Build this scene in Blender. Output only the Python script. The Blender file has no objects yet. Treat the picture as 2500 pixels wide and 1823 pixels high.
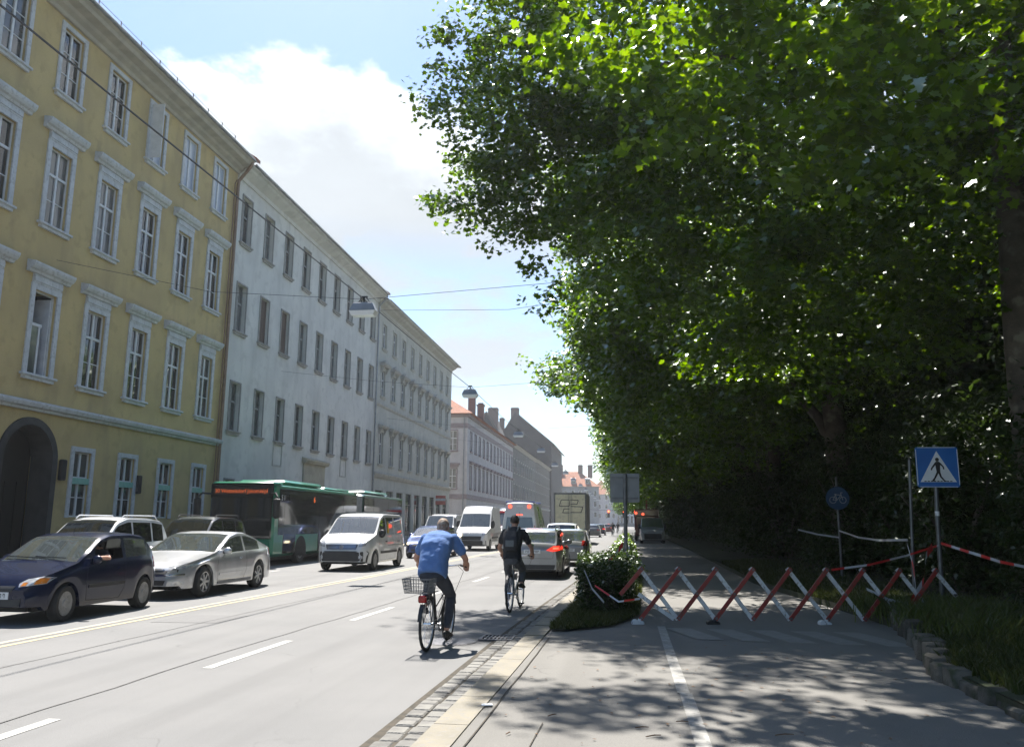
import bpy, bmesh, math, random
import numpy as np
from mathutils import Vector, Matrix
from mathutils.bvhtree import BVHTree
random.seed(7)
C = bpy.context.scene
COL = C.collection
R = math.radians

# ------------------------------------------------------------ camera
cam_d = bpy.data.cameras.new('camera')
cam = bpy.data.objects.new('camera', cam_d); COL.objects.link(cam)
cam_d.sensor_width = 36; cam_d.lens = 28.8; cam_d.clip_start = .05; cam_d.clip_end = 3000
_r = Vector((0.99113877, 0.1326029, 0.00777269)); _u = Vector((0.01612346, -0.17818514, 0.98386487)); _w = Vector((-0.13184831, 0.9750213, 0.17874422))
cam.matrix_world = Matrix(((_r.x, _u.x, -_w.x, 0), (_r.y, _u.y, -_w.y, 0), (_r.z, _u.z, -_w.z, 1.65), (0, 0, 0, 1)))
C.camera = cam
# ------------------------------------------------------------ light, sky, exposure
SUN_EL, SX, SY = R(60), -0.38, 0.925
C.view_settings.view_transform = 'Standard'; C.view_settings.look = 'None'
C.view_settings.gamma = 1; C.view_settings.use_curve_mapping = False
C.view_settings.exposure = 1.34
sd = bpy.data.lights.new('sun', 'SUN'); sd.energy = 5.0; sd.angle = R(.55); sd.color = (1, .955, .89)
sun = bpy.data.objects.new('sun', sd); COL.objects.link(sun)
sdir = Vector((SX*math.cos(SUN_EL), SY*math.cos(SUN_EL), math.sin(SUN_EL)))
sun.rotation_euler = sdir.to_track_quat('Z', 'Y').to_euler()
W = bpy.data.worlds.new('World'); C.world = W; W.use_nodes = True
nt = W.node_tree; N = nt.nodes; L = nt.links
for n in list(N): N.remove(n)
def nd(tree, typ, **kw):
    n = tree.nodes.new(typ)
    for k, v in kw.items(): setattr(n, k, v)
    return n
def mth(tree, op, a, b=None, clamp=False):
    m = tree.nodes.new('ShaderNodeMath'); m.operation = op; m.use_clamp = clamp
    for i, v in enumerate((a, b)):
        if v is None: continue
        if isinstance(v, (int, float)): m.inputs[i].default_value = v
        else: tree.links.new(v, m.inputs[i])
    return m.outputs[0]
def mrange(tree, v, a, b, c=0., d=1., smooth=True):
    m = tree.nodes.new('ShaderNodeMapRange'); m.interpolation_type = 'SMOOTHSTEP' if smooth else 'LINEAR'
    tree.links.new(v, m.inputs[0])
    for i, x in enumerate((a, b, c, d)): m.inputs[i+1].default_value = x
    return m.outputs[0]
def mixc(tree, f, a, b):
    m = tree.nodes.new('ShaderNodeMix'); m.data_type = 'RGBA'
    if isinstance(f, (int, float)): m.inputs[0].default_value = f
    else: tree.links.new(f, m.inputs[0])
    for i, v in ((6, a), (7, b)):
        if isinstance(v, (tuple, list)): m.inputs[i].default_value = (*v[:3], 1)
        else: tree.links.new(v, m.inputs[i])
    return m.outputs[2]
out = nd(nt, 'ShaderNodeOutputWorld'); bg = nd(nt, 'ShaderNodeBackground')
sky = nd(nt, 'ShaderNodeTexSky', sky_type='NISHITA'); sky.sun_disc = False
sky.sun_elevation = SUN_EL; sky.sun_rotation = math.atan2(SX, SY); sky.air_density = 1.0; sky.dust_density = .6; sky.ozone_density = 1.5
tc = nd(nt, 'ShaderNodeTexCoord'); sep = nd(nt, 'ShaderNodeSeparateXYZ'); L.new(tc.outputs['Generated'], sep.inputs[0])
def noise_w(scale, detail, sx, sz, off=0, rough=.55):
    mp = nd(nt, 'ShaderNodeMapping'); mp.inputs['Scale'].default_value = (sx, sx, sz); mp.inputs['Location'].default_value = (off, off*.7, off*.3)
    L.new(tc.outputs['Generated'], mp.inputs[0])
    n = nd(nt, 'ShaderNodeTexNoise'); n.inputs['Scale'].default_value = scale; n.inputs['Detail'].default_value = detail; n.inputs['Roughness'].default_value = rough
    L.new(mp.outputs[0], n.inputs[0]); return n.outputs[0]
n1 = noise_w(5.5, 9, 1, 1.6, 3.1); n2 = noise_w(3.0, 6, 1, 2.6, 8.3)
z = sep.outputs['Z']; x_ = sep.outputs['X']
# cloud bank between about 12 and 30 degrees of elevation, thinner haze of cloud below
edge = mth(nt, 'ADD', z, mth(nt, 'MULTIPLY', mth(nt, 'SUBTRACT', n1, .5), .34))
topc = mrange(nt, edge, .452, .482, 1, 0)                 # cumulus tops end about 29 degrees up
botc = mrange(nt, z, .25, .36, .0, 1)
leftc = mrange(nt, mth(nt, 'ADD', x_, mth(nt, 'MULTIPLY', mth(nt, 'SUBTRACT', n1, .5), .3)), -.64, -.50, 0, 1)
bank = mth(nt, 'MULTIPLY', mth(nt, 'MULTIPLY', topc, botc), leftc)
low = mrange(nt, mth(nt, 'ADD', n2, mrange(nt, z, .13, .32, .0, .10)), .46, .585, .12, .95)
lowm = mrange(nt, z, .40, .47, 1, 0); low = mth(nt, 'MULTIPLY', low, lowm)
dens = mth(nt, 'MULTIPLY', mth(nt, 'MAXIMUM', bank, low), mrange(nt, sep.outputs['Y'], -.1, .35, .15, 1))
bright = mth(nt, 'ADD', mrange(nt, edge, .36, .44, .66, 1.0), mth(nt, 'MULTIPLY', mth(nt, 'SUBTRACT', n2, .5), .25))
ccol = nd(nt, 'ShaderNodeCombineColor'); 
L.new(mth(nt, 'MULTIPLY', bright, .92), ccol.inputs[0]); L.new(mth(nt, 'MULTIPLY', bright, .985), ccol.inputs[1]); L.new(mth(nt, 'MULTIPLY', bright, 1.05), ccol.inputs[2])
SKYK = .085
skyc = nd(nt, 'ShaderNodeVectorMath', operation='SCALE'); hsv = nd(nt, 'ShaderNodeHueSaturation'); hsv.inputs['Saturation'].default_value = 1.10; L.new(sky.outputs[0], hsv.inputs['Color']); L.new(hsv.outputs[0], skyc.inputs[0]); skyc.inputs['Scale'].default_value = 1.0
cl10 = nd(nt, 'ShaderNodeVectorMath', operation='SCALE'); L.new(ccol.outputs[0], cl10.inputs[0]); cl10.inputs['Scale'].default_value = .50/SKYK
fin = mixc(nt, dens, skyc.outputs[0], cl10.outputs[0])
L.new(fin, bg.inputs[0]); bg.inputs[1].default_value = SKYK; L.new(bg.outputs[0], out.inputs[0])
C.cycles.max_bounces = 7; C.cycles.transparent_max_bounces = 10; C.cycles.caustics_reflective = False; C.cycles.caustics_refractive = False
C.cycles.sample_clamp_indirect = 6

# ------------------------------------------------------------ materials
def pm(name, c1, c2=None, scale=6., rough=.6, metal=0., bump=0., bscale=60., coat=0., spec=.5, stretch=None, detail=5., c3=None, s3=30., island=0.):
    m = bpy.data.materials.new(name); m.use_nodes = True; t = m.node_tree; b = t.nodes['Principled BSDF']
    b.inputs['Roughness'].default_value = rough; b.inputs['Metallic'].default_value = metal
    b.inputs['Coat Weight'].default_value = coat; b.inputs['Coat Roughness'].default_value = .03; b.inputs['Specular IOR Level'].default_value = spec
    tcn = t.nodes.new('ShaderNodeTexCoord'); v = tcn.outputs['Object']
    if stretch:
        mp = t.nodes.new('ShaderNodeMapping'); mp.inputs['Scale'].default_value = stretch; t.links.new(v, mp.inputs[0]); v2 = mp.outputs[0]
    else: v2 = v
    c2 = c2 or tuple(x*.82 for x in c1)
    n = t.nodes.new('ShaderNodeTexNoise'); n.inputs['Scale'].default_value = scale; n.inputs['Detail'].default_value = detail; t.links.new(v2, n.inputs[0])
    col = mixc(t, mrange(t, n.outputs[0], .35, .68), c1, c2)
    if c3:
        n3 = t.nodes.new('ShaderNodeTexNoise'); n3.inputs['Scale'].default_value = s3; n3.inputs['Detail'].default_value = 3; t.links.new(v, n3.inputs[0])
        col = mixc(t, mrange(t, n3.outputs[0], .52, .66), col, c3)
    if island:
        g = t.nodes.new('ShaderNodeNewGeometry'); h = t.nodes.new('ShaderNodeHueSaturation')
        t.links.new(mrange(t, g.outputs['Random Per Island'], 0, 1, 1-island, 1+island, False), h.inputs['Value']); t.links.new(col, h.inputs['Color']); col = h.outputs[0]
    t.links.new(col, b.inputs['Base Color'])
    if bump:
        nb = t.nodes.new('ShaderNodeTexNoise'); nb.inputs['Scale'].default_value = bscale; nb.inputs['Detail'].default_value = 4; t.links.new(v, nb.inputs[0])
        bp = t.nodes.new('ShaderNodeBump'); bp.inputs['Strength'].default_value = bump; bp.inputs['Distance'].default_value = .02
        t.links.new(nb.outputs[0], bp.inputs['Height']); t.links.new(bp.outputs[0], b.inputs['Normal'])
    return m
def emis(name, c, s, base=(.3, .02, .02)):
    m = pm(name, base, rough=.2); b = m.node_tree.nodes['Principled BSDF']
    b.inputs['Emission Color'].default_value = (*c, 1); b.inputs['Emission Strength'].default_value = s; return m
def glassm(name, tint=(.75, .85, .83), alpha=.45, dark=(.012, .016, .018)):
    # thin pane: mirror by angle, part see-through, part dark
    m = bpy.data.materials.new(name); m.use_nodes = True; t = m.node_tree
    for n in list(t.nodes): t.nodes.remove(n)
    o = t.nodes.new('ShaderNodeOutputMaterial'); f = t.nodes.new('ShaderNodeFresnel'); f.inputs[0].default_value = 1.6
    g = t.nodes.new('ShaderNodeBsdfGlossy'); g.inputs['Roughness'].default_value = .02; g.inputs[0].default_value = (1, 1, 1, 1)
    tr = t.nodes.new('ShaderNodeBsdfTransparent'); tr.inputs[0].default_value = (*tint, 1)
    d = t.nodes.new('ShaderNodeBsdfDiffuse'); d.inputs[0].default_value = (*dark, 1)
    a = t.nodes.new('ShaderNodeMixShader'); a.inputs[0].default_value = alpha; t.links.new(tr.outputs[0], a.inputs[1]); t.links.new(d.outputs[0], a.inputs[2])
    b = t.nodes.new('ShaderNodeMixShader')
    t.links.new(mth(t, 'MULTIPLY', f.outputs[0], 1.9, True), b.inputs[0])
    t.links.new(a.outputs[0], b.inputs[1]); t.links.new(g.outputs[0], b.inputs[2]); t.links.new(b.outputs[0], o.inputs[0]); return m
def leafm(name, c1, c2, trans=.5, gloss=.12):
    m = bpy.data.materials.new(name); m.use_nodes = True; t = m.node_tree
    for n in list(t.nodes): t.nodes.remove(n)
    o = t.nodes.new('ShaderNodeOutputMaterial'); g = t.nodes.new('ShaderNodeNewGeometry')
    col = mixc(t, g.outputs['Random Per Island'], c1, c2)
    d = t.nodes.new('ShaderNodeBsdfDiffuse'); t.links.new(col, d.inputs[0])
    tr = t.nodes.new('ShaderNodeBsdfTranslucent'); hs = t.nodes.new('ShaderNodeHueSaturation'); hs.inputs['Hue'].default_value = .475; hs.inputs['Saturation'].default_value = 1.2; hs.inputs['Value'].default_value = 2.6
    t.links.new(col, hs.inputs['Color']); t.links.new(hs.outputs[0], tr.inputs[0])
    a = t.nodes.new('ShaderNodeMixShader'); a.inputs[0].default_value = trans; t.links.new(d.outputs[0], a.inputs[1]); t.links.new(tr.outputs[0], a.inputs[2])
    gl = t.nodes.new('ShaderNodeBsdfGlossy'); gl.inputs['Roughness'].default_value = .32; gl.inputs[0].default_value = (.9, .95, .9, 1)
    f = t.nodes.new('ShaderNodeFresnel'); f.inputs[0].default_value = 1.4
    b = t.nodes.new('ShaderNodeMixShader'); t.links.new(mth(t, 'MULTIPLY', f.outputs[0], gloss*8, True), b.inputs[0])
    t.links.new(a.outputs[0], b.inputs[1]); t.links.new(gl.outputs[0], b.inputs[2]); t.links.new(b.outputs[0], o.inputs[0]); return m

# ------------------------------------------------------------ mesh helpers
class MB:
    def __init__(s): s.v = []; s.f = []; s.m = []
    def add(s, vs, fs, mi=0):
        o = len(s.v); s.v += [tuple(v) for v in vs]; s.f += [tuple(i+o for i in f) for f in fs]; s.m += [mi]*len(fs); return s
    def quad(s, a, b, c, d, mi=0): return s.add((a, b, c, d), ((0, 1, 2, 3),), mi)
    def box(s, x0, x1, y0, y1, z0, z1, mi=0, bev=0):
        if x0 > x1: x0, x1 = x1, x0
        if y0 > y1: y0, y1 = y1, y0
        if z0 > z1: z0, z1 = z1, z0
        if bev:
            b = min(bev, (x1-x0)*.45, (y1-y0)*.45, (z1-z0)*.45)
            P = []
            for (z, i) in ((z0, b), (z0+b, 0), (z1-b, 0), (z1, b)):
                xa, xb, ya, yb = x0+i, x1-i, y0+i, y1-i
                P += [(xa+b, ya, z), (xb-b, ya, z), (xb, ya+b, z), (xb, yb-b, z), (xb-b, yb, z), (xa+b, yb, z), (xa, yb-b, z), (xa, ya+b, z)]
            F = [tuple(range(7, -1, -1)), tuple(range(24, 32))]
            for k in range(3):
                for j in range(8): F.append((k*8+j, k*8+(j+1) % 8, k*8+8+(j+1) % 8, k*8+8+j))
            return s.add(P, F, mi)
        return s.add(((x0, y0, z0), (x1, y0, z0), (x1, y1, z0), (x0, y1, z0), (x0, y0, z1), (x1, y0, z1), (x1, y1, z1), (x0, y1, z1)),
                     ((3, 2, 1, 0), (4, 5, 6, 7), (0, 1, 5, 4), (1, 2, 6, 5), (2, 3, 7, 6), (3, 0, 4, 7)), mi)
    def prism(s, poly, axis, a, b, mi=0):
        # poly: 2-D points; axis 'x' (poly=y,z), 'y' (poly=x,z), 'z' (poly=x,y)
        def P(p, t): return {'x': (t, p[0], p[1]), 'y': (p[0], t, p[1]), 'z': (p[0], p[1], t)}[axis]
        n = len(poly); vs = [P(p, a) for p in poly]+[P(p, b) for p in poly]
        return s.add(vs, [tuple(range(n-1, -1, -1)), tuple(range(n, 2*n))]+[(i, (i+1) % n, n+(i+1) % n, n+i) for i in range(n)], mi)
    def tube(s, pts, rad, n=8, mi=0, cap=True):
        pts = [Vector(p) for p in pts]; k = len(pts); rad = rad if isinstance(rad, (list, tuple)) else [rad]*k
        vs = []; up = None
        for i, p in enumerate(pts):
            d = (pts[min(i+1, k-1)]-pts[max(i-1, 0)])
            if d.length < 1e-9: d = Vector((0, 0, 1))
            d.normalize()
            if up is None: up = d.orthogonal().normalized()
            up = (up-d*up.dot(d));
            up = up.normalized() if up.length > 1e-6 else d.orthogonal().normalized()
            q = d.cross(up)
            vs += [p+(up*math.cos(2*math.pi*j/n)+q*math.sin(2*math.pi*j/n))*rad[i] for j in range(n)]
        fs = [(i*n+j, i*n+(j+1) % n, (i+1)*n+(j+1) % n, (i+1)*n+j) for i in range(k-1) for j in range(n)]
        if cap: fs += [tuple(range(n-1, -1, -1)), tuple(range((k-1)*n, k*n))]
        return s.add(vs, fs, mi)
    def lathe(s, prof, c=(0, 0, 0), axis='z', n=24, mi=0):
        # prof: (radius, height along the axis)
        vs = []
        for (r, h) in prof:
            for j in range(n):
                a = 2*math.pi*j/n; u, w = r*math.cos(a), r*math.sin(a)
                vs.append({'z': (c[0]+u, c[1]+w, c[2]+h), 'y': (c[0]+u, c[1]+h, c[2]+w), 'x': (c[0]+h, c[1]+u, c[2]+w)}[axis])
        k = len(prof)
        return s.add(vs, [(i*n+j, i*n+(j+1) % n, (i+1)*n+(j+1) % n, (i+1)*n+j) for i in range(k-1) for j in range(n)], mi)
    def sphere(s, c, r, n=12, m=8, mi=0):
        r = r if isinstance(r, (tuple, list)) else (r, r, r)
        vs = [(c[0]+r[0]*math.sin(math.pi*i/m)*math.cos(2*math.pi*j/n), c[1]+r[1]*math.sin(math.pi*i/m)*math.sin(2*math.pi*j/n), c[2]+r[2]*math.cos(math.pi*i/m)) for i in range(m+1) for j in range(n)]
        return s.add(vs, [(i*n+j, (i+1)*n+j, (i+1)*n+(j+1) % n, i*n+(j+1) % n) for i in range(m) for j in range(n)], mi)
    def build(s, name, mats, parent=None, smooth=None, loc=None):
        if not s.v: return None
        me = bpy.data.meshes.new(name); me.from_pydata(s.v, [], s.f)
        mats = mats if isinstance(mats, (list, tuple)) else [mats]
        for m in mats: me.materials.append(m)
        if len(mats) > 1: me.polygons.foreach_set('material_index', s.m)
        b = bmesh.new(); b.from_mesh(me); bmesh.ops.remove_doubles(b, verts=b.verts, dist=1e-5) if smooth is not None else None
        bmesh.ops.recalc_face_normals(b, faces=b.faces); b.to_mesh(me); b.free()
        if smooth is not None:
            me.polygons.foreach_set('use_smooth', [True]*len(me.polygons)); me.set_sharp_from_angle(angle=R(smooth))
        me.update()
        o = bpy.data.objects.new(name, me); COL.objects.link(o)
        if parent: o.parent = parent
        if loc: o.location = loc
        return o
def tag(o, label=None, cat=None, group=None, kind=None):
    if label: o['label'] = label
    if cat: o['category'] = cat
    if group: o['group'] = group
    if kind: o['kind'] = kind
    return o
def thing(name, label, cat, loc=(0, 0, 0), rz=0, group=None):
    o = bpy.data.objects.new(name, None); COL.objects.link(o); o.empty_display_size = .2
    o.location = loc; o.rotation_euler = (0, 0, rz); return tag(o, label, cat, group)
def kids(o): return [c for c in COL.objects if c.parent == o]
KID = {}
def copy_tree(o, parent=None):
    c = o.copy(); COL.objects.link(c)
    if parent: c.parent = parent
    for ch in list(o.children): copy_tree(ch, c)
    return c
def struct(name, mb, m, smooth=None): return tag(mb.build(name, m, None, smooth), kind='structure')
# ------------------------------------------------------------ ground, road, pavement
def sh(y):   # the street swings gently to the right
    return float(np.interp(y, (-30, 0, 6, 12, 17, 24, 32, 42, 60, 90, 150, 400), (-.05, 0, .04, .16, .33, .62, .85, 1.08, 1.3, 1.55, 1.75, 2.0)))
YS = [-12, -6] + [y*1.0 for y in range(0, 60, 2)] + [60, 66, 72, 80, 90, 100, 115, 130, 150, 180, 220, 270, 330, 410]
def strip(x0, x1, z0, z1=None, ys=None, sub=1):
    mb = MB(); ys = ys or YS; z1 = z0 if z1 is None else z1
    for a, b in zip(ys[:-1], ys[1:]):
        f0 = x0 if callable(x0) else (lambda y: x0+sh(y)); f1 = x1 if callable(x1) else (lambda y: x1+sh(y))
        mb.quad((f0(a), a, z0), (f1(a), a, z1), (f1(b), b, z1), (f0(b), b, z0))
    return mb
def asphalt(name, c1, c2, c3, crack=.5):
    m = pm(name, c1, c2, scale=.55, rough=.85, bump=.35, bscale=90, spec=.35, detail=9, c3=c3, s3=120.)
    t = m.node_tree; b = t.nodes['Principled BSDF']; src = b.inputs['Base Color'].links[0].from_socket
    tcn = [n for n in t.nodes if n.type == 'TEX_COORD'][0]
    nz = t.nodes.new('ShaderNodeTexNoise'); nz.inputs['Scale'].default_value = 1.3; nz.inputs['Detail'].default_value = 6; t.links.new(tcn.outputs['Object'], nz.inputs[0])
    ad = t.nodes.new('ShaderNodeVectorMath'); ad.operation = 'MULTIPLY_ADD'; t.links.new(nz.outputs['Color'], ad.inputs[0]); ad.inputs[1].default_value = (1.1, 1.1, 0); t.links.new(tcn.outputs['Object'], ad.inputs[2])
    v = t.nodes.new('ShaderNodeTexVoronoi'); v.feature = 'DISTANCE_TO_EDGE'; v.inputs['Scale'].default_value = .23; t.links.new(ad.outputs[0], v.inputs['Vector'])
    ck = mth(t, 'MULTIPLY', mrange(t, v.outputs['Distance'], .0, .004, crack*.6, 0), mrange(t, nz.outputs[0], .45, .6))
    sp = t.nodes.new('ShaderNodeTexNoise'); sp.inputs['Scale'].default_value = 240; sp.inputs['Detail'].default_value = 2; t.links.new(tcn.outputs['Object'], sp.inputs[0])
    col = mixc(t, mrange(t, sp.outputs[0], .4, .7, 0, .5), src, tuple(x*1.5 for x in c1))
    mp = t.nodes.new('ShaderNodeMapping'); mp.inputs['Scale'].default_value = (1.6, .06, 1); t.links.new(tcn.outputs['Object'], mp.inputs[0])
    ns = t.nodes.new('ShaderNodeTexNoise'); ns.inputs['Scale'].default_value = 1.0; ns.inputs['Detail'].default_value = 5; t.links.new(mp.outputs[0], ns.inputs[0])
    col = mixc(t, mrange(t, ns.outputs[0], .45, .72, 0, .38), col, tuple(x*.68 for x in c1))
    t.links.new(mixc(t, ck, col, tuple(x*.25 for x in c1)), b.inputs['Base Color']); return m
M_road = asphalt('asphalt_road', (.168, .166, .162), (.142, .142, .14), (.118, .118, .117))
M_pave = asphalt('asphalt_pavement', (.172, .165, .15), (.14, .135, .125), (.115, .112, .105), .45)
M_soil = pm('soil', (.05, .04, .028), (.03, .032, .018), 1.5, .95, bump=.8, bscale=14)
M_turf = pm('turf', (.035, .048, .016), (.03, .032, .016), 2.2, .95, bump=.8, bscale=40)
M_kerb = pm('granite_kerb', (.225, .20, .15), (.18, .165, .13), 3, .8, bump=.3, bscale=60, c3=(.2, .185, .16), s3=18)
M_cob = pm('granite_setts', (.185, .178, .16), (.125, .12, .112), 5, .85, bump=.5, bscale=50, island=.25)
M_joint = pm('joint_dirt', (.075, .062, .045), (.045, .04, .03), 9, .95, bump=.5)
M_paint = pm('road_paint', (.42, .42, .395), (.29, .285, .27), 4, .75, bump=.2, bscale=90, c3=(.3, .29, .27), s3=35)
M_ypaint = pm('yellowed_paint', (.42, .345, .18), (.32, .275, .18), 4, .75, bump=.2, bscale=90, c3=(.3, .28, .22), s3=30)
M_tar = pm('tar_seam', (.085, .083, .08), (.12, .118, .115), 7, .8)
g = MB(); g.quad((-320, -60, -.12), (320, -60, -.12), (320, 620, -.12), (-320, 620, -.12)); struct('ground', g, M_soil)
struct('road', strip(-16.75, -1.95, 0), M_road)
struct('pavement', strip(lambda y: -22, lambda y: -16.75+sh(y), .12), M_pave).name = 'far_pavement'
mb = strip(-17.0, -16.76, .122); 
for a, b in zip(YS[:-1], YS[1:]): mb.quad((-16.755+sh(a), a, -.02), (-16.755+sh(b), b, -.02), (-16.755+sh(b), b, .123), (-16.755+sh(a), a, .123))
struct('far_kerb', mb, M_kerb)
PATH_R = lambda y: float(np.interp(y, (-12, 3, 8.6, 9.7, 11.6, 14.2, 16, 23, 52, 90, 410), (3.2, 3.25, 3.3, 3.25, 3.75, 4.25, 4.1, 3.5, 4.0, 4.3, 5.5)))
struct('pavement', strip(lambda y: -1.6+sh(y), PATH_R, .05, .06), M_pave)
# gutter: bed of dirt with two rows of setts, then granite kerb stones
struct('gutter_bed', strip(-2.02, -1.60, .004), M_joint)
cb = MB(); rnd = random.Random(3)
for row, (xa, xb) in enumerate(((-1.945, -1.785), (-1.77, -1.62))):
    y = 2.0
    while y < 60:
        l = rnd.uniform(.15, .25)
        if y > 30: l *= 2
        j = rnd.uniform(-.012, .012); s0 = sh(y); hz = .018+rnd.uniform(-.006, .006)
        cb.box(xa+s0+j, xb+s0+j, y, y+l-.022, -.02, hz, bev=.012); y += l
struct('gutter_setts', cb, M_cob)
kb = MB(); y = -8.
while y < 130:
    l = rnd.uniform(.95, 1.15) if y < 40 else 4.; s0, s1 = sh(y), sh(y+l); zt = .062+float(np.interp(y, (11, 15), (0, .05)))
    a, b = y+.006, y+l-.006
    kb.add([(-1.60+s0, a, -.02), (-1.31+s0, a, -.02), (-1.31+s1, b, -.02), (-1.60+s1, b, -.02), (-1.59+s0, a, zt), (-1.31+s0, a, zt), (-1.31+s1, b, zt), (-1.59+s1, b, zt)],
           ((3, 2, 1, 0), (4, 5, 6, 7), (0, 1, 5, 4), (1, 2, 6, 5), (2, 3, 7, 6), (3, 0, 4, 7))); y += l
struct('kerb', kb, M_kerb)
# green island between kerb and path, soil of the park
def isl_r(y): return float(np.interp(y, (12.6, 13.4, 15, 24, 60, 130), (-1.0, -.2, .25, .5, .55, .6)))
struct('grass_island', strip(lambda y: -1.305+sh(y)+max(0, (13.2-y)*.05), isl_r, .085, ys=[12.7, 13.1, 13.6, 14.4, 16, 18, 20, 23, 26, 30, 36, 44, 52, 60, 70, 80, 95, 112, 130]), M_turf)
pk = MB()
for a, b in zip(YS[:-1], YS[1:]):
    for (x0, x1, za, zb) in ((0, 0, -.02, .10+.08), (0, 1.2, .10, .30), (1.2, 40, .30, .45)):
        q = .08 if b <= 14.5 else 0
        pk.quad((PATH_R(a)+x0+.02, a, za+(q if x1 == 1.2 else 0)), (PATH_R(a)+x1, a, zb), (PATH_R(b)+x1, b, zb), (PATH_R(b)+x0+.02, b, za+(q if x1 == 1.2 else 0)))
struct('park_ground', pk, M_turf)
# road markings
def line(x, w, y0, y1, z, mb):
    ys = sorted({y0, y1, *[v for v in YS if y0 < v < y1]})
    for a, b in zip(ys[:-1], ys[1:]): mb.quad((x-w/2+sh(a), a, z), (x+w/2+sh(a), a, z), (x+w/2+sh(b), b, z), (x-w/2+sh(b), b, z))
mb = MB(); line(-8.22, .10, 2, 170, .004, mb); struct('yellow_centre_line', mb, M_ypaint)
mb = MB(); line(-8.46, .13, 2, 170, .004, mb); struct('worn_centre_line', mb, pm('worn_paint', (.36, .32, .245), (.25, .235, .2), 5, .8))
mb = MB()
for k in range(-1, 22): line(-4.80, .12, 4.45+k*4.72, 4.45+k*4.72+2.25, .004, mb)
struct('lane_dashes', mb, M_paint)
mb = MB()
for k in range(6): line(-12.2, .12, 15+k*9, 18+k*9, .004, mb)
struct('far_lane_dashes', mb, M_paint)
mb = MB()
def seam(pts, w, mb):
    for (xa, a), (xb, b) in zip(pts[:-1], pts[1:]): mb.quad((xa-w/2, a, .006), (xa+w/2, a, .006), (xb+w/2, b, .006), (xb-w/2, b, .006))
def wander(x, y0, y1, amp):
    r = random.Random(int(abs(x)*100)); o = 0; P = []
    y = y0
    while y < y1: o = o*.8+r.uniform(-amp, amp); P.append((x+o+sh(y), y)); y += .5
    return P
seam(wander(-7.05, 4, 60, .02), .018, mb); seam(wander(-5.15, 4, 60, .025), .02, mb); pass
struct('road_seams', mb, M_tar)
mb = MB(); seam(wander(-1.22, 3, 12.5, .008), .012, mb); seam(wander(-.75, 3, 7.2, .015), .008, mb)
o = struct('pavement_seams', mb, M_joint); o.location.z = .056
mb = MB()
for a, b in ((4.5, 8.4), (8.4, 13.6)): mb.quad((.485, a, .0625), (.605, a, .0625), (.625, b, .0625), (.505, b, .0625))
struct('path_line', mb, pm('worn_path_paint', (.33, .325, .305), (.23, .225, .21), 6, .8, c3=(.2, .195, .18), s3=25))
mb = MB()
for k in range(5): mb.quad((1.0+k*.62, 12.2-k*.05, .0625), (1.38+k*.62, 12.2-k*.05, .0625), (1.0+k*.62, 13.4, .0625), (.62+k*.62, 13.4, .0625))
struct('worn_path_stripes', mb, pm('worn_stripe', (.235, .23, .215), (.2, .195, .18), 9, .8))
# repair patches in the carriageway
mb = MB()
for (x0, x1, a, b) in ((-7.7, -6.6, 13, 14.2), (-3.9, -2.6, 22, 25)): mb.quad((x0, a, .0035), (x1, a+.1, .0035), (x1+.05, b, .0035), (x0+.06, b-.1, .0035))
struct('road_patches', mb, asphalt('asphalt_patch', (.152, .15, .147), (.132, .131, .13), (.11, .11, .11)))
# iron in the road
M_iron = pm('cast_iron', (.13, .13, .14), (.09, .09, .1), 20, .5, .6, bump=.6, bscale=70)
mb = MB(); mb.lathe([(.0, .012), (.30, .012), (.305, .009), (.33, .009), (.345, .012), (.36, .004)], n=40)
t = thing('manhole_cover', 'round iron manhole cover in the road beside the blue-shirted rider', 'manhole cover', (-2.42, 11.75, 0)); mb.build('cover', M_iron, t)
t = thing('drain_grate', 'slotted iron drain grate in the gutter by the kerb', 'drain', (-1.82, 12.15, .008))
mb = MB(); mb.box(-.24, .24, -.26, -.22, 0, .02); mb.box(-.24, .24, .22, .26, 0, .02); mb.box(-.24, -.2, -.22, .22, 0, .02); mb.box(.2, .24, -.22, .22, 0, .02)
for k in range(7): mb.box(-.17+k*.055, -.145+k*.055, -.22, .22, .002, .016)
mb.box(-.2, .2, -.02, .02, .003, .0175); mb.build('grate', M_iron, t)
mb = MB(); mb.quad((-.22, -.24, -.002), (.22, -.24, -.002), (.22, .24, -.002), (-.22, .24, -.002)); mb.build('pit', pm('black_pit', (.008, .008, .008)), t)
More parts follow.
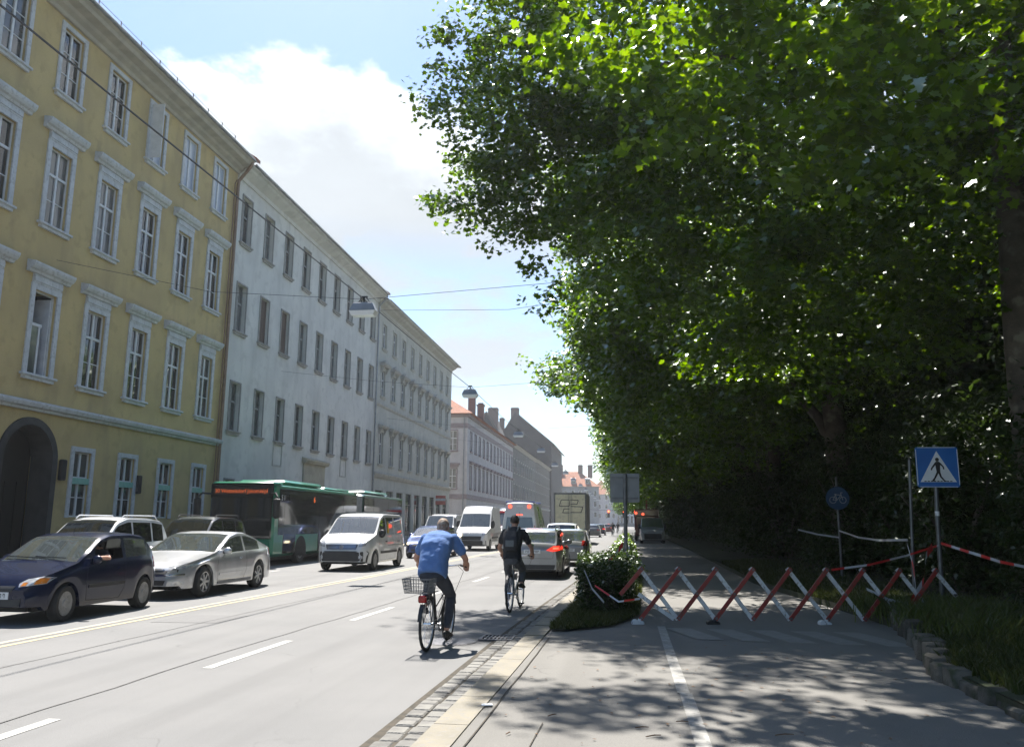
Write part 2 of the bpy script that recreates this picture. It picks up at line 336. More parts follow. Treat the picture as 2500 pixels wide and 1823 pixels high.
# ------------------------------------------------------------ buildings on the left
FX = -20.
def plaster(name, c, c2, dirt):
    m = pm(name, c, c2, .5, .9, bump=.4, bscale=28, c3=tuple(x*.84 for x in c), s3=1.7, detail=8)
    tt = m.node_tree; sp_ = tt.nodes.new('ShaderNodeTexNoise'); sp_.inputs['Scale'].default_value = 26; sp_.inputs['Detail'].default_value = 3; tt.links.new([q for q in tt.nodes if q.type == 'TEX_COORD'][0].outputs['Object'], sp_.inputs[0]); bb_ = tt.nodes['Principled BSDF']; tt.links.new(mixc(tt, mrange(tt, sp_.outputs[0], .5, .72, 0, .3), bb_.inputs['Base Color'].links[0].from_socket, tuple(x*.6 for x in c)), bb_.inputs['Base Color'])
    t = m.node_tree; b = t.nodes['Principled BSDF']; src = b.inputs['Base Color'].links[0].from_socket
    tcn = [n for n in t.nodes if n.type == 'TEX_COORD'][0]
    mp = t.nodes.new('ShaderNodeMapping'); mp.inputs['Scale'].default_value = (1.0, 1.0, .22); t.links.new(tcn.outputs['Object'], mp.inputs[0])
    n = t.nodes.new('ShaderNodeTexNoise'); n.inputs['Scale'].default_value = 1.2; n.inputs['Detail'].default_value = 7; t.links.new(mp.outputs[0], n.inputs[0])
    t.links.new(mixc(t, mrange(t, n.outputs[0], .46, .74, 0, .5), src, dirt), b.inputs['Base Color']); return m
M_yel = plaster('yellow_plaster', (.54, .405, .18), (.46, .345, .16), (.32, .245, .13))
M_wht = plaster('white_plaster', (.67, .65, .60), (.58, .565, .53), (.44, .425, .39))
M_crm = plaster('cream_plaster', (.50, .485, .43), (.43, .42, .375), (.33, .32, .29))
M_lil = plaster('lilac_plaster', (.52, .49, .49), (.46, .435, .44), (.36, .34, .34))
M_dgr = plaster('grey_firewall', (.05, .05, .052), (.04, .04, .042), (.03, .03, .03))
M_mau = pm('mauve_trim', (.30, .245, .25), (.24, .2, .205), 3, .85)
M_trim = pm('white_trim', (.56, .57, .58), (.48, .49, .5), 2, .8, bump=.15, c3=(.42, .42, .42), s3=9)
M_stone = pm('grey_stone_trim', (.44, .425, .385), (.35, .335, .305), 2.5, .85, bump=.3, bscale=40)
M_frame = pm('white_window_wood', (.66, .67, .68), (.58, .59, .6), 4, .5)
M_brnw = pm('brown_shutter', (.115, .075, .055), (.085, .055, .042), 5, .6, stretch=(1, 1, 14))
M_green = pm('verdigris_sheet', (.30, .36, .32), (.24, .3, .27), 3, .6)
M_tile = pm('roof_tile', (.42, .165, .085), (.30, .12, .07), 1.6, .8, c3=(.2, .1, .07), s3=7)
_t = M_tile.node_tree; _w2 = _t.nodes.new('ShaderNodeTexWave'); _w2.wave_type = 'BANDS'; _w2.bands_direction = 'Z'; _w2.inputs['Scale'].default_value = 3.2; _w2.inputs['Distortion'].default_value = .6
_t.links.new([n for n in _t.nodes if n.type == 'TEX_COORD'][0].outputs['Object'], _w2.inputs[0])
_b2 = _t.nodes.new('ShaderNodeBump'); _b2.inputs['Strength'].default_value = .8; _b2.inputs['Distance'].default_value = .06; _t.links.new(_w2.outputs[0], _b2.inputs['Height']); _t.links.new(_b2.outputs[0], _t.nodes['Principled BSDF'].inputs['Normal'])
M_zinc = pm('zinc_sheet', (.30, .31, .32), (.22, .23, .24), 4, .45, .6)
M_pipe = pm('brown_downpipe', (.23, .14, .08), (.18, .11, .065), 6, .45)
M_dark = pm('dark_interior', (.012, .012, .013), (.02, .02, .02), 2, .9)
M_slate = pm('dark_slate', (.075, .068, .066), (.055, .05, .05), 2, .75)
M_brick = pm('chimney_brick', (.20, .135, .115), (.15, .105, .095), 9, .9)
# old window glass: dark room behind, wavy mirror in front
M_wg = pm('window_glass', (.016, .019, .02), (.03, .033, .034), 1.1, .035, bump=.12, bscale=1.6, spec=.9)
M_wg2 = pm('curtained_glass', (.16, .165, .16), (.05, .055, .055), .9, .05, bump=.12, bscale=1.6, spec=.9, stretch=(1, 1.6, .35))

M_wg3 = pm('dusty_glass', (.06, .066, .065), (.02, .023, .024), .7, .07, bump=.15, bscale=1.2, spec=.9)
def facade(mb, y0, y1, z0, z1, holes, dep=.22, mi=0, ri=None):
    # wall sheet at x=0 with real openings and their reveals; holes: (ya, yb, za, zb)
    ys = sorted({y0, y1, *[h[0] for h in holes], *[h[1] for h in holes]}); zs = sorted({z0, z1, *[h[2] for h in holes], *[h[3] for h in holes]})
    for za, zb in zip(zs[:-1], zs[1:]):
        run = None
        for ya, yb in zip(ys[:-1], ys[1:]):
            cy, cz = (ya+yb)/2, (za+zb)/2
            if any(h[0] < cy < h[1] and h[2] < cz < h[3] for h in holes):
                if run: mb.quad((0, run[0], za), (0, run[1], za), (0, run[1], zb), (0, run[0], zb), mi); run = None
            else: run = (run[0], yb) if run else (ya, yb)
        if run: mb.quad((0, run[0], za), (0, run[1], za), (0, run[1], zb), (0, run[0], zb), mi)
    ri = mi if ri is None else ri
    for (a, b, c, d) in holes:
        mb.quad((0, a, c), (0, a, d), (-dep, a, d), (-dep, a, c), ri); mb.quad((0, b, c), (0, b, d), (-dep, b, d), (-dep, b, c), ri)
        mb.quad((0, a, d), (0, b, d), (-dep, b, d), (-dep, a, d), ri); mb.quad((0, a, c), (0, b, c), (-dep, b, c), (-dep, a, c), ri)
def shell(mb, y0, y1, z1, dx, mi=0):
    mb.quad((0, y0, 0), (-dx, y0, 0), (-dx, y0, z1), (0, y0, z1), mi); mb.quad((0, y1, 0), (-dx, y1, 0), (-dx, y1, z1), (0, y1, z1), mi); mb.quad((-dx, y0, 0), (-dx, y1, 0), (-dx, y1, z1), (-dx, y0, z1), mi)
def window(parent, w, h, dep, mf, mg, trans=(.66,), cols=2, bars=(), surround=0, sill=0, ped=0, ms=None, bar=.03, name='window'):
    # frame = the window mesh, sub-parts: pane, surround, sill, pediment
    mb = MB(); x0, x1 = -dep-.03, -dep+.04; e = .055
    mb.box(x0, x1, -w/2, -w/2+e, 0, h); mb.box(x0, x1, w/2-e, w/2, 0, h); mb.box(x0, x1, -w/2+e, w/2-e, 0, e); mb.box(x0, x1, -w/2+e, w/2-e, h-e, h)
    for c in range(1, cols): y = -w/2+w*c/cols; mb.box(x0+.002, x1+.012, y-.045, y+.045, e, h-e)
    for tz in trans: mb.box(x0+.004, x1+.018, -w/2+e, w/2-e, h*tz-.045, h*tz+.045)
    for bz in bars: mb.box(x0+.02, x1-.012, -w/2+e, w/2-e, h*bz-bar/2, h*bz+bar/2)
    o = mb.build(name, mf, parent)
    p = MB(); p.quad((-dep, -w/2+.02, .02), (-dep, w/2-.02, .02), (-dep, w/2-.02, h-.02), (-dep, -w/2+.02, h-.02)); p.build('pane', mg, o)
    if surround:
        s = MB(); q = surround; pr = .055
        s.box(-.01, pr, -w/2-q, -w/2, -.02, h+q); s.box(-.01, pr, w/2, w/2+q, -.02, h+q); s.box(-.01, pr, -w/2, w/2, h, h+q); s.build('surround', ms, o)
    if sill:
        s = MB(); s.box(-.02, .17, -w/2-surround-.1, w/2+surround+.1, -.09, 0, bev=.02); s.box(-.02, .10, -w/2-surround, w/2+surround, -.2, -.09); s.build('sill', ms, o)
    if ped:
        s = MB(); zt = h+surround; q = w/2+surround
        s.box(-.01, .07, -q+.03, q-.03, zt, zt+.32)
        s.prism([(-.01, zt+.32), (.12, zt+.32), (.16, zt+.40), (.24, zt+.44), (.30, zt+.52), (.33, zt+.60), (.33, zt+.66), (-.01, zt+.72)], 'y', -q-.3, q+.3)
        s.box(.02, .10, -q+.04, q-.04, zt+.07, zt+.25); s.build('pediment', ms, o)
    return o
def setw(tmpl, first, y, z, used):
    if not used: tmpl.location = (0, y, z); used.append(1); return tmpl
    c = copy_tree(tmpl, tmpl.parent); c.location = (0, y, z); return c
def hood(parent, y, z, w, m, name='window_hood'): pass

# --- yellow palace -----------------------------------------------------------
Y0, Y1 = 8.0, 38.62
yel = thing('yellow_building', 'long yellow four-storey building with white window surrounds and an arched gateway', 'building', (FX, 0, 0))
cols = [25.42+2.845*k for k in range(-6, 5)]
gcols = [c for c in cols if abs(c-cols[6]) > .5]; arch = cols[6]
H = []
for c in cols:
    H += [(c-.56, c+.56, 6.52, 9.45), (c-.56, c+.56, 11.85, 14.72), (c-.56, c+.56, 16.85, 19.40)]
for c in gcols: H.append((c-.50, c+.50, 1.72, 4.10))
AW, AS = 1.18, 3.62      # arch half width, springing
H.append((arch-AW-.26, arch+AW+.26, 0, AS))
H.append((arch-AW-.26, arch+AW+.26, AS, AS+AW+.26))
mb = MB(); facade(mb, Y0, Y1, 0, 19.9, H[:-2]+[(arch-AW-.26, arch+AW+.26, 0, AS+AW+.26)], .2); shell(mb, Y0, Y1, 19.9, 14)
n = 20; rr = AW+.26       # spandrels above the arch
for k in range(n):
    a0, a1 = math.pi*k/n, math.pi*(k+1)/n; y0_, y1_ = arch+rr*math.cos(a0), arch+rr*math.cos(a1)
    mb.quad((0, y0_, AS+rr*math.sin(a0)), (0, y1_, AS+rr*math.sin(a1)), (0, y1_, AS+rr), (0, y0_, AS+rr))
mb.build('wall', M_yel, yel)
ab = MB(); pts = [(arch+rr, 0), (arch+rr, AS)]+[(arch+rr*math.cos(math.pi*k/n), AS+rr*math.sin(math.pi*k/n)) for k in range(n+1)]+[(arch-rr, 0)]
pin = [(arch+AW, 0), (arch+AW, AS)]+[(arch+AW*math.cos(math.pi*k/n), AS+AW*math.sin(math.pi*k/n)) for k in range(n+1)]+[(arch-AW, 0)]
for i in range(len(pts)-1):
    a, b, c, d = pts[i], pts[i+1], pin[i+1], pin[i]
    ab.quad((.07, *a), (.07, *b), (.07, *c), (.07, *d)); ab.quad((.07, *c), (.07, *d), (-.8, *d), (-.8, *c)); ab.quad((.07, *a), (.07, *b), (-.02, *b), (-.02, *a))
ga = ab.build('gateway', pm('dark_gate_stone', (.05, .049, .047), (.035, .035, .034), 3, .85, bump=.4, bscale=30), yel)
gd = MB(); gd.box(-.9, -.82, arch-AW, arch+AW, 0, AS+AW)
for k in range(4): gd.box(-.83, -.79, arch-AW+.1+k*.57, arch-AW+.5+k*.57, .4, 2.9)
gd.build('gate_door', pm('dark_gate_wood', (.006, .006, .006), (.009, .008, .007), 4, .7), ga)
cw = MB(); prof = [(-.01, 5.28), (.10, 5.28), (.12, 5.36), (.22, 5.40), (.26, 5.50), (.26, 5.56), (-.01, 5.64)]; cw.prism(prof, 'y', Y0, Y1); cw.build('string_course', M_trim, yel)
cw = MB(); prof = [(-.01, 19.72), (.10, 19.72), (.13, 19.86), (.32, 19.94), (.38, 20.06), (.72, 20.12), (.80, 20.24), (.92, 20.30), (.92, 20.36), (-.01, 20.4)]; cw.prism(prof, 'y', Y0, Y1); cw.build('eaves_cornice', pm('cornice_plaster', (.46, .42, .34), (.38, .35, .29), 2, .85), yel)
gt = MB(); gt.tube([(.97, Y0, 20.40), (.97, Y1, 20.40)], .075, 8); gt.build('gutter', M_zinc, yel)
rf = MB(); rf.quad((1.0, Y0, 20.36), (1.0, Y1+.25, 20.36), (-6.8, Y1+.25, 25.6), (-6.8, Y0, 25.6)); rf.quad((-6.8, Y0, 25.6), (-6.8, Y1+.25, 25.6), (-14.6, Y1+.25, 20.36), (-14.6, Y0, 20.36)); rf.add(((.0, Y1, 20.3), (-14, Y1, 20.3), (-6.8, Y1, 25.5)), ((0, 1, 2),))
rf.prism([(1.05, 20.38), (-6.8, 25.62), (-6.8, 25.8), (1.05, 20.56)], 'y', Y1-.1, Y1+.35)
rfo = rf.build('roof', M_tile, yel)
sg = MB()
for zz in (0, .16): sg.tube([(.55, Y0, 20.9+zz), (.55, Y1-1.5, 20.9+zz)], .012, 5)
for k in range(21): y = Y0+1+k*1.4; sg.box(.53, .57, y-.012, y+.012, 20.62, 21.1)
sg.build('snow_guard', M_zinc, rfo)
dp = MB(); dp.tube([(.85, Y1-.12, 20.35), (.8, Y1-.12, 20.1), (.16, Y1-.12, 19.3), (.13, Y1-.12, 19.0), (.13, Y1-.12, .1)], .09, 8); dp.tube([(.2, Y1-.42, 19.2), (.11, Y1-.42, 19.0), (.11, Y1-.42, .1)], .03, 6); dp.build('downpipe', M_pipe, yel)
W1 = window(yel, 1.12, 2.93, .14, M_frame, M_wg, (.66,), 2, (.33,), .2, 1, 1, M_trim)
used = []; rnd = random.Random(5)
for c in cols:
    if abs(c-cols[6]) < .1: continue
    o = setw(W1, 0, c, 6.52, used)
# one first-floor window stands open: its sashes are swung inward
ow = MB(); ow.box(-.17, -.10, -.56, -.50, 0, 2.93); ow.box(-.17, -.10, .50, .56, 0, 2.93); ow.box(-.17, -.10, -.5, .5, 2.87, 2.93); ow.box(-.17, -.1, -.5, .5, 0, .06)
ow.box(-.17, -.09, -.5, .1, 1.7, 1.8); ow.box(-.75, -.12, .42, .47, .06, 2.8); ow.box(-.15, -.11, -.5, -.44, .06, 1.7); ow.box(-.15, -.11, -.02, .06, .06, 1.7)
owo = ow.build('open_window', M_frame, yel, loc=(0, cols[6], 6.52)); owo['label'] = 'first-floor window standing open with a dark room behind'
p = MB(); p.quad((-.9, -.6, 0), (-.9, .6, 0), (-.9, .6, 3), (-.9, -.6, 3)); p.quad((-.2, .58, 0), (-.9, .58, 0), (-.9, .58, 3), (-.2, .58, 3)); p.build('dark_room', M_dark, owo)
p = MB(); p.quad((-.13, -.44, .06), (-.13, -.02, .06), (-.13, -.02, 1.7), (-.13, -.44, 1.7)); p.build('pane', M_wg, owo)
for nm in ('surround', 'sill', 'pediment'):
    src = [k for k in W1.children if k.name.split('.')[0] == nm][0]; d = src.copy(); COL.objects.link(d); d.parent = owo
W2 = window(yel, 1.12, 2.87, .14, M_frame, M_wg, (.66,), 2, (.33,), .2, 1, 1, M_trim); used = []
for c in cols: setw(W2, 0, c, 11.85, used)
W3 = window(yel, 1.12, 2.55, .14, M_frame, M_wg, (), 2, (.34, .67), .17, 1, 0, M_trim); used = []
W3b = window(yel, 1.12, 2.55, .12, M_frame, pm('pale_blind_glass', (.40, .46, .56), (.34, .4, .5), 1, .08, spec=.9), (), 2, (), .17, 1, 0, M_trim)  # sky reflection painted as the pale blue colour of these panes
usedb = []
for i, c in enumerate(cols):
    if i in (8, 9, 10): setw(W3b, 0, c, 16.85, usedb)
    else: setw(W3, 0, c, 16.85, used)
# the fourth top window has one sash swung outward
sw = MB(); sw.box(.02, .62, -.60, -.56, .05, 2.5); sw.build('open_sash', M_frame, yel, loc=(0, cols[8], 16.85))
W0 = window(yel, 1.0, 2.38, .12, M_frame, M_wg, (.60,), 2, (.30,), .18, 0, 0, M_trim); used = []
for c in gcols: setw(W0, 0, c, 1.72, used)
gb = MB(); gb.box(-.1, .03, -.5, .5, 1.2, 1.42); gb.box(-.1, .034, -.46, .46, 1.27, 1.35)
G0 = gb.build('green_window_bar', pm('pale_green_rail', (.24, .50, .40), (.2, .42, .34), 5, .5), yel, loc=(0, gcols[0], 1.72))
for c in gcols[1:]: d = G0.copy(); COL.objects.link(d); d.location = (0, c, 1.72)
pl = MB(); pl.box(.0, .05, Y0, arch-rr, 0, .9); pl.box(.0, .05, arch+rr, Y1, 0, .9); pl.build('plinth', M_stone, yel)
hb = MB(); hb.box(0, .16, -.14, .14, 0, .75, bev=.03); t = hb.build('wall_lantern', M_dark, yel, loc=(0, arch+1.72, 3.0))
d = t.copy(); COL.objects.link(d); d.location = (0, gcols[7]+.8, 2.7)

# --- white building ----------------------------------------------------------
A0, A1 = 38.66, 64.30
whi = thing('white_building', 'plain white-plastered building with narrow recessed windows and brown shutters', 'building', (FX, 0, 0))
wc = [39.95+2.873*k for k in range(9)]
H = []
for c in wc: H += [(c-.56, c+.56, 6.2, 8.72), (c-.56, c+.56, 11.42, 14.0), (c-.56, c+.56, 16.25, 18.85)]
DO = (50.2, 52.9); H.append((DO[0], DO[1], 0, 3.6))
gw = [c for c in wc if abs(c-51.4) > 1.6]
for c in gw: H.append((c-.5, c+.5, 1.6, 3.7))
mb = MB(); facade(mb, A0, A1, 0, 19.85, H, .26); shell(mb, A0, A1, 19.85, 14); mb.build('wall', M_wht, whi)
Ms = pm('faded_window_trim', (.34, .325, .30), (.28, .27, .25), 3, .85)
def plainwin(par, w, h, m, mg): 
    o = window(par, w, h, .24, m, mg, (.62,), 2, (), .07, 1, 0, Ms); return o
Mfw = pm('grey_window_wood', (.27, .275, .27), (.2, .205, .2), 4, .6)
V1 = plainwin(whi, 1.12, 2.52, Mfw, M_wg); V2 = plainwin(whi, 1.12, 2.58, Mfw, M_wg2); V3 = plainwin(whi, 1.12, 2.6, Mfw, M_wg); u1, u2, u3 = [], [], []
for i, c in enumerate(wc):
    setw(V1, 0, c, 6.2, u1); setw(V3, 0, c, 16.25, u3)
    if i in (1, 2):
        s = MB(); s.box(-.2, -.14, -.55, -.005, .02, 2.56); s.box(-.2, -.14, .005, .55, .02, 2.56)
        for k in range(22):
            for (a, b) in ((-.5, -.06), (.06, .5)): s.box(-.145, -.125, a, b, .1+k*.11, .17+k*.11)
        so = s.build('shuttered_window', M_brnw, whi, loc=(0, c, 11.42)); so['label'] = 'window closed with brown louvred shutters'
        for nm in ('surround', 'sill'):
            src = [k for k in V2.children if k.name.split('.')[0] == nm][0]; d = src.copy(); COL.objects.link(d); d.parent = so
    else: setw(V2, 0, c, 11.42, u2)
V0 = plainwin(whi, 1.0, 2.1, Mfw, M_wg); u0 = []
for c in gw: setw(V0, 0, c, 1.6, u0)
ni = MB()
for c in (wc[2], wc[6]):
    for (a, b, zz0, zz1) in ((-.64, -.55, 4.75, 6.0), (.55, .64, 4.75, 6.0), (-.55, .55, 4.75, 4.84)): ni.box(-.01, .035, c+a, c+b, zz0, zz1)
ni.build('panel_moulding', M_stone, whi)
ca = MB(); ca.box(-.01, .10, 49.7, 53.4, 3.7, 5.25); ca.prism([(-.01, 5.25), (.25, 5.25), (.34, 5.42), (.34, 5.5), (-.01, 5.62)], 'y', 49.5, 53.6); ca.box(-.01, .16, 49.7, 50.15, 0, 3.7); ca.box(-.01, .16, 52.95, 53.4, 0, 3.7)
po = ca.build('portal', pm('sandstone_portal', (.40, .36, .27), (.33, .3, .23), 2, .85, bump=.3), whi)
dr = MB(); dr.box(-.26, -.2, DO[0], DO[1], 0, 3.6)
for k in range(2):
    for zz in (.3, 1.5): dr.box(-.2, -.17, DO[0]+.2+k*1.3, DO[0]+1.2+k*1.3, zz, zz+1.0)
dr.build('door', pm('dark_door_wood', (.05, .035, .025), (.035, .025, .02), 4, .6), whi)
cw = MB(); cw.prism([(-.01, 19.6), (.08, 19.6), (.12, 19.8), (.55, 20.05), (.62, 20.14), (.78, 20.18), (.78, 20.28), (-.01, 20.32)], 'y', A0, A1); cw.build('eaves_cornice', M_wht, whi)
gt = MB(); gt.tube([(.84, A0+.3, 20.32), (.84, A1, 20.32)], .075, 8); gt.build('gutter', M_zinc, whi)
rf = MB(); rf.quad((.86, A0+.35, 20.29), (.86, A1+.2, 20.29), (-6.8, A1+.2, 25.2), (-6.8, A0+.35, 25.2)); rf.quad((-6.8, A0+.35, 25.2), (-6.8, A1+.2, 25.2), (-14.5, A1+.2, 20.29), (-14.5, A0+.35, 20.29)); rf.add(((0, A1, 20.25), (-14, A1, 20.25), (-6.8, A1, 25.1)), ((0, 1, 2),)); rf.prism([(.9, 20.3), (-6.8, 25.22), (-6.8, 25.4), (.9, 20.48)], 'y', A1-.1, A1+.3); rf.build('roof', M_tile, whi)
dp = MB(); dp.tube([(.8, A1-.15, 20.25), (.75, A1-.15, 20.0), (.15, A1-.15, 19.3), (.13, A1-.15, 19.0), (.13, A1-.15, .1)], .07, 8); dp.build('downpipe', M_zinc, whi)

# --- cream building with bracketed window hoods ------------------------------
B0, B1 = 64.34, 94.3
cre = thing('cream_building', 'cream building with rows of hooded windows and shops at its foot', 'building', (FX, 0, 0))
cc = [66.35+3.19*k for k in range(9)]
H = []
for c in cc: H += [(c-.56, c+.56, 6.35, 9.0), (c-.56, c+.56, 12.0, 14.2), (c-.52, c+.52, 16.1, 18.2)]
for c in cc: H.append((c-1.05, c+1.05, .35, 4.2))
mb = MB(); facade(mb, B0, B1, 0, 19.7, H, .24); shell(mb, B0, B1, 19.7, 14); mb.build('wall', M_crm, cre)
def hooded(par, w, h, tri):
    o = window(par, w, h, .16, M_frame, M_wg, (.64,), 2, (.33,), .14, 1, 0, M_crm); q = w/2+.14; zt = h+.3
    s = MB()
    for e in (-1, 1): s.prism([(.0, zt-.5), (.14, zt-.45), (.34, zt), (.0, zt)], 'y', e*q-.09, e*q+.09)
    s.prism([(-.01, zt), (.34, zt), (.44, zt+.1), (.48, zt+.2), (-.01, zt+.3)], 'y', -q-.3, q+.3)
    s.prism([(-q-.25, zt+.302), (q+.25, zt+.302), (0, zt+.62)], 'x', -.01, .36) if tri else None
    s.box(-.01, .05, -q+.05, q-.05, h+.14, zt); s.build('hood', M_stone, o); return o
U1 = hooded(cre, 1.12, 2.65, 0); U2 = hooded(cre, 1.12, 2.2, 1); U3 = window(cre, 1.04, 2.1, .16, M_frame, M_wg, (.64,), 2, (), .14, 1, 0, M_crm); a, b, c3_ = [], [], []
for c in cc: setw(U1, 0, c, 6.35, a); setw(U2, 0, c, 12.0, b); setw(U3, 0, c, 16.1, c3_)
sh_ = MB(); sh_.box(-.2, -.13, -1.05, -.98, 0, 3.85); sh_.box(-.2, -.13, .98, 1.05, 0, 3.85); sh_.box(-.2, -.13, -.98, .98, 3.78, 3.85); sh_.box(-.2, -.13, -.98, .98, 2.8, 2.88); sh_.box(-.2, -.13, -.04, .04, 0, 2.8); sh_.box(-.2, -.1, -.98, .98, 0, .4)
S0 = sh_.build('shop_window', pm('dark_shop_frame', (.05, .05, .05), (.07, .065, .06), 4, .5), cre); p = MB(); p.quad((-.165, -1, .4), (-.165, 1, .4), (-.165, 1, 3.8), (-.165, -1, 3.8)); p.build('pane', M_wg, S0); u = []
for c in cc: setw(S0, 0, c, .35, u)
cw = MB(); cw.prism([(-.01, 5.2), (.1, 5.2), (.24, 5.42), (.28, 5.55), (-.01, 5.66)], 'y', B0, B1); cw.prism([(-.01, 11.1), (.06, 11.1), (.14, 11.25), (.14, 11.4), (-.01, 11.46)], 'y', B0, B1); cw.build('string_course', M_stone, cre)
cw = MB(); cw.prism([(-.01, 19.1), (.07, 19.1), (.1, 19.35), (.5, 19.55), (.6, 19.7), (.9, 19.75), (.95, 19.9), (-.01, 19.95)], 'y', B0, B1); cw.prism([(-.5, 19.5), (-.5, 19.92), (0, 19.92), (0, 19.5)], 'y', B1, B1+.8); cw.build('eaves_cornice', M_crm, cre)
rf = MB(); rf.quad((1.0, B0+.3, 19.92), (1.0, B1+1.0, 19.92), (-6.8, B1-4, 24.4), (-6.8, B0+.3, 24.4)); rf.add(((1.0, B1+1.0, 19.92), (-14.6, B1+1.0, 19.92), (-6.8, B1-4, 24.4)), ((0, 1, 2),)); rf.quad((-6.8, B0+.3, 24.4), (-6.8, B1-4, 24.4), (-14.6, B1+1, 19.92), (-14.6, B0+.3, 19.92)); rf.quad((1, B0+.3, 19.9), (1, B1+1, 19.9), (-14.6, B1+1, 19.9), (-14.6, B0+.3, 19.9)); rf.build('roof', M_slate, cre)
aw = MB(); aw.box(.05, 1.1, -.04, .04, 0, .95); si = aw.build('projecting_sign', pm('sign_red_white', (.5, .12, .08), (.45, .1, .07), 3, .5), cre, loc=(.6, 84.5, 3.4)); aw = MB(); aw.box(.06, 1.09, -.046, .046, .4, .66); aw.build('sign_band', M_trim, si)

# --- lilac corner house with orange hipped roof, across the side street ------
D0, D1 = 105., 150.
lil = thing('corner_house', 'pale grey corner house with mauve trim and an orange tiled hipped roof', 'building', (FX, 0, 0))
dc = [107.6+3.4*k for k in range(13)]
H = []
for c in dc: H += [(c-.6, c+.6, 6.0, 8.9), (c-.6, c+.6, 10.9, 13.4)]
mb = MB(); facade(mb, D0, D1, 0, 15.6, H, .22)
hs = [(-1.7, 1.2-1.7+1.2-.1, 5.9, 8.7)]
# end wall towards the camera, with two tall windows
def endwall(mb, holes, dep=.2):
    xs = sorted({-14., 0., *[h[0] for h in holes], *[h[1] for h in holes]}); zs = sorted({0., 15.6, *[h[2] for h in holes], *[h[3] for h in holes]})
    for a, b in zip(xs[:-1], xs[1:]):
        for c, d in zip(zs[:-1], zs[1:]):
            if not any(h[0] < (a+b)/2 < h[1] and h[2] < (c+d)/2 < h[3] for h in holes): mb.quad((a, D0, c), (b, D0, c), (b, D0, d), (a, D0, d))
    for (a, b, c, d) in holes:
        mb.quad((a, D0, c), (a, D0, d), (a, D0+dep, d), (a, D0+dep, c)); mb.quad((b, D0, c), (b, D0, d), (b, D0+dep, d), (b, D0+dep, c)); mb.quad((a, D0, c), (b, D0, c), (b, D0+dep, c), (a, D0+dep, c)); mb.quad((a, D0, d), (b, D0, d), (b, D0+dep, d), (a, D0+dep, d))
eh = [(x-.55, x+.55, zz, zz+2.55) for x in (-1.95, -5.2, -8.5) for zz in (5.95, 10.85)]
endwall(mb, eh); mb.quad((0, D1, 0), (-14, D1, 0), (-14, D1, 15.6), (0, D1, 15.6)); mb.quad((-14, D0, 0), (-14, D1, 0), (-14, D1, 15.6), (-14, D0, 15.6)); mb.build('wall', M_lil, lil)
T1 = window(lil, 1.2, 2.9, .15, M_frame, M_wg, (.62,), 2, (), .16, 1, 0, M_mau); T2 = window(lil, 1.2, 2.5, .15, M_frame, M_wg, (.62,), 2, (), .16, 1, 0, M_mau); a, b = [], []
hd = MB(); hd.prism([(-.01, 3.2), (.3, 3.2), (.42, 3.35), (.42, 3.5), (-.01, 3.6)], 'y', -1.0, 1.0); hd.build('hood', M_mau, T1)
for c in dc: setw(T1, 0, c, 6.0, a); setw(T2, 0, c, 10.9, b)
E1 = window(lil, 1.1, 2.55, .14, M_frame, M_wg2, (.62,), 2, (.31,), .16, 1, 0, M_mau); E1.rotation_euler = (0, 0, -math.pi/2); first = True
for x in (-1.95, -5.2, -8.5):
    for zz in (5.95, 10.85):
        o = E1 if first else copy_tree(E1, lil); o.location = (x, D0, zz); first = False
tr = MB()
for (za, zb, pr) in ((13.75, 14.4, .06), (15.2, 15.6, .25), (4.6, 5.2, .1)):
    tr.box(0, pr, D0-pr, D1, za, zb); tr.box(-14, 0, D0-pr, D0, za, zb)
for x in (-1.95, -5.2, -8.5): tr.box(x-1.0, x+1.0, D0-.25, D0, 8.95, 9.2); tr.box(x-.85, x+.85, D0-.1, D0, 8.7, 8.95)
tr.build('mauve_bands', M_mau, lil)
rf = MB(); e = .8; rf.quad((e, D0-e, 15.62), (e, D1, 15.62), (-7, D1, 20.6), (-7, D0+6.5, 20.6)); rf.add(((e, D0-e, 15.62), (-14.8, D0-e, 15.62), (-7, D0+6.5, 20.6)), ((0, 1, 2),)); rf.quad((-14.8, D0-e, 15.62), (-14.8, D1, 15.62), (-7, D1, 20.6), (-7, D0+6.5, 20.6)); rf.quad((e, D0-e, 15.6), (e, D1, 15.6), (-14.8, D1, 15.6), (-14.8, D0-e, 15.6)); ro = rf.build('roof', M_tile, lil)
def chim(par, x, y, z0, z1, w=.9, d=.7):
    c = MB(); c.box(x-w/2, x+w/2, y-d/2, y+d/2, z0, z1); c.box(x-w/2-.12, x+w/2+.12, y-d/2-.12, y+d/2+.12, z1, z1+.22); c.box(x-w/2+.1, x+w/2-.1, y-d/2+.1, y+d/2-.1, z1+.22, z1+.5); return c.build('chimney', M_brick, par)
chim(ro, -5.6, D0+7.5, 18, 21.6, .9); chim(ro, -3.0, D0+19, 16.5, 20.6, 1.1); chim(ro, -1.6, D0+19, 16.0, 19.3, 1.0)
lp = MB(); lp.tube([(-.45, D0-.12, 15.4), (-.45, D0-.12, .1)], .06, 6); lp.build('downpipe', M_zinc, lil)

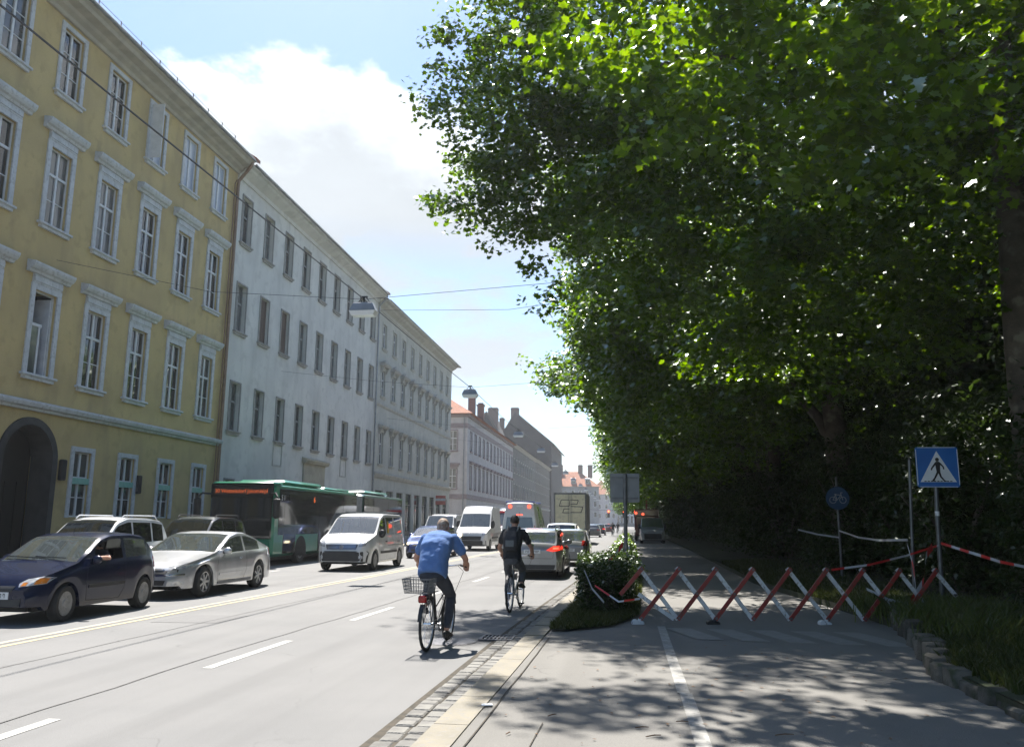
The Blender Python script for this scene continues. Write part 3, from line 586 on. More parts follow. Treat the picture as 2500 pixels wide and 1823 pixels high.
# --- the row that runs on down the street, and the tall gabled houses behind --
def rowhouse(name, label, y0, y1, ze, m, roofm, bays, dx=0., dp=13.):
    o = thing(name, label, 'building', (FX+dx, 0, 0)); cs = [y0+(y1-y0)*(k+.5)/bays for k in range(bays)]
    rows = [(6.0, 8.7), (10.7, 13.1)] + ([(15.1, 17.4), (19.0, 21.2)] if ze > 20 else [])
    mb = MB(); facade(mb, y0, y1, 0, ze, [(c-.6, c+.6, a, b) for c in cs for a, b in rows], .2); shell(mb, y0, y1, ze, dp); mb.build('wall', m, o)
    tp = window(o, 1.2, 2.5, .14, M_frame, M_wg, (.62,), 2, (), .15, 1, 0, M_stone); u = []
    for c in cs:
        for a, b in rows: setw(tp, 0, c, a+.1, u)
    cw = MB(); cw.prism([(-.01, ze-.5), (.1, ze-.5), (.5, ze-.15), (.7, ze), (-.01, ze+.05)], 'y', y0, y1); cw.prism([(-.01, 4.7), (.1, 4.7), (.25, 5.0), (-.01, 5.2)], 'y', y0, y1); cw.build('cornice', M_stone, o)
    rf = MB(); h = dp*.36; rf.quad((.8, y0, ze), (.8, y1, ze), (-dp/2, y1, ze+h), (-dp/2, y0, ze+h)); rf.quad((-dp/2, y0, ze+h), (-dp/2, y1, ze+h), (-dp-.6, y1, ze), (-dp-.6, y0, ze)); rfo = rf.build('roof', roofm, o)
    gb = MB(); gb.add(((0, y0+.01, ze), (-dp, y0+.01, ze), (-dp/2, y0+.01, ze+h-.05)), ((0, 1, 2),)); gb.add(((0, y1-.01, ze), (-dp, y1-.01, ze), (-dp/2, y1-.01, ze+h-.05)), ((0, 1, 2),)); gb.build('gable', m, o)
    return o, rfo
rowhouse('grey_row_house', 'grey terraced house in the row just past the mauve corner house', 150.05, 190, 15.9, plaster('grey_plaster', (.17, .165, .16), (.14, .14, .135), (.11, .11, .105)), M_slate, 11)
rowhouse('brown_row_house', 'brownish grey terraced house at the far end of the row', 190.05, 227, 16.1, plaster('brown_plaster', (.15, .135, .12), (.13, .12, .11), (.1, .095, .09)), M_slate, 10)
g1 = thing('gabled_house', 'tall dark grey house with a steep gable rising over the row of houses', 'building', (-19.6, 228, 0))
def gabled(o, w, ze, zr, ln, asym=.5):
    mb = MB(); mb.add(((0, 0, 0), (-w, 0, 0), (-w, 0, ze), (-w*asym, 0, zr), (0, 0, ze)), ((0, 1, 2, 3, 4),)); mb.quad((0, 0, 0), (0, ln, 0), (0, ln, ze), (0, 0, ze)); mb.quad((-w, 0, 0), (-w, ln, 0), (-w, ln, ze), (-w, 0, ze)); mb.build('wall', M_dgr, o)
    rf = MB()
    for (a, b) in ((.9, -w*asym), (-w-.3, -w*asym)):
        rf.add(((a, -.3, ze-.6), (b, -.3, zr+.15), (b, ln, zr+.15), (a, ln, ze-.6), (a, -.3, ze-.2), (b, -.3, zr+.5), (b, ln, zr+.5), (a, ln, ze-.2)), ((3, 2, 1, 0), (4, 5, 6, 7), (0, 1, 5, 4), (1, 2, 6, 5), (2, 3, 7, 6), (3, 0, 4, 7)))
    r = rf.build('roof', M_slate, o); return r
r1 = gabled(g1, 15.5, 23.4, 32.0, 40, .66); chim(r1, -10.6, 2.5, 29, 33.4, 2.2, 1.6); chim(r1, -14.4, 3, 26, 30.6, 1.4)
ww = MB(); ww.box(-6.6, -5.4, -.06, .0, 15, 17.6); ww.build('gable_window', M_dark, g1)
g2 = thing('gabled_house', 'second tall dark gable with a broad chimney, to the left of the first', 'building', (-33.0, 214, 0)); r2 = gabled(g2, 9, 25, 30.2, 30, .3); chim(r2, -1.2, 2, 26, 31.4, 2.6, 1.8)
# panes differ from window to window
rv = random.Random(77)
for o in list(COL.objects):
    if o.name.split('.')[0] == 'pane' and o.data.materials[0] is M_wg and rv.random() < .38: o.material_slots[0].link = 'OBJECT'; o.material_slots[0].material = rv.choice((M_wg2, M_wg3, M_wg3))
# --- end of the street -------------------------------------------------------
def block(name, label, x0, x1, y0, dp, ze, zr, m, roofm, bays, rows, rz=0., win=True):
    o = thing(name, label, 'building', (x1, y0, 0), rz); w = x1-x0
    mb = MB(); mb.box(-w, 0, 0, dp, 0, ze); mb.build('wall', m, o)
    rf = MB(); h = zr-ze; i = min(dp/2, h*1.1); rf.add(((.5, -.5, ze), (-w-.5, -.5, ze), (-w-.5, dp+.5, ze), (.5, dp+.5, ze), (-i, dp/2, zr), (-w+i, dp/2, zr)), ((0, 1, 5, 4), (1, 2, 5), (2, 3, 4, 5), (3, 0, 4), (3, 2, 1, 0))); r = rf.build('roof', roofm, o)
    if win:
        f = MB(); f.box(-.55, .55, -.06, 0, 0, 2.0); f2 = MB(); f2.quad((-.45, -.063, .1), (.45, -.063, .1), (.45, -.063, 1.9), (-.45, -.063, 1.9)); wo = f.build('window', M_frame, o); f2.build('pane', M_wg, wo); fi = True
        for b in range(bays):
            for zz in rows:
                q = wo if fi else copy_tree(wo, o); fi = False; q.location = (-w*(b+.5)/bays, 0, zz)
    return o, r
o, r = block('orange_roofed_house', 'grey house with an orange tiled roof and dormers at the far bend of the street', -30, -8.6, 300, 16, 14.6, 20.4, plaster('far_grey_plaster', (.36, .345, .34), (.31, .3, .3), (.26, .25, .25)), M_tile, 8, (3.6, 7.4, 11.2), R(6))
for k in range(4):
    x = -19.5+k*5.2; d = MB(); d.prism([(1.0, 15.6), (5.2, 15.6), (5.2, 18.0), (1.0, 17.5)], 'x', x-.9, x+.9); do = d.build('dormer', M_lil, r); d = MB(); d.quad((x-.7, .985, 15.9), (x+.7, .985, 15.9), (x+.7, .985, 17.2), (x-.7, .985, 17.2)); d.build('dormer_pane', M_wg, do)
for x in (-18, -13.5, -6.2, -2.6): chim(r, x, 7.5, 18, 22.4, 1.7, 1.3)
block('orange_roofed_house', 'paler house with a plain orange roof half hidden by the far trees', -14, -2.5, 345, 14, 13.4, 19.5, M_lil, M_tile, 4, (3.6, 7.4, 11))
o, r = block('striped_office_block', 'grey office block with tall white window stripes closing the end of the street', -20, 12, 410, 12, 10.5, 11.2, pm('dull_curtain_wall', (.10, .115, .125), (.08, .09, .1), 2, .4), M_zinc, 1, (), win=False)
f = MB()
for k in range(20): f.box(-31.4+k*1.6, -30.9+k*1.6, -.3, 0, 1.8, 10.2)
f.box(-32, 0, -.35, 0, 5.2, 5.9); f.build('white_fins', M_trim, o)
f = MB(); f.box(-31.5, -.5, -.1, 0, 2, 10); f.build('window_band', M_wg, o)
# ------------------------------------------------------------ street furniture
M_galv = pm('galvanised_steel', (.15, .155, .16), (.10, .105, .11), 6, .45, .7)
M_alu = pm('sign_back_alu', (.20, .205, .21), (.15, .155, .16), 3, .5, .4)
M_blue = pm('sign_blue', (.012, .13, .42), (.01, .115, .38), 3, .4)
M_signw = pm('sign_white', (.75, .76, .77), (.66, .67, .68), 4, .45)
M_black = pm('black_plastic', (.012, .012, .013), (.02, .02, .02), 6, .5)
M_red = pm('barrier_red', (.27, .022, .018), (.21, .02, .017), 4, .45, c3=(.13, .045, .035), s3=22)
M_bwhite = pm('barrier_white', (.60, .62, .64), (.48, .5, .52), 4, .45, c3=(.27, .265, .25), s3=22)
M_tapeR = pm('tape_red', (.55, .025, .02), (.45, .02, .02), 5, .3); M_tapeW = pm('tape_white', (.50, .52, .55), (.40, .42, .45), 5, .3)
M_wire = pm('steel_cable', (.05, .05, .055), (.07, .07, .075), 10, .5, .5)
M_lampg = pm('lamp_housing', (.30, .31, .32), (.24, .25, .26), 4, .4, .4)
M_lampl = pm('lamp_lens', (.9, .91, .91), (.85, .86, .86), 4, .15)
lamps = [(25.7, 8.55), (45.2, 8.75), (67.2, 8.75), (86.4, 9.1), (104, 8.8), (124, 9), (144, 9), (168, 9.1), (193, 9.2), (215, 9.3), (232, 9.3), (255, 9.3), (281, 9.4)]
nth = 'nearest second third fourth fifth sixth seventh eighth ninth tenth eleventh twelfth thirteenth'.split()
l0 = None
for i, (y, z) in enumerate(lamps):
    lab = f'{nth[i]} grey box street lamp hanging from the cables over the road'
    if l0 is None:
        l0 = o = thing('street_lamp', lab, 'street lamp', (-8.5, y, z), 0, 'lamps hung over the middle of the road')
        m = MB(); m.add([(-.36, -.17, 0), (.36, -.17, 0), (.36, .17, 0), (-.36, .17, 0), (-.27, -.12, .20), (.27, -.12, .20), (.27, .12, .20), (-.27, .12, .20), (-.25, -.10, .23), (.25, -.10, .23), (.25, .10, .23), (-.25, .10, .23)], ((0, 1, 5, 4), (1, 2, 6, 5), (2, 3, 7, 6), (3, 0, 4, 7), (4, 5, 9, 8), (5, 6, 10, 9), (6, 7, 11, 10), (7, 4, 8, 11), (8, 9, 10, 11), (3, 2, 1, 0))); m.build('housing', M_lampg, o)
        m = MB(); m.add([(-.36, -.17, -.005), (.36, -.17, -.005), (.36, .17, -.005), (-.36, .17, -.005), (-.30, -.14, -.13), (.30, -.14, -.13), (.30, .14, -.13), (-.30, .14, -.13)], ((0, 1, 5, 4), (1, 2, 6, 5), (2, 3, 7, 6), (3, 0, 4, 7), (7, 6, 5, 4))); m.build('lens', M_lampl, o)
        o.scale = (1.25, 1.25, 1.25); m = MB(); m.box(-.20, .20, -.02, .02, .23, .26); m.tube([(0, 0, .25), (0, 0, .42)], .025, 6); m.box(-.09, .09, -.03, .03, .38, .42); m.tube([(-.16, 0, .25), (-.05, 0, .4)], .012, 5); m.tube([(.16, 0, .25), (.05, 0, .4)], .012, 5); m.build('hanger', M_wire, o)
    else: o = copy_tree(l0); o['label'] = lab; o.location = (-8.5, y, z)
cb = MB(); P = [(-8.5, 2, 8.6)]
for (y, z) in lamps[:9]: P += [(-8.5, y-8, z+.30), (-8.5, y, z+.42)] if y > 26 else [(-8.5, 12, 8.72), (-8.5, y, z+.42)]
cb.tube(P, .018, 5); tag(cb.build('lamp_cable', M_wire), 'dark cable running lengthwise over the road from lamp to lamp', 'cable')
for i, (y, z) in enumerate(lamps[:6]):
    c = MB(); c.tube([(-19.95, y+.3*i, z+1.6+(.6 if i == 0 else 0)), (-14, y, z+.85), (-8.5, y, z+.42), (-2, y, z+.8), (7.0, y+.2, z+1.9)], .009, 4)
    tag(c.build('span_wire', M_wire), f'thin wire spanning the road from the facades to the trees at the {nth[i]} lamp', 'wire', 'span wires across the road')
c = MB(); c.tube([(-19.9, 64.4, 19.0), (-8, 57, 16.8), (7, 50, 16.6)], .016, 4); tag(c.build('span_wire', M_wire), 'high thin wire from the eaves of the white building towards the trees', 'wire', 'span wires across the road')

def plate(t, name, w, h, cy, z, m, back, rc=.04, y=-.03):
    def rr(w, h, r): return [(sx*(w/2-r)+r*math.cos(a), sz*(h/2-r)+r*math.sin(a)) for sx, sz, a0 in ((1, 1, 0), (-1, 1, 90), (-1, -1, 180), (1, -1, 270)) for a in [R(a0+q*22.5) for q in range(5)]]
    b = MB(); b.prism([(p[0], p[1]+z) for p in rr(w, h, rc)], 'y', y-.02, y, 0); return b.build(name, m, t)
# crossing sign on its two posts
t = thing('crossing_sign', 'blue square pedestrian crossing sign with walking figure, on a grey post', 'sign', (5.46, 15.3, .3))
m = MB(); m.tube([(-.09, 0, -.3), (-.05, 0, 1.6), (0, 0, 2.75)], .038, 10); po = m.build('post', M_galv, t); m = MB(); m.lathe([(.0395, 1.52), (.0395, 1.60)], (-.05, 0, 0), 'z', 10); m.build('sticker', M_signw, po)
sg_ = plate(t, 'sign_plate', .70, .70, 0, 2.36, M_blue, M_alu)
m = MB(); m.prism([(-.30, 2.10), (.30, 2.10), (0, 2.64)], 'y', -.054, -.0505); m.build('white_triangle', M_signw, sg_)
m = MB(); 
def flat(poly, y0=-.058, y1=-.0545): m.prism([(a, b+2.10) for a, b in poly], 'y', y0, y1)
m.prism([(math.cos(a)*.032, 2.49+math.sin(a)*.034) for a in [k*math.pi/6 for k in range(12)]], 'y', -.058, -.0545)
flat([(-.028, .355), (.030, .355), (.045, .33), (.038, .17), (-.02, .17), (-.035, .30)])            # torso
flat([(-.035, .345), (-.022, .31), (-.085, .235), (-.105, .25)]); flat([(-.105, .25), (-.085, .235), (-.098, .20), (-.118, .215)])
flat([(.030, .352), (.05, .335), (.10, .275), (.112, .225), (.09, .22), (.08, .265), (.03, .31)])
flat([(-.02, .175), (.018, .175), (-.03, .09), (-.065, .03), (-.105, .03), (-.07, .075)]); flat([(-.105, .03), (-.065, .03), (-.065, .012), (-.115, .012)])
flat([(.0, .175), (.038, .175), (.055, .10), (.105, .03), (.085, .018), (.03, .085)]); flat([(.085, .018), (.105, .03), (.135, .02), (.13, .008)])
for k in range(9): m.box(-.235+k*.053, -.20+k*.053, -.058, -.0545, 2.108, 2.122)
m.build('walking_figure', M_black, sg_)
m = MB()
for a, b in ((-.347, -.337), (.337, .347)): m.box(a, b, -.054, -.0505, 2.05, 2.67)
m.box(-.31, .31, -.054, -.0505, 2.697, 2.707); m.box(-.31, .31, -.054, -.0505, 2.013, 2.023); m.build('sign_edge', M_signw, sg_)
t = thing('bare_post', 'thin grey steel post just left of the crossing sign', 'post', (5.08, 15.75, .25)); m = MB(); m.tube([(-.02, 0, -.25), (.03, 0, 1.2), (.09, 0, 2.6)], .028, 10); m.build('pole', M_galv, t); m = MB(); m.lathe([(.032, 0), (.032, .03), (0, .05)], (.09, 0, 2.57), 'z', 10); m.build('post_cap', M_black, t)
# cycle path sign
t = thing('cycle_path_sign', 'round blue cycle path sign with white bicycle on a grey post', 'sign', (5.80, 23.6, .2)); m = MB(); m.tube([(0, 0, -.2), (0, 0, 2.75)], .035, 10); m.build('post', M_galv, t)
m = MB(); m.lathe([(0, -.055), (.30, -.055), (.31, -.045), (.31, -.035), (0, -.035)], (0, 0, 2.17), 'y', 32); sp = m.build('sign_disc', pm('dull_sign_blue', (.008, .05, .13), (.007, .042, .11), 3, .5), t)
m = MB()
for cx in (-.13, .13):
    c = [(cx+.085*math.cos(a), -.060, 2.50+.085*math.sin(a)) for a in [k*math.pi/8 for k in range(17)]]; m.tube(c, .008, 5, cap=False)
for a, b in (((-.13, 2.5), (-.02, 2.5)), ((-.02, 2.5), (.09, 2.64)), ((.09, 2.64), (.13, 2.5)), ((-.13, 2.5), (-.06, 2.64)), ((-.06, 2.64), (.09, 2.64)), ((-.06, 2.64), (-.02, 2.5)), ((-.09, 2.66), (-.03, 2.66)), ((.09, 2.64), (.08, 2.70)), ((.08, 2.70), (.13, 2.70))): m.tube([(a[0], -.060, a[1]), (b[0], -.060, b[1])], .009, 5)
m.v = [(v[0], v[1], v[2]-.38) for v in m.v]; m.build('bicycle_symbol', pm('faded_sign_white', (.36, .38, .40), (.28, .3, .32), 5, .6), sp)  # symbol in a greyer white than the crossing sign
# back of a square sign on the island
t = thing('square_sign', 'back of a square grey metal sign on a post at the island', 'sign', (.04, 17.9, .08)); m = MB(); m.tube([(0, 0, -.1), (.01, 0, 2.62)], .042, 10); m.build('post', M_galv, t)
sp = plate(t, 'sign_plate', .62, .62, 0, 2.32, M_alu, M_alu, .03, .075); m = MB()
for z in (2.1, 2.54): m.box(-.28, .28, .03, .054, z-.02, z+.02)
for a, b in ((-.312, -.304), (.304, .312)): m.box(a, b, .045, .075, 2.03, 2.61)
m.build('bracket', M_galv, sp)
# lattice barrier
t = thing('lattice_barrier', 'red and white folding lattice barrier pulled across the path', 'barrier', (.28, 13.9, .06), math.atan2(.75, 4.45)); N_ = 7; S = .612; z0, z1 = .09, .86
def bar(a, b, y, m, nm):
    d = Vector((b[0]-a[0], 0, b[1]-a[1])).normalized(); q = Vector((-d.z, 0, d.x))*.032; A, B = Vector((a[0], y, a[1])), Vector((b[0], y, b[1])); mb = MB(); A -= d*.03; B += d*.03; h = Vector((0, .011, 0))
    mb.add([A-q-h, A+q-h, B+q-h, B-q-h, A-q+h, A+q+h, B+q+h, B-q+h], ((3, 2, 1, 0), (4, 5, 6, 7), (0, 1, 5, 4), (1, 2, 6, 5), (2, 3, 7, 6), (3, 0, 4, 7))); return mb.build(nm, m, t)
for k in range(-1, N_+1):
    x = k*S
    if k >= 0: bar((x-.02, z0), (x+S, z1), -.016, M_red, 'red_bar')
    else: bar((x+S*.45, (z0+z1)/2), (x+S, z1), -.016, M_red, 'red_bar')
    if k < N_: bar((x+S-.02, z1), (x+2*S-.05, z0), .016, M_bwhite, 'white_bar')
bar((-.02-S*.05+.02, (z0+z1)/2-.03), (S-.05-.07, z0), .016, M_bwhite, 'white_bar')
bar(((N_+1)*S-.02, z1), ((N_+1)*S+.30, .47), .016, M_bwhite, 'white_bar')
m = MB()
for k in range(N_+2):
    for (x, z) in ((k*S, z1), (k*S-.02, z0), (k*S+S*.5-.02, (z0+z1)/2)): m.lathe([(0, -.036), (.02, -.036), (.02, .036), (0, .036)], (x, 0, z), 'y', 10)
m.build('bolts', M_galv, t)
for k in (0, 2, 5):
    m = MB(); x = k*S-.02; m.box(x-.14, x+.05, -.05, .05, -.035, .04, bev=.02); m.tube([(x, 0, z0), (x-.05, 0, .02)], .03, 8); m.lathe([(0, -.06), (.055, -.06), (.06, -.04), (.06, .04), (.055, .06), (0, .06)], (x-.1, 0, .01), 'y', 14); m.build('foot', M_bwhite if k != 2 else M_black, t)
# barrier tape
def tape(label, pts, w=.075, seg=.30, start=0):
    P = [Vector(p) for p in pts]; o = MB(); d = 0.
    for a, b in zip(P[:-1], P[1:]):
        L_ = (b-a).length; n = max(1, int(L_/.06))
        for k in range(n):
            u, v = a.lerp(b, k/n), a.lerp(b, (k+1)/n); tw = lambda s: Vector((.25*math.sin(s*3.1), .35*math.sin(s*2.3+1), 1)).normalized()*w/2
            o.quad(u-tw(d), v-tw(d+L_/n), v+tw(d+L_/n), u+tw(d), int((d+start)/seg) % 2); d += L_/n
    tag(o.build('barrier_tape', [M_tapeR, M_tapeW]), label, 'tape', 'red and white barrier tape')
tape('striped tape sloping from the crossing sign post out of the right edge', [(5.41, 15.28, 1.36), (5.9, 14.2, 1.10), (6.5, 13.0, .92), (7.4, 11.2, .75)], .048, .2)
tape('striped tape between the lattice barrier and the crossing sign post', [(3.4, 14.5, .92), (4.1, 14.8, 1.0), (4.85, 15.3, 1.14), (5.41, 15.27, 1.33)], .036, .5, .3)
tape('pale tape sagging between the cycle sign and the bare post', [(5.77, 23.5, 1.50), (5.6, 21, 1.36), (5.35, 18.5, 1.34), (5.02, 15.7, 1.40)], .045, 30, 31)
tape('short loose tape left of the cycle sign post', [(4.7, 23.5, 1.52), (5.2, 23.5, 1.40), (5.77, 23.55, 1.32)], .045, 30, 31)
tape('tape ends tied around the square sign post over the hedge', [(-.02, 17.85, 1.22), (-.2, 17.6, .98), (-.5, 17.4, .70)], .13, .18)
tape('white tape hanging down the square sign post', [(.03, 17.8, 1.2), (.0, 17.75, .8), (-.06, 17.7, .42)], .07, 30, 31)
tape('white tape strand across the dark hedge block', [(-.68, 14.52, .85), (-.55, 14.5, .55), (-.35, 14.55, .32)], .035, 30, 31)
tape('striped tape from the hedge to the end of the lattice barrier', [(-.5, 14.5, .60), (-.1, 14.3, .36), (.25, 13.9, .45)], .03, .3)
tape('crumpled striped tape hanging from the bare post', [(5.0, 15.7, 1.35), (4.98, 15.4, .95), (4.93, 15.2, .55)], .07, .33, .33)
tape('striped tape bunched at the right end of the lattice barrier', [(5.25, 15.2, 1.30), (5.05, 14.95, 1.15), (4.95, 14.85, .75), (4.7, 14.75, .42), (4.62, 14.7, .25), (4.35, 14.63, .12)], .12, .26)
tape('white tape strand drooping from the bunched tape to the lattice', [(3.95, 14.55, .62), (4.3, 14.62, .45), (4.62, 14.7, .38)], .045, 30, 31)
# low dry stone wall at the right
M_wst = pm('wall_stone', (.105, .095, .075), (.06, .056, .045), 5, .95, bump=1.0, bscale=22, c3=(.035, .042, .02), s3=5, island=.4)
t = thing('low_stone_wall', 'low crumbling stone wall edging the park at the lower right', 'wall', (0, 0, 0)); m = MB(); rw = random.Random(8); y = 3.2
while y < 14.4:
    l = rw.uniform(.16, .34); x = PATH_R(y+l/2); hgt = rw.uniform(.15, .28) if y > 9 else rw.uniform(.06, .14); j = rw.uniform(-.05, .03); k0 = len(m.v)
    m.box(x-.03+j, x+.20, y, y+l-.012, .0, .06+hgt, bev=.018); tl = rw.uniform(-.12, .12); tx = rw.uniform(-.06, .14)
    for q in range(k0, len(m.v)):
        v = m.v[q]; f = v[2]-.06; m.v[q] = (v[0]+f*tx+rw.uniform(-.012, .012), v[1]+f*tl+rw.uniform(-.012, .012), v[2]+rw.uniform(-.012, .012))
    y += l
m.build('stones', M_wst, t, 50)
# far traffic lights
M_ledr = emis('red_signal', (1, .06, .02), 7)
for i, x in enumerate((-2.6, .05)):
    t = thing('traffic_light', ('left' if not i else 'right')+' of the two far red traffic lights hung over the road', 'traffic light', (x, 150, 3.6), 0, 'far red traffic lights'); m = MB(); m.box(-.2, .2, -.1, .1, -.95, .35, bev=.05); m.build('housing', M_black, t)
    m = MB(); m.lathe([(0, -.12), (.16, -.12), (.16, -.1), (0, -.1)], (0, 0, .12), 'y', 14); m.build('red_lens', M_ledr, t)
c = MB(); c.tube([(-9, 150, 4.2), (5, 150, 3.6)], .03, 5); tag(c.build('span_wire', M_wire), 'far wire that carries the two red traffic lights', 'wire', 'span wires across the road')
# litter on the pavement
M_twig = pm('dry_twig', (.16, .09, .05), (.11, .06, .035), 20, .9)
rt = random.Random(12)
M_dleaf = pm('dry_leaf', (.20, .11, .05), (.14, .08, .04), 8, .8)
lm = MB()
for k in range(160):
    y = rt.uniform(5.6, 12); x = rt.uniform(-1.2, 3.0); a = rt.uniform(0, 3.14); l = rt.choice((.012, .02, .03)); dx, dy = math.cos(a)*l, math.sin(a)*l
    lm.quad((x-dx, y-dy, .064), (x+dy*.5, y-dx*.5, .068), (x+dx, y+dy, .066), (x-dy*.5, y+dx*.5, .07))
tag(lm.build('leaf_litter', M_dleaf), kind='stuff')
for i, (x, y, a, l) in enumerate(((-.62, 7.25, .9, .09), (.12, 6.95, .3, .10), (-.05, 6.25, .1, .10), (.45, 7.2, .05, .09), (.2, 6.7, .5, .12), (-.9, 6.6, 1.2, .06), (1.2, 6.9, .3, .14))):
    c = MB(); l *= .55; dx, dy = math.cos(a)*l, math.sin(a)*l; c.tube([(x-dx, y-dy, .066), (x+.006, y+.01, .070), (x+dx, y+dy, .067)], [.004, .005, .003], 5); tag(c.build('twig', M_twig), 'small dry twig lying on the sunlit pavement', 'twig', 'dry twigs on the pavement')
c = MB(); c.box(-.05, .05, -.03, .03, 0, .012, bev=.005); o = tag(c.build('paper_scrap', M_signw), 'crumpled white paper scrap beside the kerb', 'litter'); o.location = (-1.22, 7.55, .06); o.rotation_euler.z = .3
# ------------------------------------------------------------ vehicles
def paint(name, c, metal=0., rough=.28): return pm(name, c, tuple(x*.93 for x in c), 1.5, rough, metal, coat=1., c3=tuple(x*.8+.02 for x in c), s3=2.3)
M_tyre = pm('tyre_rubber', (.018, .018, .018), (.028, .027, .026), 9, .85)
M_rim = pm('alloy_rim', (.42, .43, .44), (.34, .35, .36), 8, .35, .75)
M_hub = pm('steel_hubcap', (.30, .30, .30), (.22, .22, .22), 8, .5, .4)
M_und = pm('underbody', (.012, .012, .012), (.02, .02, .02), 5, .9)
M_trimb = pm('dull_black_trim', (.022, .022, .023), (.03, .03, .031), 8, .6)
M_chrome = pm('chrome', (.7, .7, .72), (.6, .6, .62), 5, .12, 1.)
M_gls = glassm('car_glass', (.84, .92, .90), .30, (.15, .175, .17))
M_gld = glassm('tinted_glass', (.3, .34, .34), .7, (.008, .01, .011))
M_seat = pm('seat_fabric', (.05, .05, .052), (.035, .035, .037), 12, .9)
M_hlamp = pm('headlamp_lens', (.62, .64, .66), (.30, .31, .33), 9, .08, .3, spec=.9)
M_amber = pm('amber_lens', (.72, .24, .03), (.5, .16, .02), 9, .12)
M_rlamp = pm('red_lens', (.30, .012, .01), (.2, .01, .008), 6, .12)
M_rlit = emis('lit_red_lamp', (1, .045, .02), .5, (.4, .02, .02)); M_rlit2 = emis('lit_red_core', (1, .10, .05), 1.1)
M_hlit = emis('lit_headlamp', (1, .82, .5), 2.5, (.8, .8, .8))
M_plate = pm('licence_plate', (.62, .63, .64), (.54, .55, .56), 6, .4)
M_seam = pm('panel_gap', (.006, .006, .006), (.01, .01, .01), 6, .9)

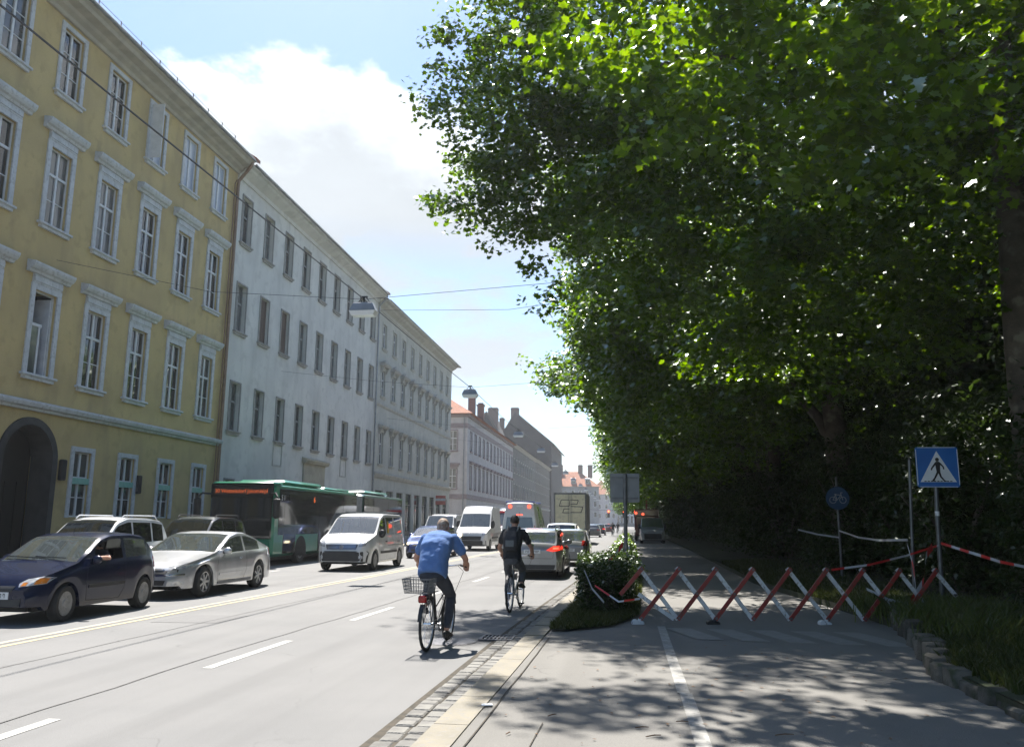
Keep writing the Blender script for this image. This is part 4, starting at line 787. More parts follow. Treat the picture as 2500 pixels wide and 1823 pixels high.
def smooth_curve(pts, x, s=.07):
    xs = [p[0] for p in pts]; zs = [p[1] for p in pts]; k = np.linspace(-2, 2, 9); wt = np.exp(-k*k/2)
    return float((np.interp(x+k*s, xs, zs)*wt).sum()/wt.sum())
class Car:
    # x runs from the front (0) to the tail (L); y left/right; later moved so that the origin is the middle on the ground
    def __init__(s, name, label, L_, Wd, top, belt, plan, cowl, rf, rr, rb, wheels, wr, win, sill=.22, tumble=.17, loc=(0, 0), rz=0, mp=None, mg=None, group='cars in the street', cat='car', rim='alloy', ends=.25, tints=None, full=True, openw=()):
        s.L, s.W = L_, Wd; s.t = thing(name, label, cat, (loc[0], loc[1], 0), rz, group); s.mp = mp
        zr = max(p[1] for p in top); hw0 = Wd/2
        xs = sorted(set([round(v, 3) for v in np.arange(0, L_+.001, .055 if full else .11)]+[L_, .02, .06, L_-.02, L_-.06]+[cowl, rf, rr, rb]+[w for ab in win for w in ab]))
        xs = [x for i, x in enumerate(xs) if i == 0 or x-xs[i-1] > .008]
        rows = []
        for x in xs:
            zt = smooth_curve(top, x, .05); zb = min(smooth_curve(belt, x, .06), zt-.012); hw = smooth_curve(plan, x, .04)*Wd/2
            zl = sill+ (0.06 if x < .25 or x > L_-.25 else 0)
            for wx in wheels:
                d = abs(x-wx); ra = wr+.055
                if d < ra: zl = max(zl, wr+math.sqrt(ra*ra-d*d)*1.0)
            zl = min(zl, zb-.06); cab = max(0, zt-zb); isc = cab > .05
            hr = hw*(1-tumble*min(1.1, cab/max(.05, zr-zb)))-.03 if isc else hw-.10
            P = [(hw-.10, zl-.0), (hw-.015, zl), (hw, zl+(zb-zl)*.38), (hw-.004, zl+(zb-zl)*.72), (hw-.03, zb-.015)]
            def side(u): return (hw-.045+(hr-hw+.045)*u, zb+(zt-.06*min(1, cab/.3)-zb)*u)
            if isc: P += [side(.09), side(.88), side(1.)]+[(hr-.06, zt-.028), (hr*.55, zt-.008), (0, zt)]
            else:
                c = zt-zb; P += [(hw-.055, zb+c*.25), (hw-.075, zb+c*.4), (hw-.11, zb+c*.55), (hw*.78, zb+c*.8), (hw*.45, zb+c*.95), (0, zt)]
            rows.append(P)
        s.xs = xs; n = len(rows[0]); V = []
        for x, P in zip(xs, rows): V += [(x, p[0], p[1]) for p in P]+[(x, -p[0], p[1]) for p in P[:-1]]
        m2 = 2*n-1
        def vid(i, j): return i*m2+j if j >= 0 else i*m2+n+(-j-1)
        body, sg, ws, rw = MB(), MB(), MB(), MB(); allf = []
        cols = [list(range(n)), [-(j+1) for j in range(n-1)]+[n-1]]
        sets = {'b': [], 'w': [], 'r': []}
        for q in range(len(win)): sets[f's{q}0'] = []; sets[f's{q}1'] = []
        for i in range(len(xs)-1):
            xm = (xs[i]+xs[i+1])/2
            for ci, cset in enumerate(cols):
                for j in range(n-1):
                    f = (vid(i, cset[j]), vid(i, cset[j+1]), vid(i+1, cset[j+1]), vid(i+1, cset[j])); k = 'b'
                    if j == 5:
                        for q, (a, b) in enumerate(win):
                            if a <= xm <= b: k = f's{q}{ci}'
                    if j >= 8 and cowl+.03 < xm < rf-.03: k = 'w'
                    if j >= 8 and rr+.03 < xm < rb-.04: k = 'r'
                    sets[k].append(f); allf.append(f)
        for i in (0, len(xs)-1):
            loop = [vid(i, j) for j in range(n)]+[vid(i, -(j+1)) for j in range(n-2, -1, -1)]; sets['b'].append(tuple(loop)); allf.append(tuple(loop))
        s.bvh = BVHTree.FromPolygons([Vector(v) for v in V], allf); s.off = Vector((-L_/2, 0, 0))
        def mk(key, nm, mat):
            if not sets[key]: return None
            used = sorted({q for f in sets[key] for q in f}); mp_ = {q: a for a, q in enumerate(used)}; mb = MB(); mb.add([Vector(V[q])+s.off for q in used], [tuple(mp_[q] for q in f) for f in sets[key]])
            return mb.build(nm, mat, s.t, 38)
        s.body = mk('b', 'body', mp); g = mg or M_gls
        
        for q in range(len(win)):
            for e in (0, 1):
                if (q, e) not in openw: mk(f's{q}{e}', 'side_window', g)
        mk('w', 'windscreen', g); mk('r', 'rear_window', (tints or g))
        ub = MB(); lo = sill-.02
        hwm = min(Wd/2-.26, Wd*.36); ub.box(.18, L_-.18, -hwm, hwm, lo, .62); 
        prev = .12
        for wx in list(wheels)+[L_-.12+wr+.1]:
            q_ = Wd*.30 if prev < .2 or wx > L_ else Wd/2-.13; ub.box(prev, wx-wr-.09, -q_, q_, lo, min(.6, s.zat(belt, .5)-.1)); prev = wx+wr+.09
            if wx > L_: break
        ub.box(cowl-.1, rb+.05 if rb < L_ else L_-.2, -hwm, hwm, .6, .68)
        o = MB(); o.v, o.f, o.m = [tuple(Vector(v)+s.off) for v in ub.v], ub.f, ub.m; o.build('underbody', M_und, s.t)
        for wx in wheels:
            for e in (-1, 1): s.wheel(wx, e, wr, rim)
    def zat(s, pts, x): return float(np.interp(x, [p[0] for p in pts], [p[1] for p in pts]))
    def wheel(s, wx, e, r, kind):
        y = e*(s.W/2-.025); m = MB(); w = .2
        prof = [(r*.66, -w), (r*.9, -w), (r*.985, -w+.03), (r, -w+.06), (r, -.05), (r*.985, -.02), (r*.92, 0), (r*.68, -.005), (r*.66, -.03)]
        m.lathe([(a, b*e) for a, b in prof], (wx+s.off.x, y, r), 'y', 28); o = m.build('wheel', M_tyre, s.t, 50); q = MB(); c = (wx+s.off.x, y, r)
        q.lathe([(r*.67, -.03*e), (r*.67, -.012*e), (r*.61, -.016*e), (r*.60, -.07*e)], c, 'y', 28)
        if kind == 'alloy':
            for k in range(7):
                a = k*2*math.pi/7; d = Vector((math.cos(a), 0, math.sin(a))); t_ = Vector((-d.z, 0, d.x)); C_ = Vector(c)
                P = []
                for (rad, wd) in ((.05, .028), (r*.62, .022)):
                    for yy in (-.02, -.06):
                        for sg in (-1, 1): P.append(C_+d*rad+t_*wd*sg+Vector((0, yy*e, 0)))
                q.add(P, ((0, 1, 5, 4), (2, 3, 7, 6), (0, 2, 6, 4), (1, 3, 7, 5)))
            q.lathe([(0, -.012*e), (.05, -.014*e), (.065, -.03*e), (.065, -.06*e)], c, 'y', 14)
        else:
            q.lathe([(0, -.008*e), (r*.2, -.008*e), (r*.24, -.02*e), (r*.42, -.022*e), (r*.6, -.014*e)], c, 'y', 28)
            for k in range(7):
                a = k*2*math.pi/7; q.lathe([(0, -.004*e), (.028, -.006*e), (.03, -.03*e)], (c[0]+math.cos(a)*r*.46, c[1]-.008*e, c[2]+math.sin(a)*r*.46), 'y', 8)
        q.build('rim', M_rim if kind == 'alloy' else M_hub, o, 40)
        z = MB(); z.lathe([(r*.64, -.10*e), (0, -.10*e)], c, 'y', 20); z.build('brake_drum', M_und, o)
    def cast(s, o, d):
        h = s.bvh.ray_cast(Vector(o), Vector(d), 9); return h[0] if h[0] else None
    def decal(s, name, poly, face, mat, off=.006, rings=5, parent=None, dens=6):
        # a shaped piece laid on the skin: poly in (y,z) for front/rear, (x,z) for the sides
        P = [];
        for a, b in zip(poly, poly[1:]+poly[:1]): P += [(a[0]+(b[0]-a[0])*k/dens, a[1]+(b[1]-a[1])*k/dens) for k in range(dens)]
        c = (sum(p[0] for p in P)/len(P), sum(p[1] for p in P)/len(P)); n = len(P); vs = []; last = None; ok = True
        def shoot(u, w):
            if face == 'front': h = s.cast((-3, u, w), (1, 0, 0)); nv = Vector((-1, 0, 0))
            elif face == 'rear': h = s.cast((s.L+3, u, w), (-1, 0, 0)); nv = Vector((1, 0, 0))
            else: e = 1 if face == 'left' else -1; h = s.cast((u, e*4, w), (0, -e, 0)); nv = Vector((0, e, 0))
            return (h+nv*off, nv) if h else (None, nv)
        for k in range(rings, -1, -1):
            for p in (P if k else [c]):
                h, nv = shoot(c[0]+(p[0]-c[0])*k/rings, c[1]+(p[1]-c[1])*k/rings)
                if h is None: h = last if last is not None else Vector((0, 0, .5))
                last = h; vs.append(h)
        m = MB(); fs = []
        for k in range(rings-1): fs += [(k*n+i, k*n+(i+1) % n, (k+1)*n+(i+1) % n, (k+1)*n+i) for i in range(n)]
        fs += [((rings-1)*n+i, (rings-1)*n+(i+1) % n, rings*n) for i in range(n)]
        base = len(vs); vs += [v-nv*(off+.012) for v in vs[:n]]; fs += [(i, base+i, base+(i+1) % n, (i+1) % n) for i in range(n)]
        m.add([v+s.off for v in vs], fs); return m.build(name, mat, parent or s.t, 40)
    def seam(s, pts, face, w=.008, mat=None, off=.0025, name='panel_gap', mb=None):
        own = True; m = MB(); e = 1 if face == 'left' else -1; pr = None
        for a, b in zip(pts[:-1], pts[1:]):
            L_ = math.dist(a, b); n = max(1, int(L_/.05)); dx, dz = (b[0]-a[0])/L_, (b[1]-a[1])/L_
            for k in range(n+1):
                u, v = a[0]+(b[0]-a[0])*k/n, a[1]+(b[1]-a[1])*k/n; q = []
                for sg in (-1, 1):
                    h = s.cast((u-dz*sg*w/2, e*4, v+dx*sg*w/2), (0, -e, 0)); q.append(h+Vector((0, e*off, 0))+s.off if h else None)
                if pr and k and all(q) and all(pr): m.quad(pr[0], pr[1], q[1], q[0])
                pr = q
        return m.build(name, mat or M_seam, s.t) if own else m
    def mirror(s, x, z, mat, size=(.16, .11, .09)):
        for e in (-1, 1):
            h = s.cast((x, e*4, z), (0, -e, 0)); y = (abs(h.y) if h else s.W/2)+.09
            m = MB(); m.sphere((x-s.L/2, e*y, z+.03), (size[2]*.8, size[0]*.62, size[1]*.72), 12, 8); o = m.build('wing_mirror', mat, s.t, 60)
            k = MB(); k.box(x-s.L/2-.03, x-s.L/2+.03, e*(y-.13), e*(y-.03), z-.03, z+.03); k.quad((x-s.L/2+size[2]*.62, e*y-.06, z-.02), (x-s.L/2+size[2]*.62, e*y+.06, z-.02), (x-s.L/2+size[2]*.62, e*y+.06, z+.075), (x-s.L/2+size[2]*.62, e*y-.06, z+.075)); k.build('mirror_glass', M_black, o)
    def seats(s, x, xr=None, drv=None):
        m = MB()
        for xx in [x]+([xr] if xr else []):
            for y in (-.36, .36): m.box(xx-.28-s.L/2, xx+.25-s.L/2, y-.24, y+.24, .45, .62, bev=.05); m.add([(xx+.18-s.L/2, y-.22, .6), (xx+.32-s.L/2, y-.22, .6), (xx+.48-s.L/2, y-.2, 1.10), (xx+.38-s.L/2, y-.2, 1.10), (xx+.18-s.L/2, y+.22, .6), (xx+.32-s.L/2, y+.22, .6), (xx+.48-s.L/2, y+.2, 1.10), (xx+.38-s.L/2, y+.2, 1.10)], ((0, 1, 2, 3), (4, 5, 6, 7), (0, 3, 7, 4), (1, 2, 6, 5), (3, 2, 6, 7))); m.box(xx+.40-s.L/2, xx+.50-s.L/2, y-.13, y+.13, 1.10, 1.27, bev=.03)
        m.build('seats', M_seat, s.t)
    def dash(s, x, z):
        m = MB(); m.box(x-s.L/2-.15, x-s.L/2+.28, -s.W/2+.16, s.W/2-.16, z-.35, z-.03, bev=.06); m.build('dashboard', M_trimb, s.t)
    def plate(s, face, z, w=.52, h=.11, lit=False):
        o = s.decal('licence_plate', [(-w/2, z-h/2), (w/2, z-h/2), (w/2, z+h/2), (-w/2, z+h/2)], face, M_plate, .014, 3)
        # dark characters
        e = -1 if face == 'front' else 1; h0 = s.cast((-3 if e < 0 else s.L+3, 0, z), (-e, 0, 0)); m = MB()
        if h0:
            for k in range(7):
                if k == 2: continue
                y = -w*.36+k*w*.12; xx = h0.x+e*.0165-s.L/2; hh = h*.3
                m.quad((xx, y-.016, z-hh), (xx, y-.006, z-hh), (xx, y-.006, z+hh), (xx, y-.016, z+hh)); m.quad((xx, y+.008, z-hh*(1 if k % 2 else .1)), (xx, y+.018, z-hh*(1 if k % 2 else .1)), (xx, y+.018, z+hh), (xx, y+.008, z+hh)); m.quad((xx, y-.006, z+hh-.012), (xx, y+.008, z+hh-.012), (xx, y+.008, z+hh), (xx, y-.006, z+hh))
            m.build('plate_characters', M_black, o)
        return o
def mir(poly): return [(-a, b) for a, b in poly][::-1]
IN, OUT = R(90), R(-90)    # car nose towards the camera / away from it (local +x is the tail)

def hatch(label, loc, rz, mp, sc=1., kind=0, **kw):
    return Car('hatchback_car', label, 3.85, 1.64, [(0, .52), (.05, .66), (.25, .76), (.6, .85), (1.02, .95), (1.75, 1.34), (2.1, 1.415), (2.8, 1.42), (3.3, 1.37), (3.68, .98), (3.8, .92), (3.85, .74)],
        [(0, .46), (.3, .70), (1.0, .86), (2.4, .92), (3.5, .96), (3.85, .70)], [(0, .66), (.12, .80), (.4, .93), (.9, .99), (3.1, .99), (3.55, .93), (3.78, .84), (3.85, .74)], 1.02, 1.86, 3.3, 3.72, (.72, 3.2), .29, [(1.55, 2.42), (2.52, 3.28)], loc=loc, rz=rz, mp=mp, **kw)
def wagon(label, loc, rz, mp, h=1.5, **kw):
    k = h/1.5
    return Car('estate_car', label, 4.6, 1.80, [(0, .54), (.06, .68), (.4, .80), (1.1, .96), (1.2, 1.0), (1.95, 1.40*k), (2.4, h), (3.6, h-.02), (4.1, h-.08), (4.45, 1.06), (4.55, 1.0), (4.6, .80)],
        [(0, .48), (.4, .74), (1.2, .93), (3, .98), (4.2, 1.02), (4.6, .8)], [(0, .64), (.12, .78), (.45, .92), (1.0, .98), (3.7, .98), (4.2, .94), (4.5, .87), (4.6, .80)], 1.15, 2.1, 4.08, 4.48, (.86, 3.58), .325, [(1.78, 2.55), (2.62, 3.45), (3.52, 4.08)], loc=loc, rz=rz, mp=mp, **kw)
def tail_lights(c, poly, lit=True, brake=None):
    for P in (poly, mir(poly)):
        o = c.decal('tail_light', P, 'rear', M_rlit if lit else M_rlamp, .018, 4)
    if brake: c.decal('brake_light', brake, 'rear', M_rlit2, .012, 2)
def head_lights(c, poly, m=None, rings=4):
    for P in (poly, mir(poly)): c.decal('headlight', P, 'front', m or M_hlamp, .012, rings)

# 1 dark blue hatchback at the left edge
M_navy = pm('dark_blue_paint', (.004, .008, .028), (.006, .010, .032), 1.5, .2, 0, coat=.2, spec=.35)
c = hatch('dark blue three-door hatchback with orange indicators and its driver\'s arm on the open window', (-9.85, 13.85), IN, M_navy, rim='cap', openw=((0, 1),)); c.t.scale = (.90, 1, 1)
for e, f in ((1, 'left'), (-1, 'right')):
    mb = MB(); c.seam([(1.28, .88), (1.22, .62), (1.26, .30), (2.30, .27), (2.44, .45), (2.47, .93)], f, mb=mb); None
    c.decal('door_handle', [(2.2, .78), (2.36, .785), (2.36, .82), (2.2, .815)], f, M_navy, .03, 3)
    c.decal('side_moulding', [(1.3, .50), (2.42, .50), (2.42, .555), (1.3, .555)], f, M_trimb, .012, 3)
    c.decal('tail_light', [(3.64, .74), (3.80, .74), (3.78, .95), (3.62, .95)], f, M_rlamp, .012, 3)
hl = [(.40, .585), (.70, .63), (.745, .72), (.66, .745), (.46, .705), (.38, .64)]
head_lights(c, hl); 
for s_ in (1, -1):
    P = [(.60, .625), (.70, .64), (.71, .715), (.64, .72)]; c.decal('indicator', P if s_ > 0 else mir(P), 'front', M_amber, .022, 3)
    P = [(.42, .60), (.50, .61), (.51, .66), (.44, .655)]; c.decal('indicator', P if s_ > 0 else mir(P), 'front', M_amber, .02, 3)
c.decal('grille', [(-.30, .52), (.30, .52), (.34, .60), (-.34, .60)], 'front', M_trimb, .012, 3); c.decal('lower_intake', [(-.46, .29), (.46, .29), (.48, .40), (-.48, .40)], 'front', M_trimb, .012, 3); c.plate('front', .455)
c.mirror(1.42, .93, M_navy); c.seats(1.75, 2.75); c.dash(1.25, .95)
m = MB(); m.lathe([(.17, -.012), (.185, 0), (.17, .012), (.165, 0), (.17, -.012)], (1.50-c.L/2, -.36, .86), 'x', 20); m.build('steering_wheel', M_black, c.t)
m = MB(); m.tube([(1.98-c.L/2, 0, 1.40), (2.02-c.L/2, 0, 1.5)], .006, 5); m.build('aerial', M_black, c.t)
for e in (-.3, .25):
    m = MB(); a = Vector((1.05-c.L/2, e-.2, 1.0)); m.tube([a, a+Vector((.08, .62, .02))], .01, 5); m.build('wiper', M_black, c.t)
DARKCAR = c
# 2 silver coupe
M_silver = paint('silver_paint', (.52, .53, .55), .55, .3)
c = Car('coupe_car', 'silver two-door coupe with a long sloping roof, behind the dark blue hatchback', 4.75, 1.86, [(0, .50), (.05, .64), (.3, .74), (.9, .86), (1.40, .95), (2.2, 1.32), (2.6, 1.395), (3.05, 1.385), (3.5, 1.28), (4.05, 1.06), (4.3, 1.0), (4.62, .98), (4.72, .90), (4.75, .72)],
    [(0, .45), (.3, .66), (1.3, .86), (3, .90), (4.2, .96), (4.75, .7)], [(0, .56), (.1, .70), (.4, .87), (.9, .97), (1.5, 1.), (3.6, 1.), (4.2, .94), (4.6, .83), (4.75, .70)], 1.38, 2.36, 3.2, 4.18, (.93, 3.63), .325, [(1.85, 2.78), (2.86, 3.62)], loc=(-10.0, 18.85), rz=IN, mp=M_silver)
for f in ('left', 'right'):
    mb = MB(); c.seam([(1.52, .9), (1.42, .66), (1.46, .32), (2.72, .29), (2.86, .5), (2.88, .92)], f, mb=mb); c.seam([(4.28, .95), (4.32, .6), (4.2, .4)], f, mb=mb); None
    c.decal('door_handle', [(2.55, .76), (2.74, .765), (2.74, .80), (2.55, .795)], f, M_silver, .03, 3); c.decal('tail_light', [(4.40, .80), (4.70, .78), (4.68, .92), (4.45, .94)], f, M_rlamp, .012, 3)
    c.decal('side_moulding', [(1.5, .43), (2.7, .43), (2.7, .475), (1.5, .475)], f, M_silver, .014, 3); c.decal('sill_skirt', [(1.45, .235), (3.15, .235), (3.15, .30), (1.45, .30)], f, pm('shaded_grey', (.2, .2, .21)), .008, 3)  # sill strip in a darker grey than the body
head_lights(c, [(.34, .60), (.62, .60), (.84, .66), (.84, .72), (.66, .715), (.40, .66)]); c.decal('grille', [(-.46, .50), (.46, .50), (.52, .58), (.40, .63), (-.40, .63), (-.52, .58)], 'front', M_trimb, .012, 4); c.decal('chrome_bar', [(-.44, .595), (.44, .595), (.44, .625), (-.44, .625)], 'front', M_chrome, .02, 2)
c.decal('bumper_strip', [(.28, .475), (.86, .50), (.86, .535), (.28, .51)], 'front', M_chrome, .014, 3); c.decal('bumper_strip', mir([(.28, .475), (.86, .50), (.86, .535), (.28, .51)]), 'front', M_chrome, .014, 3)
c.decal('lower_intake', [(-.46, .30), (.46, .30), (.50, .40), (-.50, .40)], 'front', M_trimb, .012, 3); c.plate('front', .44)
for P in ([(.60, .30), (.76, .31), (.76, .38), (.60, .38)],): head_lights(c, P)
c.mirror(1.78, .93, M_silver); c.seats(2.1, 3.0); c.dash(1.6, .95)
m = MB(); m.lathe([(.17, -.012), (.185, 0), (.17, .012), (.165, 0), (.17, -.012)], (1.85-c.L/2, -.38, .86), 'x', 20); m.build('steering_wheel', M_black, c.t); COUPE = c
# 3 + 4 the two cars in the outer lane behind them
M_white = paint('white_paint', (.66, .67, .68)); M_grey = paint('dark_grey_paint', (.05, .055, .06), .4)
def rails(c, h, x0, x1, m):
    for e in (-1, 1):
        k = MB(); y = e*(c.W/2*.72); k.tube([(x0-c.L/2, y, h-.05), (x0+.12-c.L/2, y, h+.035), (x1-.12-c.L/2, y, h+.03), (x1-c.L/2, y, h-.07)], .016, 6); k.build('roof_rail', m, c.t)
c = wagon('white sport utility car with roof rails, half hidden behind the dark blue hatchback', (-13.85, 20.6), IN, M_white, 1.72, mg=M_gld); rails(c, 1.72, 2.2, 3.9, M_white); head_lights(c, [(.5, .66), (.8, .7), (.82, .8), (.55, .76)]); c.mirror(1.6, 1.02, M_white); c.seats(2.0, 2.9)
c = wagon('dark grey estate car with roof rails, half hidden behind the silver coupe', (-13.95, 25.9), IN, M_grey, 1.78, mg=M_gld); rails(c, 1.78, 2.2, 3.9, M_trimb); head_lights(c, [(.5, .66), (.8, .7), (.82, .8), (.55, .76)], M_hlit if False else None); c.mirror(1.6, 1.02, M_grey); c.seats(2.0, 2.9)
# 6 small white panel van with a black bumper
M_vanw = paint('van_white', (.60, .605, .60), 0, .35)
c = Car('passenger_van', 'white van with windows, black bumper and lettered bonnet in front of the green bus', 4.85, 1.9, [(0, .60), (.05, .86), (.15, .98), (.75, 1.16), (.98, 1.22), (1.72, 1.80), (2.1, 1.93), (2.6, 1.95), (4.5, 1.93), (4.72, 1.86), (4.82, 1.2), (4.85, .8)],
    [(0, .5), (.15, .88), (.9, 1.08), (2.0, 1.14), (4.7, 1.14), (4.85, .78)], [(0, .70), (.08, .82), (.3, .93), (.8, .99), (4.4, .99), (4.7, .95), (4.85, .88)], .93, 1.84, 4.66, 4.80, (.92, 4.0), .335, [(1.50, 2.22), (2.32, 3.25), (3.40, 4.45)], sill=.26, tumble=.13, loc=(-9.35, 29.35), rz=IN, mp=M_vanw, group=None, cat='van', rim='cap', tints=M_gld)
for f in ('left', 'right'):
    mb = MB(); c.seam([(1.32, 1.1), (1.28, .7), (1.42, .34), (2.2, .32), (2.27, 1.86)], f, mb=mb); c.seam([(3.32, 1.86), (3.30, .34), (2.3, .33)], f, mb=mb); c.seam([(2.3, .82), (4.6, .82)], f, mb=mb, w=.012); None
    c.decal('side_moulding', [(1.45, .55), (3.55, .55), (3.55, .63), (1.45, .63)], f, M_trimb, .014, 3); c.decal('door_handle', [(2.05, .93), (2.2, .93), (2.2, .97), (2.05, .97)], f, M_trimb, .03, 2); c.decal('yellow_mark', [(2.42, 1.24), (2.55, 1.24), (2.62, 1.62), (2.5, 1.66)], f, pm('sticker_yellow', (.55, .36, .03), (.5, .33, .03)), .02, 3)
head_lights(c, [(.58, .80), (.80, .84), (.80, 1.02), (.72, 1.04), (.60, .95)]); c.decal('grille', [(-.50, .72), (.50, .72), (.56, .88), (-.56, .88)], 'front', M_trimb, .010, 4)
for z in (.74, .785, .83, .87): c.decal('grille_slat', [(-.5, z), (.5, z), (.51, z+.017), (-.51, z+.017)], 'front', M_chrome, .018, 2)
m = c.decal('emblem', [(.07*math.cos(a), .80+.07*math.sin(a)) for a in [k*math.pi/5 for k in range(10)]], 'front', pm('emblem_grey', (.25, .25, .28)), .028, 2, dens=1)
c.decal('bumper', [(-.84, .30), (.84, .30), (.88, .62), (.84, .67), (-.84, .67), (-.88, .62)], 'front', M_trimb, .02, 6); c.plate('front', .53)
for s_ in (1, -1): P = [(.62, .42), (.74, .42), (.74, .52), (.62, .52)]; c.decal('fog_light', P if s_ > 0 else mir(P), 'front', M_hlamp, .03, 2)
P = [(.30, 1.02), (.52, 1.0), (.50, 1.08), (.36, 1.10)]; c.decal('yellow_logo', mir(P), 'front', pm('logo_yellow', (.6, .42, .03), (.55, .38, .03)), .012, 3)
def text(body, size, mat, loc, rot, parent, name, ext=.002):
    cu = bpy.data.curves.new(name, 'FONT'); cu.body = body; cu.size = size; cu.extrude = ext; cu.align_x = 'CENTER'; cu.align_y = 'CENTER'; o = bpy.data.objects.new(name, cu); COL.objects.link(o); dg = bpy.context.evaluated_depsgraph_get(); me = bpy.data.meshes.new_from_object(o.evaluated_get(dg)); bpy.data.objects.remove(o); me.materials.clear(); me.materials.append(mat); q = bpy.data.objects.new(name, me); COL.objects.link(q); q.parent = parent; q.location = loc; q.rotation_euler = rot; return q
h = c.cast((.5, .1, 4), (0, 0, -1)); ang = math.atan2(.09, .45)
text('BRUMSTER', .17, pm('letter_grey', (.2, .2, .21)), (h.x-c.L/2, 0.1, h.z+.008), (ang+.02, 0, R(-90)), c.t, 'bonnet_lettering') if False else None
M_let = pm('faded_lettering', (.22, .22, .23), (.3, .3, .3), 9, .5)
q = text('DRUM', .16, M_let, (h.x-c.L/2+.02, .12, h.z+.02), (R(16), 0, R(-90)), c.t, 'bonnet_lettering')
text('noa.at', .15, M_let, (3.75-c.L/2, .945, .95), (R(88), 0, R(180)), c.t, 'side_lettering'); text('noa.at', .15, M_let, (3.75-c.L/2, -.945, .95), (R(88), 0, 0), c.t, 'side_lettering')
c.mirror(1.42, 1.2, M_trimb, (.2, .2, .1)); c.seats(2.0, 3.0); c.dash(1.3, 1.2); 
m = MB()
for x in (2.5, 4.2): m.box(x-.02-c.L/2, x+.02-c.L/2, -.75, .75, 1.95, 1.99)
for e in (-.7, .7): m.tube([(2.4-c.L/2, e, 2.0), (4.4-c.L/2, e, 1.99)], .014, 5)
m.build('roof_rack', M_galv, c.t)
# 8 blue car and 7 the white van beyond it
M_bluec = paint('metallic_blue_paint', (.03, .055, .19), .4)
c = wagon('blue car with lit headlights, seen past the head of the blue-shirted rider', (-9.15, 39.6), IN, M_bluec, 1.48, full=False); head_lights(c, [(.46, .62), (.74, .66), (.78, .76), (.52, .74)]); c.decal('headlight', [(-.78, .62), (-.58, .62), (-.58, .73), (-.78, .73)], 'front', M_hlit, .03, 3); c.decal('headlight', [(.62, .62), (.76, .62), (.76, .72), (.62, .72)], 'front', M_hlit, .03, 3); c.plate('front', .5); c.decal('grille', [(-.4, .56), (.4, .56), (.45, .64), (-.45, .64)], 'front', M_trimb, .012, 3); c.decal('lower_intake', [(-.48, .32), (.48, .32), (.48, .42), (-.48, .42)], 'front', M_trimb, .012, 3); c.mirror(1.6, 1.0, M_bluec); c.seats(2.0, 2.9)
def bigvan(label, loc, rz, h, L_=5.6, mp=None, **kw):
    return Car('high_roof_van', label, L_, 2.02, [(0, .62), (.05, .95), (.2, 1.12), (.9, 1.32), (1.05, 1.36), (1.75, 2.1), (2.1, h-.18), (2.6, h), (L_-.3, h-.02), (L_-.08, h-.12), (L_-.02, 1.3), (L_, .85)], [(0, .55), (.2, 1.0), (1.0, 1.22), (2.2, 1.28), (L_-.1, 1.28), (L_, .82)],
        [(0, .72), (.08, .84), (.3, .94), (.8, .99), (L_-.4, .99), (L_-.1, .97), (L_, .94)], 1.0, 1.86, L_-.07, L_-.03, (.95, L_-1.25), .35, kw.pop('win', [(1.5, 2.3)]), sill=.3, tumble=kw.pop('tumble', .12), loc=loc, rz=rz, mp=mp or M_vanw, group='high-roofed vans', cat='van', rim='cap', **kw)
c = bigvan('white high-roofed van with amber lit indicator, coming towards the rider with the backpack', (-8.75, 50.4), IN, 2.62); head_lights(c, [(.6, .85), (.82, .9), (.82, 1.12), (.64, 1.06)]); c.decal('indicator', [(.58, .84), (.80, .84), (.80, 1.0), (.58, 1.0)], 'front', M_hlit, .04, 3); c.decal('grille', [(-.55, .62), (.55, .62), (.6, .85), (-.6, .85)], 'front', M_trimb, .015, 4); c.decal('bumper', [(-.86, .34), (.86, .34), (.86, .60), (-.86, .60)], 'front', M_trimb, .02, 4); c.plate('front', .5)
c.mirror(1.45, 1.5, M_trimb, (.22, .34, .12)); c.seats(2.1); c.dash(1.35, 1.32)
for f in ('left', 'right'): mb = MB(); c.seam([(1.3, 1.25), (1.35, .4), (2.4, .4), (2.4, 2.2)], f, mb=mb, w=.015); c.seam([(3.6, .5), (3.6, 2.3)], f, mb=mb, w=.015); None; c.decal('side_moulding', [(1.5, .7), (3.9, .7), (3.9, .8), (1.5, .8)], f, M_trimb, .02, 3)
c = bigvan('white van with a bright windscreen beside the rear of the green bus', (-11.9, 54.5), IN, 2.15, 4.9); head_lights(c, [(.6, .85), (.82, .9), (.82, 1.12), (.64, 1.06)]); c.seats(2.1); rails(c, 2.15, 2.8, 4.4, M_galv)
c = bigvan('grey van with a red roof stripe, following the high-roofed white van', (-8.4, 62.5), IN, 2.75, mp=M_grey); c.decal('red_stripe', [(-.8, 2.35), (.8, 2.35), (.8, 2.5), (-.8, 2.5)], 'front', M_rlamp, .03, 3); c.seats(2.1)
